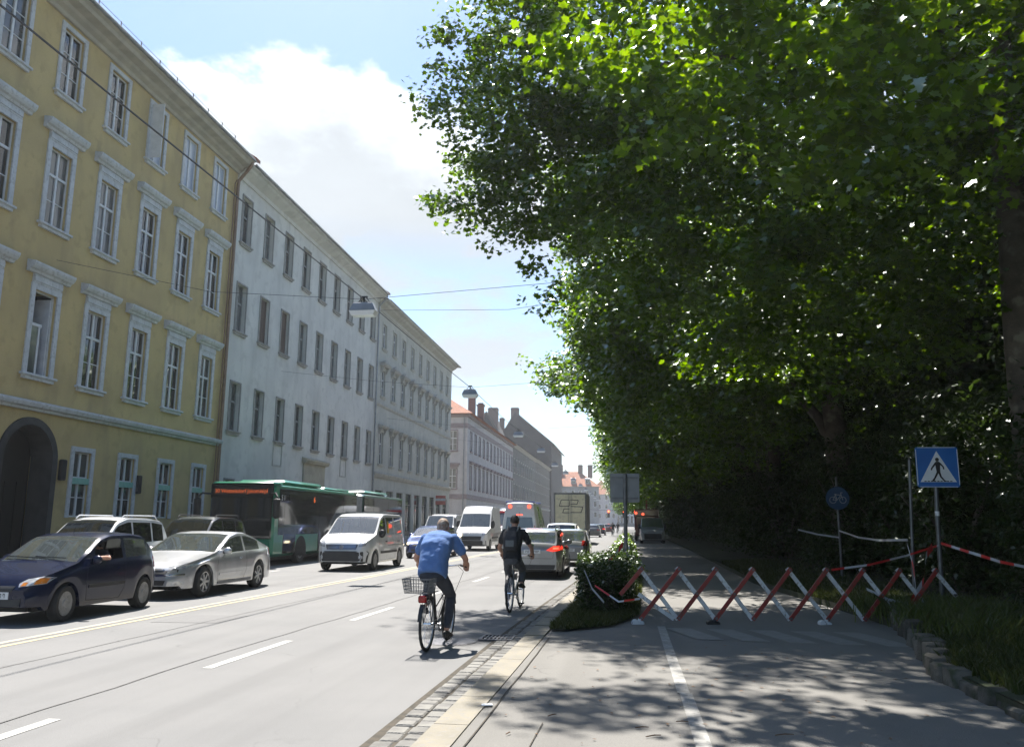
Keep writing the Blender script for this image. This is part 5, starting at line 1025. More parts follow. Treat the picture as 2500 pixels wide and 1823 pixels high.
# 10 ambulance
c = bigvan('white ambulance with red roof lights, seen from behind in the middle lane', (-5.35, 45.8), OUT, 2.72, 5.9, tints=M_gld, mg=M_gld, win=[(1.5, 2.3), (3.3, 4.4)], tumble=.26)
M_amb = pm('ambulance_orange', (.45, .08, .04), (.4, .07, .035), 3, .4)
c.decal('rear_window', [(-.74, 1.28), (.74, 1.28), (.66, 1.92), (-.66, 1.92)], 'rear', M_gld, .012, 4); tail_lights(c, [(.55, .92), (.90, .92), (.90, 1.16), (.55, 1.16)], True, [(-.16, 2.02), (.16, 2.02), (.16, 2.08), (-.16, 2.08)])
for s_ in (1, -1):
    P = [(s_*.5+.10*math.cos(a), 2.48+.10*math.sin(a)) for a in [k*math.pi/5 for k in range(10)]]; c.decal('beacon', P, 'rear', M_rlit2, .05, 2, dens=1)
c.decal('white_label', [(-.16, 2.45), (.16, 2.45), (.16, 2.51), (-.16, 2.51)], 'rear', M_signw, .04, 2)
m = MB(); m.box(-.1-.9, -.1-.6, -.75, .75, 2.66, 2.78, bev=.04); m.box(2.35, 2.62, -.78, .78, 2.64, 2.76, bev=.04); m.build('light_bar', pm('blue_light_bar', (.05, .07, .2), (.04, .05, .15), 5, .2), c.t); c.plate('rear', .72); mb = MB(); mb.quad((c.L/2+.012, -.006, .5), (c.L/2+.012, .006, .5), (c.L/2-.03, .006, 2.2), (c.L/2-.03, -.006, 2.2)); mb.build('door_gap', M_seam, c.t)
text('2004', .12, M_signw, (c.L/2+.004, .45, 1.36), (R(88), 0, R(90)), c.t, 'window_lettering')
for f in ('left', 'right'): c.decal('red_band', [(1.6, .95), (5.6, .95), (5.6, 1.15), (1.6, 1.15)], f, M_amb, .01, 4)
# 13 silver estate car, brake lights on
M_silver2 = paint('pale_silver_paint', (.24, .24, .245), .5, .3)
c = wagon('silver estate car from behind with glowing brake lights, right of the rider with the backpack', (-2.72, 27.2), OUT, M_silver2, 1.50, tints=M_gls); rails(c, 1.5, 2.3, 3.95, M_chrome)
tail_lights(c, [(.42, .84), (.62, .80), (.86, .84), (.88, .98), (.64, .97)], True, [(-.24, 1.425), (.24, 1.425), (.23, 1.46), (-.23, 1.46)])
for s_ in (1, -1): P = [(.62, .87), (.78, .87), (.78, .93), (.62, .93)]; c.decal('tail_light_core', P if s_ > 0 else mir(P), 'rear', M_rlit2, .03, 2)
c.plate('rear', .80, .50, .11); c.decal('rear_bumper', [(-.66, .29), (.66, .29), (.70, .42), (-.70, .42)], 'rear', M_trimb, .014, 4); c.decal('emblem', [(.05*math.cos(a), .98+.05*math.sin(a)) for a in [k*math.pi/5 for k in range(10)]], 'rear', M_chrome, .014, 2, dens=1)
mb = MB()
for (y0, z0_, y1, z1_) in ((-.6, .60, .6, .60), (-.62, .60, -.66, 1.0), (.62, .60, .66, 1.0)):
    pr = None
    for k in range(13):
        y, z = y0+(y1-y0)*k/12, z0_+(z1_-z0_)*k/12; h = c.cast((9, y, z), (-1, 0, 0)); q = h+Vector((.003, 0, 0))+c.off
        if pr: d = (q-pr).normalized(); w_ = Vector((0, -d.z, d.y))*.004; mb.quad(pr-w_, pr+w_, q+w_, q-w_)
        pr = q
mb.build('tailgate_gap', M_seam, c.t); c.seats(2.0, 2.9); c.mirror(1.6, 1.0, M_silver2)
for f in ('left', 'right'): mb = MB(); c.seam([(2.58, .98), (2.58, .35)], f, mb=mb); c.seam([(3.5, .98), (3.3, .55), (3.2, .35), (1.4, .33)], f, mb=mb); None
m = MB(); m.tube([(3.85-c.L/2, 0, 1.5), (4.0-c.L/2, 0, 1.56)], .012, 5); m.build('aerial', M_black, c.t)
# cars ahead of it
c = hatch('silver hatchback just ahead of the silver estate car', (-2.15, 34.4), OUT, M_silver2, full=False); tail_lights(c, [(.52, .78), (.74, .78), (.72, .98), (.54, .98)], False); c.plate('rear', .62)
c = wagon('white-roofed car with red tail lights, ahead of the silver hatchback', (-3.0, 42.5), OUT, M_white, 1.66, full=False, mg=M_gld); tail_lights(c, [(.42, .9), (.86, .9), (.86, 1.03), (.42, 1.03)], True); c.plate('rear', .7)
for i, (x, y, m_, h, nm) in enumerate(((-3.6, 101, M_grey, 1.5, 'dark car just past the box truck, first of the far queue'), (-3.35, 118, M_navy, 1.55, 'dark car with a lit tail light, second in the far queue'), (-2.6, 142, paint('maroon_paint', (.10, .03, .035)), 1.6, 'maroon car, third in the far queue'), (-6.2, 128, M_white, 1.5, 'white car in the far middle lane'), (-5.6, 158, M_silver2, 1.5, 'silver car at the far end of the queue'))):
    c = wagon(nm, (x, y), OUT, m_, h, full=False, mg=M_gld); tail_lights(c, [(.5, .8), (.86, .8), (.86, .95), (.5, .95)], i in (1, 2))
# green articulated bus
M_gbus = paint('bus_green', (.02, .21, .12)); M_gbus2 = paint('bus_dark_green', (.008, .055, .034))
M_busg = pm('bus_black_glass', (.010, .013, .014), (.018, .021, .022), .8, .06, spec=.8, coat=.5)
t = thing('articulated_bus', 'long green articulated bus with black windows and an orange destination display', 'bus', (-14.05, 29.2, 0)); HW = 1.275
def bx(name, x0, x1, y0, y1, z0, z1, m, bev=.08, par=None): b = MB(); b.box(x0, x1, y0, y1, z0, z1, bev=bev); return b.build(name, m, par or t, 40)
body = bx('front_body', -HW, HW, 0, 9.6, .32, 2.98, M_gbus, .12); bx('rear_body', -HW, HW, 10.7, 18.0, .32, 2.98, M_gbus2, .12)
m = MB()
for k in range(12): y = 9.6+k*.092; m.box(-HW+.05+(k % 2)*.07, HW-.05-(k % 2)*.07, y, y+.09, .45, 2.9, bev=.03)
m.build('bellows', pm('grey_bellows', (.36, .37, .37), (.27, .28, .28), 4, .8), t)
for nm, y0, y1 in (('window_strip', .45, 9.55), ('window_strip', 10.75, 17.8)):
    for e in (-1, 1): bx(nm, e*(HW-.03), e*(HW+.012), y0, y1, 1.12, 2.84, M_busg, .02)
for e in (-1, 1):
    for y in (1.55, 5.2, 8.2, 12.9, 15.6): bx('door_panel', e*(HW-.02), e*(HW+.018), y-.6, y+.6, .42, 2.72, M_busg, .02)
fr = bx('windscreen', -HW+.07, HW-.07, -.03, .05, .98, 2.50, M_busg, .03)
hd = bx('destination_box', -HW+.05, HW-.05, -.035, .05, 2.45, 3.0, pm('display_black', (.006, .006, .007), (.01, .01, .01), 3, .25), .04)
M_led = emis('amber_leds', (1, .20, .05), .42, (.2, .04, .01)); q = text('30 Wetzelsdorf Jakominipl', .185, M_led, (-.02, -.042, 2.72), (R(90), 0, 0), hd, 'display_text')
mlen = max(v.co.x for v in q.data.vertices)-min(v.co.x for v in q.data.vertices); q.scale = (2.05/mlen, 1.15, 1)
dots = MB()
for k in range(9): dots.box(-1.06, 1.06, -.0455, -.0445, 2.60+k*.032, 2.607+k*.032)
for k in range(70): dots.box(-1.06+k*.0305, -1.053+k*.0305, -.0462, -.0452, 2.58, 2.90)
dots.build('display_grid', M_black, hd)
bx('front_apron', -HW+.04, HW-.04, -.02, .1, .36, .98, M_gbus, .05); bx('bumper', -HW+.08, HW-.08, -.06, .06, .30, .52, M_gbus2, .05)
for e in (-1, 1):
    m = MB(); m.lathe([(0, -.035), (.09, -.03), (.11, 0)], (e*.95, 0, .72), 'y', 16); m.lathe([(0, -.035), (.07, -.03), (.09, 0)], (e*.72, 0, .70), 'y', 16); m.build('headlight', M_hlamp, t)
    m = MB(); s0_ = Vector((e*(HW-.1), -.02, 2.62)); m.tube([s0_, s0_+Vector((e*.25, -.25, .02)), s0_+Vector((e*.36, -.33, -.12))], .035, 8); m.box(e*(HW+.26)-.13, e*(HW+.26)+.13, -.48, -.28, 1.72, 2.48, bev=.07); m.build('wing_mirror', M_black, t)
bx('roof_pod', -1.0, 1.0, 1.6, 5.6, 2.985, 3.22, M_gbus, .09); bx('roof_pod', -1.0, 1.0, 6.0, 9.2, 2.985, 3.12, M_gbus, .06); bx('roof_pod', -1.0, 1.0, 11.8, 15.8, 2.985, 3.2, M_gbus, .09); bx('roof_front', -HW+.06, HW-.06, .02, .9, 2.96, 3.08, M_gbus, .05)
rl = MB()
for e in (-1, 1): rl.box(e*(HW-.06), e*(HW+.006), .1, 9.5, 2.86, 2.93); rl.box(e*(HW-.06), e*(HW+.006), 10.8, 17.9, 2.86, 2.93)
rl.build('roof_edge', M_gbus, t)
q = text('S 182', .30, M_signw, (HW+.016, .95, 2.50), (R(90), 0, R(90)), t, 'fleet_number'); q = text('6', .34, M_led, (HW+.016, 4.0, 2.5), (R(90), 0, R(90)), t, 'route_number')
wh_ = []
for y in (2.75, 8.05, 14.2):
    for e in (-1, 1):
        m = MB(); m.lathe([(.30*1, -.28*e), (.47, -.28*e), (.49, -.2*e), (.49, -.05*e), (.46, 0), (.3, -.01*e)], (e*(HW+.004), y, .49), 'y' if False else 'x', 26); o = m.build('wheel', M_tyre, t, 50); k = MB(); k.lathe([(.31, -.01*e), (.27, -.02*e), (.24, -.09*e), (.12, -.09*e), (.11, -.02*e), (0, -.02*e)], (e*(HW+.004), y, .49), 'x', 24); k.build('rim', M_hub, o, 40)
        a = MB(); P = [(y+.58*math.cos(v), .49+.58*math.sin(v)) for v in [k_*math.pi/14 for k_ in range(15)]]+[(y-.58, .31), (y+.58, .31)]; a.prism(P, 'x', e*(HW-.2), e*(HW+.006)); a.build('wheel_arch', M_und, t)
bx('underbody', -1.1, 1.1, .2, 17.8, .2, .36, M_und, .02)
rp = MB(); rp.box(HW+.012, HW+.02, 6.5, 8.9, .5, 1.0); rp.build('advert_panel', M_signw, t)
# box truck
t = thing('box_truck', 'box truck with cream doors and a black outline emblem, ahead of the ambulance', 'truck', (-4.15, 65.5, 0))
M_box = pm('cream_box', (.76, .70, .49), (.68, .63, .44), 1.5, .7, c3=(.6, .55, .4), s3=5)
bxb = bx('box_body', -1.27, 1.27, 0, 7.2, 1.12, 4.0, pm('truck_side', (.16, .17, .18), (.12, .13, .14), 2, .6), .04)
for e in (-1, 1): b = MB(); b.box(e*.02 if e > 0 else -1.17, 1.17 if e > 0 else -.02, -.04, .0, 1.2, 3.86); b.build('rear_door', M_box, bxb)
b = MB()
for e in (-1, 1): b.box(e*1.19-.05, e*1.19+.05, -.03, .0, 1.12, 3.97); b.tube([(e*.14, -.07, 1.15), (e*.14, -.07, 3.9)], .018, 6); b.box(e*.14-.1, e*.14+.1, -.1, -.05, 1.32, 1.4); b.tube([(e*.42, -.07, 1.15), (e*.42, -.07, 3.9)], .018, 6) if False else None
b.box(-1.27, 1.27, -.03, 0, 3.88, 4.0); b.build('door_frame', M_galv, bxb)
b = MB(); YL = -.044
def outl(P, w=.055):
    for p, q in zip(P[:-1], P[1:]):
        d = Vector((q[0]-p[0], 0, q[1]-p[1])).normalized(); n_ = Vector((-d.z, 0, d.x))*w/2; A, B = Vector((p[0], YL, p[1]))-d*w/2, Vector((q[0], YL, q[1]))+d*w/2; b.quad(A-n_, B-n_, B+n_, A+n_)
outl([(-.06, 3.44), (-.62, 3.44), (-.72, 3.38), (-.84, 2.98), (-.80, 2.94), (-.12, 2.94), (-.08, 2.98)]); outl([(-.02, 3.34), (-.02, 3.0)]); outl([(.06, 3.44), (.62, 3.42), (.64, 3.36), (.56, 3.12), (.52, 3.10), (.08, 3.10)]); outl([(.1, 3.26), (.5, 3.26)]) if False else None
outl([(.08, 2.94), (.98, 2.90), (1.0, 2.84), (.88, 2.50), (.82, 2.46), (.08, 2.46)]); outl([(-.08, 2.74), (-.48, 2.74), (-.58, 2.44), (-.08, 2.44)]); b.build('outline_emblem', M_black, bxb)
b = MB(); b.box(-1.2, 1.2, -.12, .3, .72, 1.1); b.box(-1.1, 1.1, -.02, .2, .45, .75); b.build('tail_lift', M_trimb, t)
b = MB(); b.box(-1.0, 1.0, .3, 8.6, .6, 1.1); b.build('chassis', M_und, t); cabb = bx('cab', -1.15, 1.15, 7.4, 9.2, .6, 3.0, M_white, .15); b = MB(); b.box(-1.0, 1.0, 9.15, 9.22, 1.7, 2.7); b.build('windscreen', M_busg, cabb)
for e in (-1, 1):
    b = MB(); b.box(e*.85-.14, e*.85+.14, -.16, -.10, .78, .92); b.build('tail_light', M_rlit2 if e > 0 else M_rlit, t)
    for y in (1.8, 8.2): m = MB(); m.lathe([(.26, -.34*e), (.46, -.34*e), (.48, -.28*e), (.48, -.05*e), (.45, 0), (.26, -.01*e)], (e*1.2, y, .48), 'x', 24); o = m.build('wheel', M_tyre, t, 50); k = MB(); k.lathe([(.27, -.02*e), (.22, -.08*e), (0, -.06*e)], (e*1.2, y, .48), 'x', 20); k.build('rim', M_hub, o)
b = MB(); b.box(-.95, -.43, -.14, -.11, .55, .66); b.build('licence_plate', M_plate, t)
for (x0, x1, z) in ((-.6, -.2, 1.32), (.12, .55, 1.30)): text('8.2 t' if x0 < 0 else '78', .16, M_black, ((x0+x1)/2, -.046, z), (R(90), 0, 0), bxb, 'door_lettering')
# van parked on the path in deep shade, red truck behind it
c = bigvan('van parked facing us on the shaded path under the trees', (2.35, 71.0), IN, 2.12, 4.9, mp=paint('shaded_van_white', (.30, .31, .32))); c.decal('bumper', [(-.9, .34), (.9, .34), (.9, .84), (-.9, .84)], 'front', M_trimb, .02, 4); head_lights(c, [(.62, .9), (.84, .92), (.84, 1.08), (.66, 1.05)]); c.mirror(1.45, 1.4, M_trimb, (.2, .3, .12))  # white van; the shade of the trees is painted into this darker white
t = thing('red_truck', 'red truck with two lit red lamps behind the parked van', 'truck', (2.2, 80, 0)); bb = bx('box_body', -1.15, 1.15, 0, 5, 1.0, 3.0, paint('dull_red', (.09, .015, .012)), .06); bx('cab', -1.1, 1.1, -1.6, -.1, .5, 2.4, paint('dull_red_cab', (.09, .015, .012)), .12)
for (x, z) in ((-1.0, 2.62), (-.35, 2.52)): b = MB(); b.lathe([(0, -.1), (.11, -.1), (.13, 0)], (x, 0, z), 'y', 12); b.build('warning_lamp', M_rlit2, t)
b = MB(); b.box(-.08, .08, 0, .16, 3.0, 4.2); b.build('mast', M_red, t)
for e in (-1, 1):
    for y in (-.9, 3.6): m = MB(); m.lathe([(.2, -.25*e), (.4, -.25*e), (.42, -.05*e), (.38, 0), (0, -.03*e)], (e*1.12, y, .42), 'x', 20); m.build('wheel', M_tyre, t)
# ------------------------------------------------------------ people and bicycles
M_skin = pm('skin', (.50, .28, .20), (.42, .22, .155), 8, .55)
M_hairg = pm('greying_ginger_hair', (.20, .12, .075), (.33, .27, .22), 26, .7, bump=.5, bscale=70)
M_haird = pm('dark_hair', (.022, .015, .012), (.035, .025, .02), 26, .6, bump=.5, bscale=70)
M_shirtb = pm('blue_cotton', (.095, .185, .40), (.075, .15, .34), 7, .9, bump=.5, bscale=9)
M_jean = pm('dark_jeans', (.035, .042, .06), (.022, .027, .04), 9, .9, bump=.3, bscale=14)
M_jeang = pm('grey_jeans', (.085, .09, .10), (.055, .06, .068), 9, .9, bump=.3, bscale=14)
M_teed = pm('black_tee', (.012, .014, .018), (.02, .022, .026), 8, .9, bump=.4, bscale=10)
M_shoe = pm('dark_shoe', (.03, .026, .024), (.02, .018, .017), 9, .7)
M_pack = pm('dark_backpack', (.02, .022, .026), (.035, .036, .04), 7, .8, bump=.3, bscale=20)
def remesh(name, mb, mat, parent, vox=.012, smooth=6, wrinkle=0., seed=0):
    me = bpy.data.meshes.new(name); me.from_pydata(mb.v, [], mb.f); o = bpy.data.objects.new(name, me); COL.objects.link(o)
    b = bmesh.new(); b.from_mesh(me); bmesh.ops.recalc_face_normals(b, faces=b.faces); b.to_mesh(me); b.free()
    r = o.modifiers.new('r', 'REMESH'); r.mode = 'VOXEL'; r.voxel_size = vox; s = o.modifiers.new('s', 'SMOOTH'); s.iterations = smooth; s.factor = .5
    if wrinkle:
        tx = bpy.data.textures.new(name+'_folds', 'CLOUDS'); tx.noise_scale = .11; tx.noise_depth = 2; d = o.modifiers.new('d', 'DISPLACE'); d.texture = tx; d.strength = wrinkle; d.mid_level = .5
        s2 = o.modifiers.new('s2', 'SMOOTH'); s2.iterations = 2
    dg = bpy.context.evaluated_depsgraph_get(); m2 = bpy.data.meshes.new_from_object(o.evaluated_get(dg)); bpy.data.objects.remove(o)
    m2.materials.clear(); m2.materials.append(mat); m2.polygons.foreach_set('use_smooth', [True]*len(m2.polygons)); q = bpy.data.objects.new(name, m2); COL.objects.link(q); q.parent = parent; return q
def limb(mb, pts, rad, n=12):
    # tapered limb with rounded joints
    P = []; RR = []
    for i in range(len(pts)-1):
        a, b = Vector(pts[i]), Vector(pts[i+1])
        for k in range(5): t = k/5; P.append(a.lerp(b, t)); RR.append(rad[i]+(rad[i+1]-rad[i])*t+ (.006*math.sin(math.pi*t)))
    P.append(Vector(pts[-1])); RR.append(rad[-1]); mb.tube(P, RR, n)
    for p, r in zip(pts, rad): mb.sphere(p, r*1.01, 12, 8)
def torso(mb, secs, n=22, side=Vector((1, 0, 0))):
    # secs: (centre, half width, half depth); lofted superellipse rings across the spine
    C_ = [Vector(s[0]) for s in secs]; vs = []
    for i, s in enumerate(secs):
        d = (C_[min(i+1, len(C_)-1)]-C_[max(i-1, 0)]).normalized(); f = side.cross(d).normalized()
        for j in range(n):
            a = 2*math.pi*j/n; ca, sa = math.cos(a), math.sin(a); vs.append(C_[i]+side*s[1]*math.copysign(abs(ca)**.8, ca)+f*s[2]*math.copysign(abs(sa)**.8, sa))
    k = len(secs); mb.add(vs, [(i*n+j, i*n+(j+1) % n, (i+1)*n+(j+1) % n, (i+1)*n+j) for i in range(k-1) for j in range(n)]+[tuple(range(n-1, -1, -1)), tuple(range((k-1)*n, k*n))])
def head(mb, c, face=Vector((0, 1, 0)), s=1.):
    c = Vector(c); right = face.cross(Vector((0, 0, 1))).normalized(); up = right.cross(face).normalized()
    def el(off, r): 
        m = MB(); m.sphere((0, 0, 0), r, 16, 12); o = c+right*off[0]*s+face*off[1]*s+up*off[2]*s
        mb.add([o+(right*v[0]+face*v[1]+up*v[2])*s for v in m.v], m.f)
    el((0, -.01, .02), (.076, .094, .095)); el((0, .035, -.045), (.056, .055, .068)); el((0, .06, -.085), (.03, .026, .024))       # skull, jaw, chin
    el((0, .098, -.015), (.013, .020, .026)); el((0, .088, .012), (.010, .012, .03)); el((0, .082, -.055), (.026, .012, .009)); el((0, .084, -.066), (.022, .010, .008))
    for e in (-1, 1): el((e*.078, -.012, -.008), (.012, .020, .032)); el((e*.03, .077, .024), (.018, .010, .008)); el((e*.032, .079, .010), (.012, .009, .008)); el((e*.045, .058, -.02), (.022, .02, .02))
def hand(mb, wrist, d, palm, s=1., curl=1.25, e=1):
    # palm + four bent fingers of unequal length + thumb from the side, closing round a bar
    w = Vector(wrist); d = Vector(d).normalized(); pn = Vector(palm); pn = (pn-d*pn.dot(d)).normalized(); sd = d.cross(pn)*e
    for k in range(4):
        o = sd*(k-1.5)*.020; limb(mb, [w+o*.7, w+d*.05*s+o*.9, w+d*.088*s+o], [.017, .018, .013], 8)
    for k, ln in enumerate((.074, .082, .078, .060)):
        p = w+d*.088*s+sd*(k-1.5)*.0205; P = [p]; dirn = d.copy()
        for j, fr in enumerate((.42, .33, .25)):
            a = curl*(.55, .95, .8)[j]; dirn = (dirn*math.cos(a)+pn*math.sin(a)).normalized() if True else dirn; P.append(P[-1]+dirn*ln*fr*s); pn2 = pn
        limb(mb, P, [.0098, .0092, .0085, .0075], 8)
    p = w+d*.025*s-sd*.030; limb(mb, [w+d*.012, p+pn*.012, p-sd*.010+d*.032*s+pn*.030, p+d*.050*s+pn*.052+sd*.008], [.014, .0135, .011, .009], 8)
def eyes(par, c, face, s=1.):
    c = Vector(c); right = face.cross(Vector((0, 0, 1))).normalized(); up = right.cross(face).normalized()
    for e in (-1, 1):
        m = MB(); m.sphere(tuple(c+right*e*.031*s+face*.080*s+up*.012*s), .0105, 10, 8); m.build('eye', M_signw, par, 60); m = MB(); m.sphere(tuple(c+right*e*.031*s+face*.0875*s+up*.012*s), .0052, 8, 6); m.build('pupil', M_black, par, 60)
def hair(par, c, face, mat, s=1., long=.0):
    c = Vector(c); right = face.cross(Vector((0, 0, 1))).normalized(); up = right.cross(face).normalized(); m = MB(); r = random.Random(3)
    n, k = 22, 12; vs = []
    for i in range(k+1):
        th = math.pi*i/k*.66
        for j in range(n):
            a = 2*math.pi*j/n; y = math.sin(a); lim = .40 if y > .25 else (1.0 if y < -.1 else .74); t = min(th, math.pi*.66*lim); q = 1+r.uniform(-.02, .035)
            v = Vector((.086*math.sin(t)*math.cos(a), -.012+.106*math.sin(t)*math.sin(a), .022+.106*math.cos(t)))*q; vs.append(c+(right*v.x+face*v.y+up*v.z)*s)
    m.add(vs, [(i*n+j, i*n+(j+1) % n, (i+1)*n+(j+1) % n, (i+1)*n+j) for i in range(k) for j in range(n)]); return m.build('hair', mat, par, 60)
def shoe(par, heel, d, mat=None):
    heel = Vector(heel); d = Vector(d).normalized(); rt = d.cross(Vector((0, 0, 1))).normalized(); up = rt.cross(d); mb = MB()
    for (t, w, h) in ((0, .036, .045), (.06, .036, .05), (.12, .042, .04), (.18, .045, .032), (.225, .036, .026)):
        m = MB(); m.sphere((0, 0, 0), (w, .045, h), 12, 8); o = heel+d*(t-.02)+up*(h-.045); mb.add([o+rt*v[0]+d*v[1]+up*v[2] for v in m.v], m.f)
    return remesh('shoe', mb, mat or M_shoe, par, .009, 4)

M_bike = pm('dark_bike_frame', (.02, .021, .024), (.03, .03, .034), 6, .35, coat=.5); M_bikes = pm('silver_bike_frame', (.40, .41, .42), (.3, .31, .32), 6, .35, .6)
def bicycle(label, loc, rz, mf, hb_w=.62, basket=False, lamp=True, step=True, hz=1.04):
    t = thing('bicycle', label, 'bicycle', (loc[0], loc[1], 0), rz); r = .345; wb = 1.08
    for nm, y in (('rear_wheel', 0), ('front_wheel', wb)):
        m = MB(); c = [(0, y+(r-.018)*math.cos(a), r+(r-.018)*math.sin(a)) for a in [k*math.pi/20 for k in range(41)]]; m.tube(c, .0195, 8, cap=False); w = m.build('wheel', M_tyre, t, 60)
        m = MB(); c = [(0, y+(r-.045)*math.cos(a), r+(r-.045)*math.sin(a)) for a in [k*math.pi/20 for k in range(41)]]; m.tube(c, .010, 6, cap=False); m.build('rim', M_rim, w, 60)
        m = MB()
        for k in range(20): a = k*2*math.pi/20; b_ = a+(.35 if k % 2 else -.35); m.tube([((.028 if k % 4 < 2 else -.028), y+.018*math.cos(b_), r+.018*math.sin(b_)), (0, y+(r-.05)*math.cos(a), r+(r-.05)*math.sin(a))], .0017, 4)
        m.tube([(-.05, y, r), (.05, y, r)], .017, 10); m.build('spokes', M_chrome, w)
        m = MB(); P = [(0, y+(r+.022)*math.cos(a), r+(r+.022)*math.sin(a)) for a in [R(20+ (150 if nm[0] == 'r' else 120)*k/12) for k in range(13)]]
        for a, b in zip(P[:-1], P[1:]): m.quad((-.027, a[1], a[2]), (.027, a[1], a[2]), (.027, b[1], b[2]), (-.027, b[1], b[2]))
        m.build('mudguard', M_black, t)
    bb = (0, .45, .29); st = (0, .27, .78); hd0, hd1 = (0, .94, .66), (0, .90, .86); m = MB()
    m.tube([bb, st], .016, 8); m.tube([bb, hd0], .019, 8); m.tube([hd0, hd1], .021, 8); m.tube([(0, .36, .52) if step else st, (0, .93, .72)], .016, 8)
    for e in (-1, 1): m.tube([(e*.012, .45, .29), (e*.055, 0, r)], .009, 6); m.tube([(e*.012, .28, .74), (e*.055, 0, r)], .008, 6)
    m.build('frame', mf, t, 60); m = MB(); m.tube([hd0, (0, .97, .60)], .018, 8)
    for e in (-1, 1): m.tube([(e*.03, .965, .62), (e*.05, 1.0, .56), (e*.052, wb, r)], .010, 6)
    m.build('fork', mf, t, 60)
    m = MB(); m.tube([hd1, (0, .885, hz-.03)], .013, 8); m.tube([(-hb_w/2, .74, hz), (-hb_w/2+.10, .80, hz+.02), (-.09, .90, hz), (.09, .90, hz), (hb_w/2-.10, .80, hz+.02), (hb_w/2, .74, hz)], .0115, 8); h = m.build('handlebar', M_chrome, t, 60)
    for e in (-1, 1): m = MB(); m.tube([(e*(hb_w/2+.005), .735, hz), (e*(hb_w/2-.09), .795, hz+.018)], .017, 10); m.build('grip', M_black, h); m = MB(); m.tube([(e*(hb_w/2-.1), .81, hz), (e*(hb_w/2-.02), .84, hz-.02)], .005, 5); m.build('brake_lever', M_chrome, h)
    m = MB(); m.tube([(.2, .82, hz), (.24, .96, hz-.08), (.12, 1.0, hz-.35), (.05, .98, .62)], .0035, 5); m.build('brake_cable', M_black, t)
    m = MB(); m.tube([st, (0, .235, .90)], .013, 8); so = m.build('seat_post', M_chrome, t); m = MB(); m.add([(-.09, .12, .93), (.09, .12, .93), (.06, .24, .94), (.02, .40, .935), (-.02, .40, .935), (-.06, .24, .94), (-.08, .13, .885), (.08, .13, .885), (.04, .25, .89), (.012, .38, .90), (-.012, .38, .90), (-.04, .25, .89)], ((0, 1, 2, 3, 4, 5), (11, 10, 9, 8, 7, 6), (0, 6, 7, 1), (1, 7, 8, 2), (2, 8, 9, 3), (3, 9, 10, 4), (4, 10, 11, 5), (5, 11, 6, 0))); m.build('saddle', M_black, t, 60)
    m = MB(); m.lathe([(.095, .05), (.095, .054), (.05, .054), (.05, .05)], (0, .45, .29), 'x', 24); m.tube([(.06, .45, .38), (.06, 0, r+.035)], .005, 5); m.tube([(.06, .45, .20), (.06, 0, r-.035)], .005, 5); m.tube([(.07, .45, .29), (.075, .50, .13)], .010, 6); m.tube([(-.07, .45, .29), (-.075, .40, .45)], .010, 6); m.tube([(-.07, .45, .29), (.07, .45, .29)], .018, 8); m.build('crankset', M_bikes, t)
    for (x, y, z) in ((.13, .50, .13), (-.13, .40, .45)): m = MB(); m.box(x-.05, x+.05, y-.035, y+.035, z-.012, z+.012, bev=.005); m.build('pedal', M_black, t)
    if lamp:
        m = MB(); m.tube([(-.06, -.22, .74), (-.06, .28, .74)], .006, 5); m.tube([(.06, -.22, .74), (.06, .28, .74)], .006, 5)
        for k in range(4): m.tube([(-.06, -.22+k*.14, .74), (.06, -.22+k*.14, .74)], .005, 5)
        for e in (-1, 1): m.tube([(e*.06, -.15, .74), (e*.055, 0, r)], .006, 5); m.tube([(e*.06, .1, .74), (e*.055, 0, r)], .006, 5)
        m.build('luggage_rack', M_galv, t); m = MB(); m.box(-.055, .055, -.27, -.235, .63, .72, bev=.015); m.build('rear_light', M_rlamp, t)
    if basket:
        m = MB(); x0, x1, y0, y1, z0, z1 = -.25, .06, -.22, .10, .745, .92
        for k in range(5): z = z0+(z1-z0)*k/4; s_ = .03*k/4; m.tube([(x0-s_, y0-s_, z), (x1+s_, y0-s_, z), (x1+s_, y1+s_, z), (x0-s_, y1+s_, z), (x0-s_, y0-s_, z)], .0042 if k < 4 else .007, 5)
        for k in range(11):
            u = k/10; xa = x0+(x1-x0)*u; m.tube([(xa, y0, z0), (xa-.03+.06*u, y0-.03, z1)], .0036, 4); m.tube([(xa, y1, z0), (xa-.03+.06*u, y1+.03, z1)], .0036, 4); m.tube([(xa, y0, z0), (xa, y1, z0)], .0036, 4); ya = y0+(y1-y0)*u; m.tube([(x0, ya, z0), (x0-.03, ya, z1)], .0036, 4); m.tube([(x1, ya, z0), (x1+.03, ya, z1)], .0036, 4)
        m.build('wire_basket', M_galv, t)
    return t
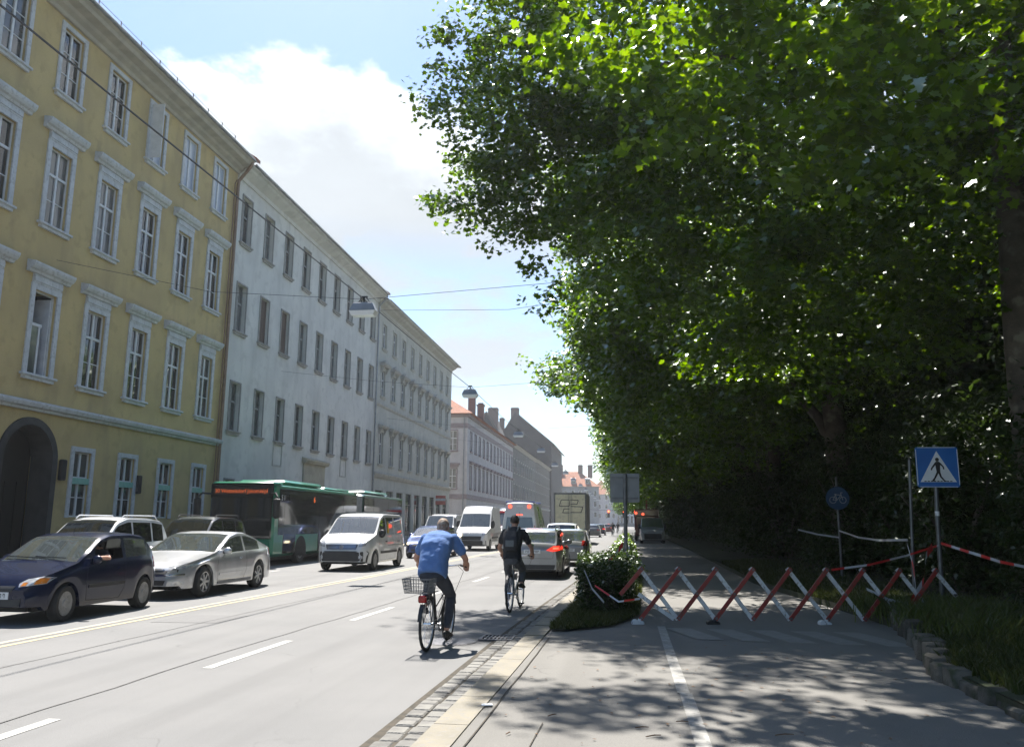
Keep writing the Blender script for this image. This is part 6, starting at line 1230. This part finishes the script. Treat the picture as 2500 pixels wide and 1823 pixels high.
def rider(label, loc, rz, hz, hands, style, lean=1., kneeR=None, footR=None, kneeL=None, footL=None, head_c=None, k=1.):
    t = thing('person', label, 'person', (loc[0], loc[1], 0), rz); F = Vector((0, 1, 0))
    mh, ms, mt = style['hair'], style['shirt'], style['trousers']; b = style.get('bulk', 1.)
    hip = Vector((0, .20, 1.00)); ch = Vector(style['chest']); nk = Vector(style['neck']); hc = Vector(head_c)
    sp = [hip, hip.lerp(ch, .33)+Vector((0, -.03, .02)), hip.lerp(ch, .68)+Vector((0, -.04, .03)), ch, ch.lerp(nk, .62)]
    wd = [(.175*b, .13*b), (.165*b, .125*b), (.18*b, .13*b), (.195*b, .125*b), (.15*b, .09*b)]
    body = MB(); torso(body, [(p, w*.93, d*.93) for p, (w, d) in zip(sp, wd)]); limb(body, [ch.lerp(nk, .5), nk, hc+Vector((0, -.01, -.05))], [.075, .057, .054]); head(body, hc, F)
    sh_ = {}
    for e, (hx, hy, hz_) in hands.items():
        s0 = ch.lerp(nk, .45)+Vector((e*.185*b, 0, -.015)); hn = Vector((hx, hy, hz_)); d = hn-s0; mid = s0+d*.52; el = mid+Vector((e*.085, -.05, -.07)); sh_[e] = (s0, el); fw = (hn-el).normalized(); wr = hn-fw*.085
        limb(body, [s0, el, wr], [.050*b, .040, .028]); hand(body, wr, fw, (-e*.05, .1, -1), 1., 1.3, e)
    legs = {1: (kneeR, footR), -1: (kneeL, footL)}
    for e, (kn, ft) in legs.items(): limb(body, [hip+Vector((e*.09, .0, -.03)), Vector(kn), Vector(ft)], [.075, .052, .036])
    bo = remesh('body', body, M_skin, t, .0085, 4); eyes(t, hc, F); hair(t, hc, F, mh)
    shirt = MB(); low = hip+Vector((0, -.045, -.07)); torso(shirt, [(low, wd[0][0]*1.03, wd[0][1]*1.05)]+[(p, w*1.02+.012, d*1.05+.012) for p, (w, d) in zip(sp, wd)]+[(ch.lerp(nk, .92), .075, .07)])
    for e, (s0, el) in sh_.items(): limb(shirt, [s0.lerp(ch, .3), s0, s0.lerp(el, style.get('sleeve', .72))], [.075*b, .072*b, .066*b])
    remesh('shirt', shirt, ms, t, .011, 5, .028)
    tr = MB(); torso(tr, [(hip+Vector((0, .03, -.11)), .155*b, .125*b), (hip+Vector((0, 0, -.02)), .172*b, .135*b), (hip+Vector((0, .01, .05)), .165*b, .12*b)])
    for e, (kn, ft) in legs.items(): kn, ft = Vector(kn), Vector(ft); limb(tr, [hip+Vector((e*.085, .02, -.05)), kn, ft.lerp(kn, .12)], [.098*b, .07, .056])
    remesh('trousers', tr, mt, t, .011, 5, .022)
    for e, (kn, ft) in legs.items(): shoe(t, Vector(ft)+Vector((0, -.05, -.055)), (e*.12, 1, -.1 if e > 0 else -.2))
    return t
hd = lambda x0, y0, x1, y1: -math.atan2(x1-x0, y1-y0)
r1 = hd(-2.55, 10.82, -2.50, 11.88)
bicycle('dark city bicycle with a wire basket and red rear light, under the blue-shirted man', (-2.55, 10.82), r1, M_bike, .66, True)
rider('man in a loose blue shirt and dark trousers riding a bicycle, bent forward', (-2.55, 10.82), r1, 1.04, {1: (.33, .75, 1.055), -1: (-.33, .75, 1.055)},
      dict(hair=M_hairg, shirt=M_shirtb, trousers=M_jean, chest=(0, .46, 1.37), neck=(0, .60, 1.50), bulk=1.08, sleeve=.62), kneeR=(.16, .60, .66), footR=(.14, .46, .23), kneeL=(-.16, .62, .84), footL=(-.14, .38, .55), head_c=(0, .70, 1.575))
r2 = hd(-2.13, 15.7, -2.06, 16.75)
bicycle('silver mountain bicycle under the rider with the backpack', (-2.13, 15.68), r2, M_bikes, .58, False, False, False, 1.0)
rider('person in black top and grey jeans with a dark backpack, riding upright on a bicycle', (-2.13, 15.68), r2, 1.0, {1: (.29, .75, 1.02), -1: (-.29, .75, 1.02)},
      dict(hair=M_haird, shirt=M_teed, trousers=M_jeang, chest=(0, .32, 1.42), neck=(0, .40, 1.55), bulk=.95, sleeve=.6), kneeR=(.14, .60, .74), footR=(.14, .40, .52), kneeL=(-.13, .52, .62), footL=(-.14, .47, .18), head_c=(0, .45, 1.665))
bp = thing('backpack', 'dark backpack with grey straps worn by the rider in grey jeans', 'backpack', (-2.13, 15.68, 0), r2); m = MB(); torso(m, [((0, .02, 1.12), .12, .06), ((0, .03, 1.22), .145, .085), ((0, .08, 1.36), .14, .085), ((0, .16, 1.47), .10, .055)]); remesh('bag', m, M_pack, bp, .012, 6, .01)
m = MB()
for e in (-1, 1): m.tube([(e*.09, .17, 1.48), (e*.11, .33, 1.575), (e*.115, .47, 1.50), (e*.13, .42, 1.3), (e*.12, .2, 1.14)], .014, 6)
m.box(-.08, .08, -.065, -.05, 1.2, 1.32, bev=.006); m.build('strap', pm('grey_webbing', (.16, .17, .17), (.11, .12, .12), 8, .8), bp)
# far riders are copies of the second rider and the bicycle
two = [o for o in COL.objects if o.parent is None and o.name.split('.')[0] in ('bicycle', 'person') and abs(o.location.y-15.68) < .01]
for (x, y, l1, l2) in ((-1.35, 108, 'distant rider on the road near the far queue of cars', 'bicycle of the distant rider near the far queue of cars'), (-.9, 133, 'most distant rider, close to the far kerb', 'bicycle of the most distant rider, close to the far kerb')):
    for o in two: c_ = copy_tree(o); c_.location = (x, y, 0); c_.rotation_euler.z = 0; c_['label'] = l1 if o.name.startswith('person') else l2
# the driver of the dark blue hatchback, elbow on the sill of the open window
t = thing('person', 'driver with dark hair in the dark blue hatchback, bare forearm on the window sill', 'person', DARKCAR.t.location[:], DARKCAR.t.rotation_euler.z); o = DARKCAR.L/2
def D(x, y, z): return Vector(((x-o)*.9, y, z))
m = MB(); torso(m, [(D(2.1, -.36, .60), .17, .11), (D(2.13, -.36, .85), .17, .11), (D(2.14, -.36, 1.06), .19, .10), (D(2.13, -.36, 1.15), .12, .07)], side=Vector((0, 1, 0))); limb(m, [D(2.12, -.36, 1.12), D(2.10, -.36, 1.18)], [.06, .05]); head(m, D(2.08, -.36, 1.26), Vector((-1, 0, 0)))
limb(m, [D(2.1, -.56, 1.05), D(1.98, -.73, .965), D(1.70, -.74, .99)], [.05, .042, .028]); hand(m, D(1.70, -.74, .99), (-1, .1, .1), (0, .3, -1), 1, .6, 1); limb(m, [D(2.1, -.17, 1.05), D(1.85, -.18, .85), D(1.6, -.28, .98)], [.05, .04, .028]); hand(m, D(1.6, -.28, .98), (-1, -.2, .1), (0, .2, -1), 1, 1.2, -1)
remesh('body', m, M_skin, t, .01, 4); hair(t, D(2.08, -.36, 1.26), Vector((-1, 0, 0)), M_haird); eyes(t, D(2.08, -.36, 1.26), Vector((-1, 0, 0)))
m = MB(); torso(m, [(D(2.1, -.36, .58), .185, .125), (D(2.13, -.36, .85), .185, .125), (D(2.14, -.36, 1.06), .205, .112), (D(2.13, -.36, 1.14), .11, .08)], side=Vector((0, 1, 0))); limb(m, [D(2.12, -.5, 1.06), D(2.04, -.65, 1.01)], [.07, .06]); limb(m, [D(2.12, -.22, 1.06), D(1.98, -.18, .96)], [.07, .06]); remesh('shirt', m, M_teed, t, .012, 4, .012)
# ------------------------------------------------------------ trees and shrubs
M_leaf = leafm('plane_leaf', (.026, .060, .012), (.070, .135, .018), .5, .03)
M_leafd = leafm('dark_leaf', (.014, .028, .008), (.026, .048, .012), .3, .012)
M_leafn = leafm('sunlit_plane_leaf', (.034, .078, .012), (.092, .165, .020), .55, .03)  # lighter copy of the plane leaf, sunshine painted into its colour
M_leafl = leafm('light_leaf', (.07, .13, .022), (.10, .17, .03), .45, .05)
M_bark = pm('plane_bark', (.105, .09, .07), (.06, .05, .04), 2.6, .9, bump=.6, bscale=18, c3=(.17, .155, .12), s3=3.2)
LEAF = np.array([(0, -.42), (.16, -.30), (.44, -.34), (.34, -.08), (.52, .16), (.24, .18), (0, .56), (-.24, .18), (-.52, .16), (-.34, -.08), (-.44, -.34), (-.16, -.30)])
LEAF2 = np.array([(0, -.5), (.34, -.12), (.42, .12), (0, .55), (-.42, .12), (-.34, -.12)])
LEAF3 = np.array([(0, -.5), (.26, 0), (0, .5), (-.26, 0)])
def leaf_mesh(name, P, size, shape, mat, seed=1, up=.45, droop=None):
    P, O = P if isinstance(P, tuple) else (P, None)
    r = np.random.default_rng(seed); n = len(P); k = len(shape)
    sz = size*r.uniform(.65, 1.25, n)
    nrm = r.normal(size=(n, 3)); nrm /= np.linalg.norm(nrm, axis=1)[:, None]
    if O is not None: nrm = nrm*.9+O*.5
    nrm[:, 2] = np.abs(nrm[:, 2])+up; nrm /= np.linalg.norm(nrm, axis=1)[:, None]
    a = r.normal(size=(n, 3)); a[:, 2] -= .5; a -= nrm*(a*nrm).sum(1)[:, None]; a /= np.linalg.norm(a, axis=1)[:, None]; b = np.cross(nrm, a)
    cup = (np.abs(shape[:, 0])*.35-(shape[:, 1])**2*.25)
    V = P[:, None, :]+sz[:, None, None]*(shape[None, :, 0, None]*b[:, None, :]+shape[None, :, 1, None]*a[:, None, :]+cup[None, :, None]*nrm[:, None, :]*r.uniform(-.6, 1., n)[:, None, None])
    V = V.reshape(-1, 3); me = bpy.data.meshes.new(name); me.vertices.add(n*k); me.vertices.foreach_set('co', V.astype(np.float32).ravel())
    me.loops.add(n*k); me.loops.foreach_set('vertex_index', np.arange(n*k, dtype=np.int32)); me.polygons.add(n)
    me.polygons.foreach_set('loop_start', np.arange(0, n*k, k, dtype=np.int32)); me.update(calc_edges=True); me.materials.append(mat); return me
def blob_points(blobs, n, seed, clump=.55, per=34, shellp=.5):
    r = np.random.default_rng(seed); B = np.array(blobs, float); vol = (B[:, 3]*B[:, 4]*B[:, 5])**.8; vol /= vol.sum(); out = []; nn = []
    for b, v in zip(B, vol):
        m = max(2, int(n*v/per)); d = r.normal(size=(m, 3)); d /= np.linalg.norm(d, axis=1)[:, None]
        # lumpy radius, so the outline is uneven and there are bays in it
        ph = r.uniform(0, 6.28, 6); lump = 1+.16*np.sin(3.1*d[:, 0]*2+ph[0])*np.sin(2.7*d[:, 1]*2+ph[1])+.14*np.sin(5.3*d[:, 2]+ph[2]+4*d[:, 0])
        rad = r.uniform(0, 1, m)**shellp*lump; c = b[:3]+d*rad[:, None]*b[3:6]
        cs = clump*r.uniform(.6, 1.35, m); q = np.clip(r.normal(size=(m, per, 3)), -1.7, 1.7)*.55; q[:, :, 2] *= .6
        out.append((c[:, None, :]+q*cs[:, None, None]).reshape(-1, 3)); q = q+.35*d[:, None, :]; nn.append((q/(np.linalg.norm(q, axis=2)[:, :, None]+1e-6)).reshape(-1, 3))
    return np.concatenate(out), np.concatenate(nn)
def crown(name, P, size, shape, mat, parent, seed):
    me = leaf_mesh(name, P, size, shape, mat, seed); o = bpy.data.objects.new(name, me); COL.objects.link(o); o.parent = parent; return o
def trunk_mb(base_r, h, lean, limbs, seed):
    r = random.Random(seed); mb = MB(); k = 9; pts = []; rad = []
    for i in range(k):
        t = i/(k-1); pts.append((lean[0]*t+r.uniform(-.05, .05), lean[1]*t+r.uniform(-.05, .05), h*t-.15)); rad.append(base_r*(1.25-.25*min(1, t*6) if t < .17 else 1.0)*(1-.45*t))
    mb.tube(pts, rad, 14)
    for (t0, tip, r0) in limbs:
        a = Vector(pts[int(t0*(k-1))]); tip = Vector(tip); P = []; RR = []
        for i in range(8):
            t = i/7; q = a.lerp(tip, t); q.z += math.sin(t*math.pi)*.5; q += Vector((r.uniform(-.12, .12), r.uniform(-.12, .12), r.uniform(-.1, .1)))*min(1, t*3); P.append(q); RR.append(r0*(1-.82*t))
        mb.tube(P, RR, 8)
        for j in range(5):
            i = r.randint(3, 6); q = P[i]; e = q+Vector((r.uniform(-2, 2), r.uniform(-2, 2), r.uniform(-.6, 1.6))); mb.tube([q, q.lerp(e, .5)+Vector((0, 0, .2)), e], [RR[i]*.6, RR[i]*.35, .015], 6)
    return mb
def tree(name, label, base, blobs, n, size, shape, base_r, h, lean, limbs, seed, mat=None, clump=.55, group='plane trees along the path', per=34):
    # blobs and limb tips in world coordinates relative to the base
    t = thing(name, label, 'tree', base, 0, group)
    trunk_mb(base_r, h, lean, limbs, seed).build('trunk', M_bark, t, 60)
    crown('crown', blob_points(blobs, n, seed, clump, per), size, shape, mat or M_leaf, t, seed); return t
def rel(base, bl): return [(b[0]-base[0], b[1]-base[1], b[2]-base[2], *b[3:]) for b in bl]
# the near tree whose branch hangs into the top of the view
b = (8.6, 7.0, .3)
tree('plane_tree', 'nearest plane tree, its big bright leaves hanging in at the top of the view', b, rel(b, [
    (7.5, 9.8, 12.5, 5, 3.6, 3.0), (2.6, 11.5, 10.3, 2.2, 1.8, 1.6), (.75, 11.4, 9.0, 1.7, 1.3, 1.0), (-.35, 11.6, 8.9, .9, .8, .6), (.9, 10.8, 7.6, 1.1, .8, .6), (.35, 10.9, 6.9, .7, .5, .5), (3.2, 11, 7.4, 1.9, 1.3, 1.4), (.2, 11.2, 8.1, 1.0, .8, .6), (1.8, 10.8, 6.3, .8, .6, .6),
    (4.2, 11.3, 8.9, 1.8, 1.2, 1.0), (6.0, 12, 7.0, 1.1, .9, .7), (9.5, 10.5, 9.5, 2.6, 2.2, 2.6), (-3.0, 15.6, 14.8, 2.1, 1.6, .8), (-.6, 17.6, 16.2, 2.4, 1.8, .9), (2.0, 16.4, 14.9, 2.2, 1.3, .9), (2.5, 15, 13.4, 2.5, 1.6, 1.4), (10, 7, 12, 5, 4, 4), (5, 8.5, 12.5, 3, 2.5, 2)]), 44000, .165, LEAF, .5, 11, (-.2, .3), [(.7, (2, 3, 11), .16), (.8, (-2, 2.6, 12), .12)], 11, M_leafn, clump=.5, per=36)
# tree A makes the high left mass over the road
b = (7.75, 16.6, .3)
tree('plane_tree', 'stout plane tree at the right edge whose crown reaches far out over the road', b, rel(b, [
    (3.6, 19, 13.2, 6.0, 4.6, 5.0), (-1.3, 20, 12.0, 3.0, 2.6, 3.1), (-3.2, 20, 10.1, 1.3, 1.2, .7), (-4.75, 20.3, 10.1, .65, .6, .35), (-3.7, 20, 9.7, 1.1, 1, .5), (-4.45, 20.3, 13.2, .5, .6, .5), (-4.5, 20.2, 15.3, .5, .6, .4), (-2.4, 19.6, 9.1, 1.1, 1.0, .7), (-3.9, 22, 11.8, 1.2, 1.4, 1.0), (-3.9, 22.5, 14.3, 1.1, 1.6, 1.2), (-4.9, 20, 15.1, .55, .6, .45), (-4.75, 20, 13.7, .5, .6, .4), (-6.8, 25.5, 21.9, 1.8, 2.0, .8), (-6.0, 24, 21.3, 1.4, 1.4, .7), (-3.6, 24, 21.5, 2.0, 2.2, 1.0), (-1.5, 22, 17.5, 1.8, 2.2, 1.6), (-2.6, 20, 14.6, 1.5, 2.2, 2.4), (-4.3, 20.2, 12.6, .9, .9, .8),
    (-3.9, 20.2, 14.4, .5, .7, .5), (-1.75, 19, 7.55, .45, .4, .75), (-1.2, 19.2, 9.3, 1.5, 1.4, 1.2), (-1.75, 18.9, 6.9, .28, .28, .25), (-2.9, 20, 11.3, 1.6, 1.4, 1.2), (.9, 18.5, 9, 2.2, 2.4, 2.6), (8.5, 18, 12, 4.5, 4.5, 6),
    (3.5, 17.5, 7.6, 2.6, 2.4, 2.4), (.6, 17.6, 6.6, 1.2, 1.2, 1.0), (5.2, 15.4, 8.5, 1.8, 1.6, 3.0), (6.2, 17.2, 6.0, 1.5, 1.6, 1.6), (3.2, 19.5, 6.5, 2.4, 2, 2.0), (.2, 20.5, 11.8, 2.6, 2.2, 3)]), 112000, .145, LEAF, .43, 15, (.35, .6), [(.75, (-8.5, 3.6, 13), .2), (.65, (3, 2, 13.5), .18), (.85, (-3.5, 3, 15), .15)], 12, per=40, clump=.48)
b = (6.9, 27.2, .3)
tree('plane_tree', 'plane tree with a dark leaning limb, between the stout tree and the crossing trees', b, rel(b, [
    (2.6, 29.5, 12, 4.7, 4.6, 5.2), (-.5, 29.5, 9.6, 1.5, 2.4, 2.8), (.6, 27.5, 6.4, 1.9, 2.2, 2.0), (-1.0, 30, 12.5, 1.5, 2, 2), (3.5, 26, 6.2, 2.6, 2.6, 2.2), (7.5, 28, 10, 4, 4, 6), (-.2, 26.5, 8.4, 1.4, 1.6, 1.4), (-1.2, 30.5, 9.0, 1.0, 2, 1.6), (-2.5, 32.5, 7.6, 1.1, 2, .8), (-1.4, 31, 6.7, 1.2, 2, .8), (4.5, 24, 8, 2.4, 2.4, 3.4), (3.5, 30, 5.6, 2.6, 3, 2)]), 84000, .16, LEAF, .40, 15, (-.3, .4),
     [(.55, (-6.0, 2.4, 11.5), .16), (.6, (3, 2, 12), .16), (.3, (-3.4, 1.6, 9.5), .2)], 13, per=42, clump=.52)
# the rest of the row: one tree built once, then copied with another turn and size
GB = [(-3.6, 0, 10.6, 5.3, 4.8, 5.2), (-7.2, .3, 8.2, 2.2, 3, 2.3), (-4.6, -.5, 5.2, 2.6, 3.6, 2.0), (-7.4, -.4, 11, 2.0, 2.6, 2.2), (-.5, 0, 7, 3.6, 4, 3.2), (1.5, 0, 11, 3.6, 4.2, 4.6), (-5.9, .6, 4.4, 1.3, 2.4, 1.1)]
GL = [(.35, (-6.5, .5, 8.5), .16), (.5, (-6, -1, 11), .16), (.6, (2, 1, 12), .14)]
row = [(6.5, 36.5, 1.02, 0), (7.2, 43.5, 1.06, .2), (7.6, 50.5, 1.06, -.2), (7.7, 58, 1.04, .15), (7.6, 66, 1.05, 0), (7.4, 74, 1.06, -.15), (7.2, 82, 1.05, .2), (7.0, 91, 1.04, 0), (6.8, 101, 1.05, -.2), (6.6, 113, 1.1, .1), (6.4, 127, 1.05, .15), (6.2, 146, 1.05, -.2), (6.0, 172, 1.1, .1), (6.0, 205, 1.1, .3)]
ordn = 'first second third fourth fifth sixth seventh eighth ninth tenth eleventh twelfth thirteenth fourteenth'.split()
g0 = None
for i, (x, y, s, rz) in enumerate(row):
    lab = f'{ordn[i]} plane tree past the one with the leaning limb along the path'
    if i == 0: g0 = o = tree('plane_tree', lab, (x, y, .2), GB, 62000, .185, LEAF2, .36, 14, (-.2, .2), GL, 21, per=42, clump=.58)
    else:
        o = copy_tree(g0); o['label'] = lab; o.location = (x, y, .2); o.rotation_euler.z = rz; o.scale = (s, s*.97, s*random.Random(i).uniform(.94, 1.06))
# second rank of park trees, behind the row
g2t = None
park = [(14.5, 13, 1.), (13.5, 22, 1.05), (14.5, 31, 1.), (13.5, 41, 1.05), (14.5, 52, 1.), (13.5, 64, 1.1), (14, 80, 1.1), (14, 100, 1.2), (21, 18, 1.15), (22, 30, 1.2), (21.5, 44, 1.15), (22, 60, 1.2), (10.5, 1.5, 1.05), (16, 5, 1.1), (12, -7, 1.1), (19, -3, 1.15)]  # trees at the end of the list are unseen, added to block skylight
for i, (x, y, s) in enumerate(park):
    rank = 'second' if i < 8 else 'third'; lab = f'{ordn[i if i < 8 else i-8]} shaded tree of the {rank} rank in the park, behind the row of planes' if i < 12 else f'{ordn[i-12]} park tree beside the viewpoint, to the right of the stone wall'
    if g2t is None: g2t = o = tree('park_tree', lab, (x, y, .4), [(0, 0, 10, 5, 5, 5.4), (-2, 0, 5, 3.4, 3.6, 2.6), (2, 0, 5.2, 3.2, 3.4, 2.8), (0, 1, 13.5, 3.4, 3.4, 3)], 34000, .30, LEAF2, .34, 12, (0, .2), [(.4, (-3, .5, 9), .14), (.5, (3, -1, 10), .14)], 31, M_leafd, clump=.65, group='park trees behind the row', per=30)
    else: o = copy_tree(g2t); o['label'] = lab; o.location = (x, y, .4); o.rotation_euler.z = i*1.3; o.scale = (s, s, s)
# shrubs that close the park off behind the path
s0 = None; shr = []
rs = random.Random(9)
for k in range(15): shr.append((8.5+rs.uniform(-.4, .8)+(1.0 if k < 2 else 0)-(.8 if k > 8 else 0), 17.5+k*3.4, rs.uniform(.9, 1.25)))
for k in range(9): shr.append((10.8+rs.uniform(-.6, .6), 12+k*6, rs.uniform(1.3, 1.7)))
for k in range(8): shr.append((6.6+rs.uniform(-.3, .6), 69+k*8, rs.uniform(1.3, 1.7)))
shr += [(6.9, 10.6, .62), (7.6, 13.4, .95), (7.1, 14.3, .62), (8.6, 15.6, 1.1), (7.0, 18.8, .85), (9.2, 9.5, 1.1), (6.9, 26.0, .95), (7.6, 23.6, 1.0), (6.6, 35.0, 1.1), (7.0, 42.3, 1.15)]
cnt = 'nearest second third fourth fifth sixth seventh eighth ninth tenth eleventh twelfth thirteenth fourteenth fifteenth sixteenth'.split()
for i, (x, y, s) in enumerate(shr):
    if i < 15: lab = f'{cnt[i]} dark shrub of the thicket that lines the far side of the path'
    elif i < 24: lab = f'{cnt[i-15]} tall shrub at the back of the thicket, under the park trees'
    elif i < 32: lab = f'{cnt[i-24]} tall shrub in the distant end of the thicket beyond the parked van'
    else: lab = ('leafy bush above the low stone wall at the right edge', 'dark bush behind the pedestrian crossing sign', 'small bush at the foot of the stout plane tree', 'bush against the trunk of the stout plane tree', 'dark bush between the bare post and the stout plane tree', 'large bush at the right edge over the stone wall', 'bush in front of the leaning plane trunk behind the cycle path sign', 'broad bush right of the leaning plane trunk', 'bush at the foot of the first plane past the leaning one', 'bush at the foot of the second plane past the leaning one')[i-32]
    if s0 is None:
        s0 = o = thing('shrub', lab, 'shrub', (x, y, .3), 0, 'shrubs of the thicket beside the path'); tb = MB(); r_ = random.Random(4)
        for k in range(9): a = r_.uniform(0, 6.28); e = (math.cos(a)*1.2, math.sin(a)*1.2, r_.uniform(1.8, 3)); tb.tube([(0, 0, -.1), (e[0]*.4, e[1]*.4, e[2]*.55), e], [.05, .035, .01], 6)
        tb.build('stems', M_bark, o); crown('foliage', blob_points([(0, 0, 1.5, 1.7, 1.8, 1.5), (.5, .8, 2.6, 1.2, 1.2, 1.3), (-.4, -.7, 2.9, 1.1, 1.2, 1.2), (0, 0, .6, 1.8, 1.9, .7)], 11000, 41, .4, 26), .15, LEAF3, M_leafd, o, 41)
    else: o = copy_tree(s0); o['label'] = lab; o.location = (x, y, .3); o.rotation_euler.z = i*2.1; o.scale = (s, s, s*random.Random(i+50).uniform(.9, 1.25))
# clipped hedges on the island
def hedge(label, x, y, sx, sy, sz, n, seed):
    o = thing('hedge', label, 'hedge', (x, y, .07), 0, 'hedge blocks on the island'); r = np.random.default_rng(seed)
    P = r.uniform(-1, 1, (n, 3)); m = np.max(np.abs(P), axis=1); P /= (m**.55)[:, None]; w = 1+.10*np.sin(P[:, 1:2]*5+seed)+.08*np.sin(P[:, [2]]*7+P[:, [0]]*3)
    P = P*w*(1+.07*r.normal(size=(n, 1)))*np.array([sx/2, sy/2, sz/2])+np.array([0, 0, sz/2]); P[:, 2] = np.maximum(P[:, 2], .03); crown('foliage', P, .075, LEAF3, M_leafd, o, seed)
    mb = MB(); mb.box(-sx*.38, sx*.38, -sy*.4, sy*.4, .05, sz*.82, bev=.1); mb.build('twigs', pm('hedge_twigs', (.018, .02, .01), (.012, .012, .008), 20, .95, bump=1, bscale=25), o)
hedge('dark clipped hedge block between the kerb and the lattice barrier', -.40, 15.7, .82, 1.8, .82, 9000, 3)
hedge('dark low hedge just behind the back of the square sign', -.35, 18.6, 1.1, 2.6, .9, 9000, 4)
for i, (y, h) in enumerate(((25, .55), (29.5, .6), (35, .7), (42, .8), (52, .8), (64, .9))):
    o = thing('low_shrub', f'{cnt[i] if i else "sunlit"} low green shrub on the island beyond the hedges'.replace('second', 'next'), 'shrub', (-.25+sh(y)*.25, y, .08), 0, 'low shrubs on the island')
    crown('foliage', blob_points([(0, 0, h*.4, .5, 1.6, h*.5), (.1, .8, h*.5, .4, .8, h*.45)], 2600, 60+i, .2, 16), .13, LEAF3, M_leafl, o, 60+i)
# grass: blades, nobody could count them
def grass(name, pts, hgt, mat, seed, wd=.010):
    r = np.random.default_rng(seed); n = len(pts); a = r.uniform(0, 6.28, n); h = hgt*r.uniform(.4, 1.3, n); ln = r.normal(size=(n, 2))*.45; d = np.stack([np.cos(a), np.sin(a), 0*a], 1)*wd
    P = np.array(pts); mid = P+np.stack([ln[:, 0]*h*.35, ln[:, 1]*h*.35, h*.6], 1); tip = P+np.stack([ln[:, 0]*h, ln[:, 1]*h, h], 1)
    V = np.stack([P-d, P+d, mid+d*.7, tip, mid-d*.7], 1).reshape(-1, 3); me = bpy.data.meshes.new(name); k = 5
    me.vertices.add(n*k); me.vertices.foreach_set('co', V.astype(np.float32).ravel()); me.loops.add(n*k); me.loops.foreach_set('vertex_index', np.arange(n*k, dtype=np.int32)); me.polygons.add(n); me.polygons.foreach_set('loop_start', np.arange(0, n*k, k, dtype=np.int32)); me.update(calc_edges=True)
    me.materials.append(mat); o = bpy.data.objects.new(name, me); COL.objects.link(o); return tag(o, kind='stuff')
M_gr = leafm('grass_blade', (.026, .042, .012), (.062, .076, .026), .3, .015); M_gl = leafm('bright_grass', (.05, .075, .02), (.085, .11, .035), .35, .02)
rg = np.random.default_rng(5); pts = []
while len(pts) < 26000:
    y = 12.75+rg.exponential(7.); x = rg.uniform(-1.4, .6)
    if y < 60 and -1.30+sh(y)*1 < x < isl_r(y): pts.append((x, y, .08))
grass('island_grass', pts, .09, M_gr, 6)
pts = []
while len(pts) < 30000:
    y = rg.uniform(8.0, 34); a = PATH_R(y); q = rg.exponential(.9)
    if q < 5: x = a+.12+q; pts.append((x, y, (.19 if y < 14.5 else .12)+min(.12, q*.1)))
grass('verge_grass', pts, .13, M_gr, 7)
pts = []
for (cx, cy, n_, rd) in ((4.75, 13.2, 1500, .35), (5.2, 14.6, 1200, .4), (4.35, 14.9, 700, .3), (5.6, 13.6, 800, .35), (4.5, 11.6, 500, .3)):
    for _ in range(n_): pts.append((cx+rg.normal()*rd, cy+rg.normal()*rd, .22))
grass('grass_tufts', pts, .30, M_gl, 8, .009)
# ------------------------------------------------------------ the air
hz = MB(); hz.box(-330, 330, -70, 630, -1.2, 36); hm = bpy.data.materials.new('air'); hm.use_nodes = True; ht = hm.node_tree
for n in list(ht.nodes): ht.nodes.remove(n)
ho = ht.nodes.new('ShaderNodeOutputMaterial'); hv = ht.nodes.new('ShaderNodeVolumePrincipled'); hv.inputs['Color'].default_value = (.93, .96, 1, 1); hv.inputs['Density'].default_value = .0004; hv.inputs['Anisotropy'].default_value = .4
ht.links.new(hv.outputs[0], ho.inputs['Volume']); tag(hz.build('haze', hm), kind='stuff')  # thin volume added to stand in for veiling lens glare
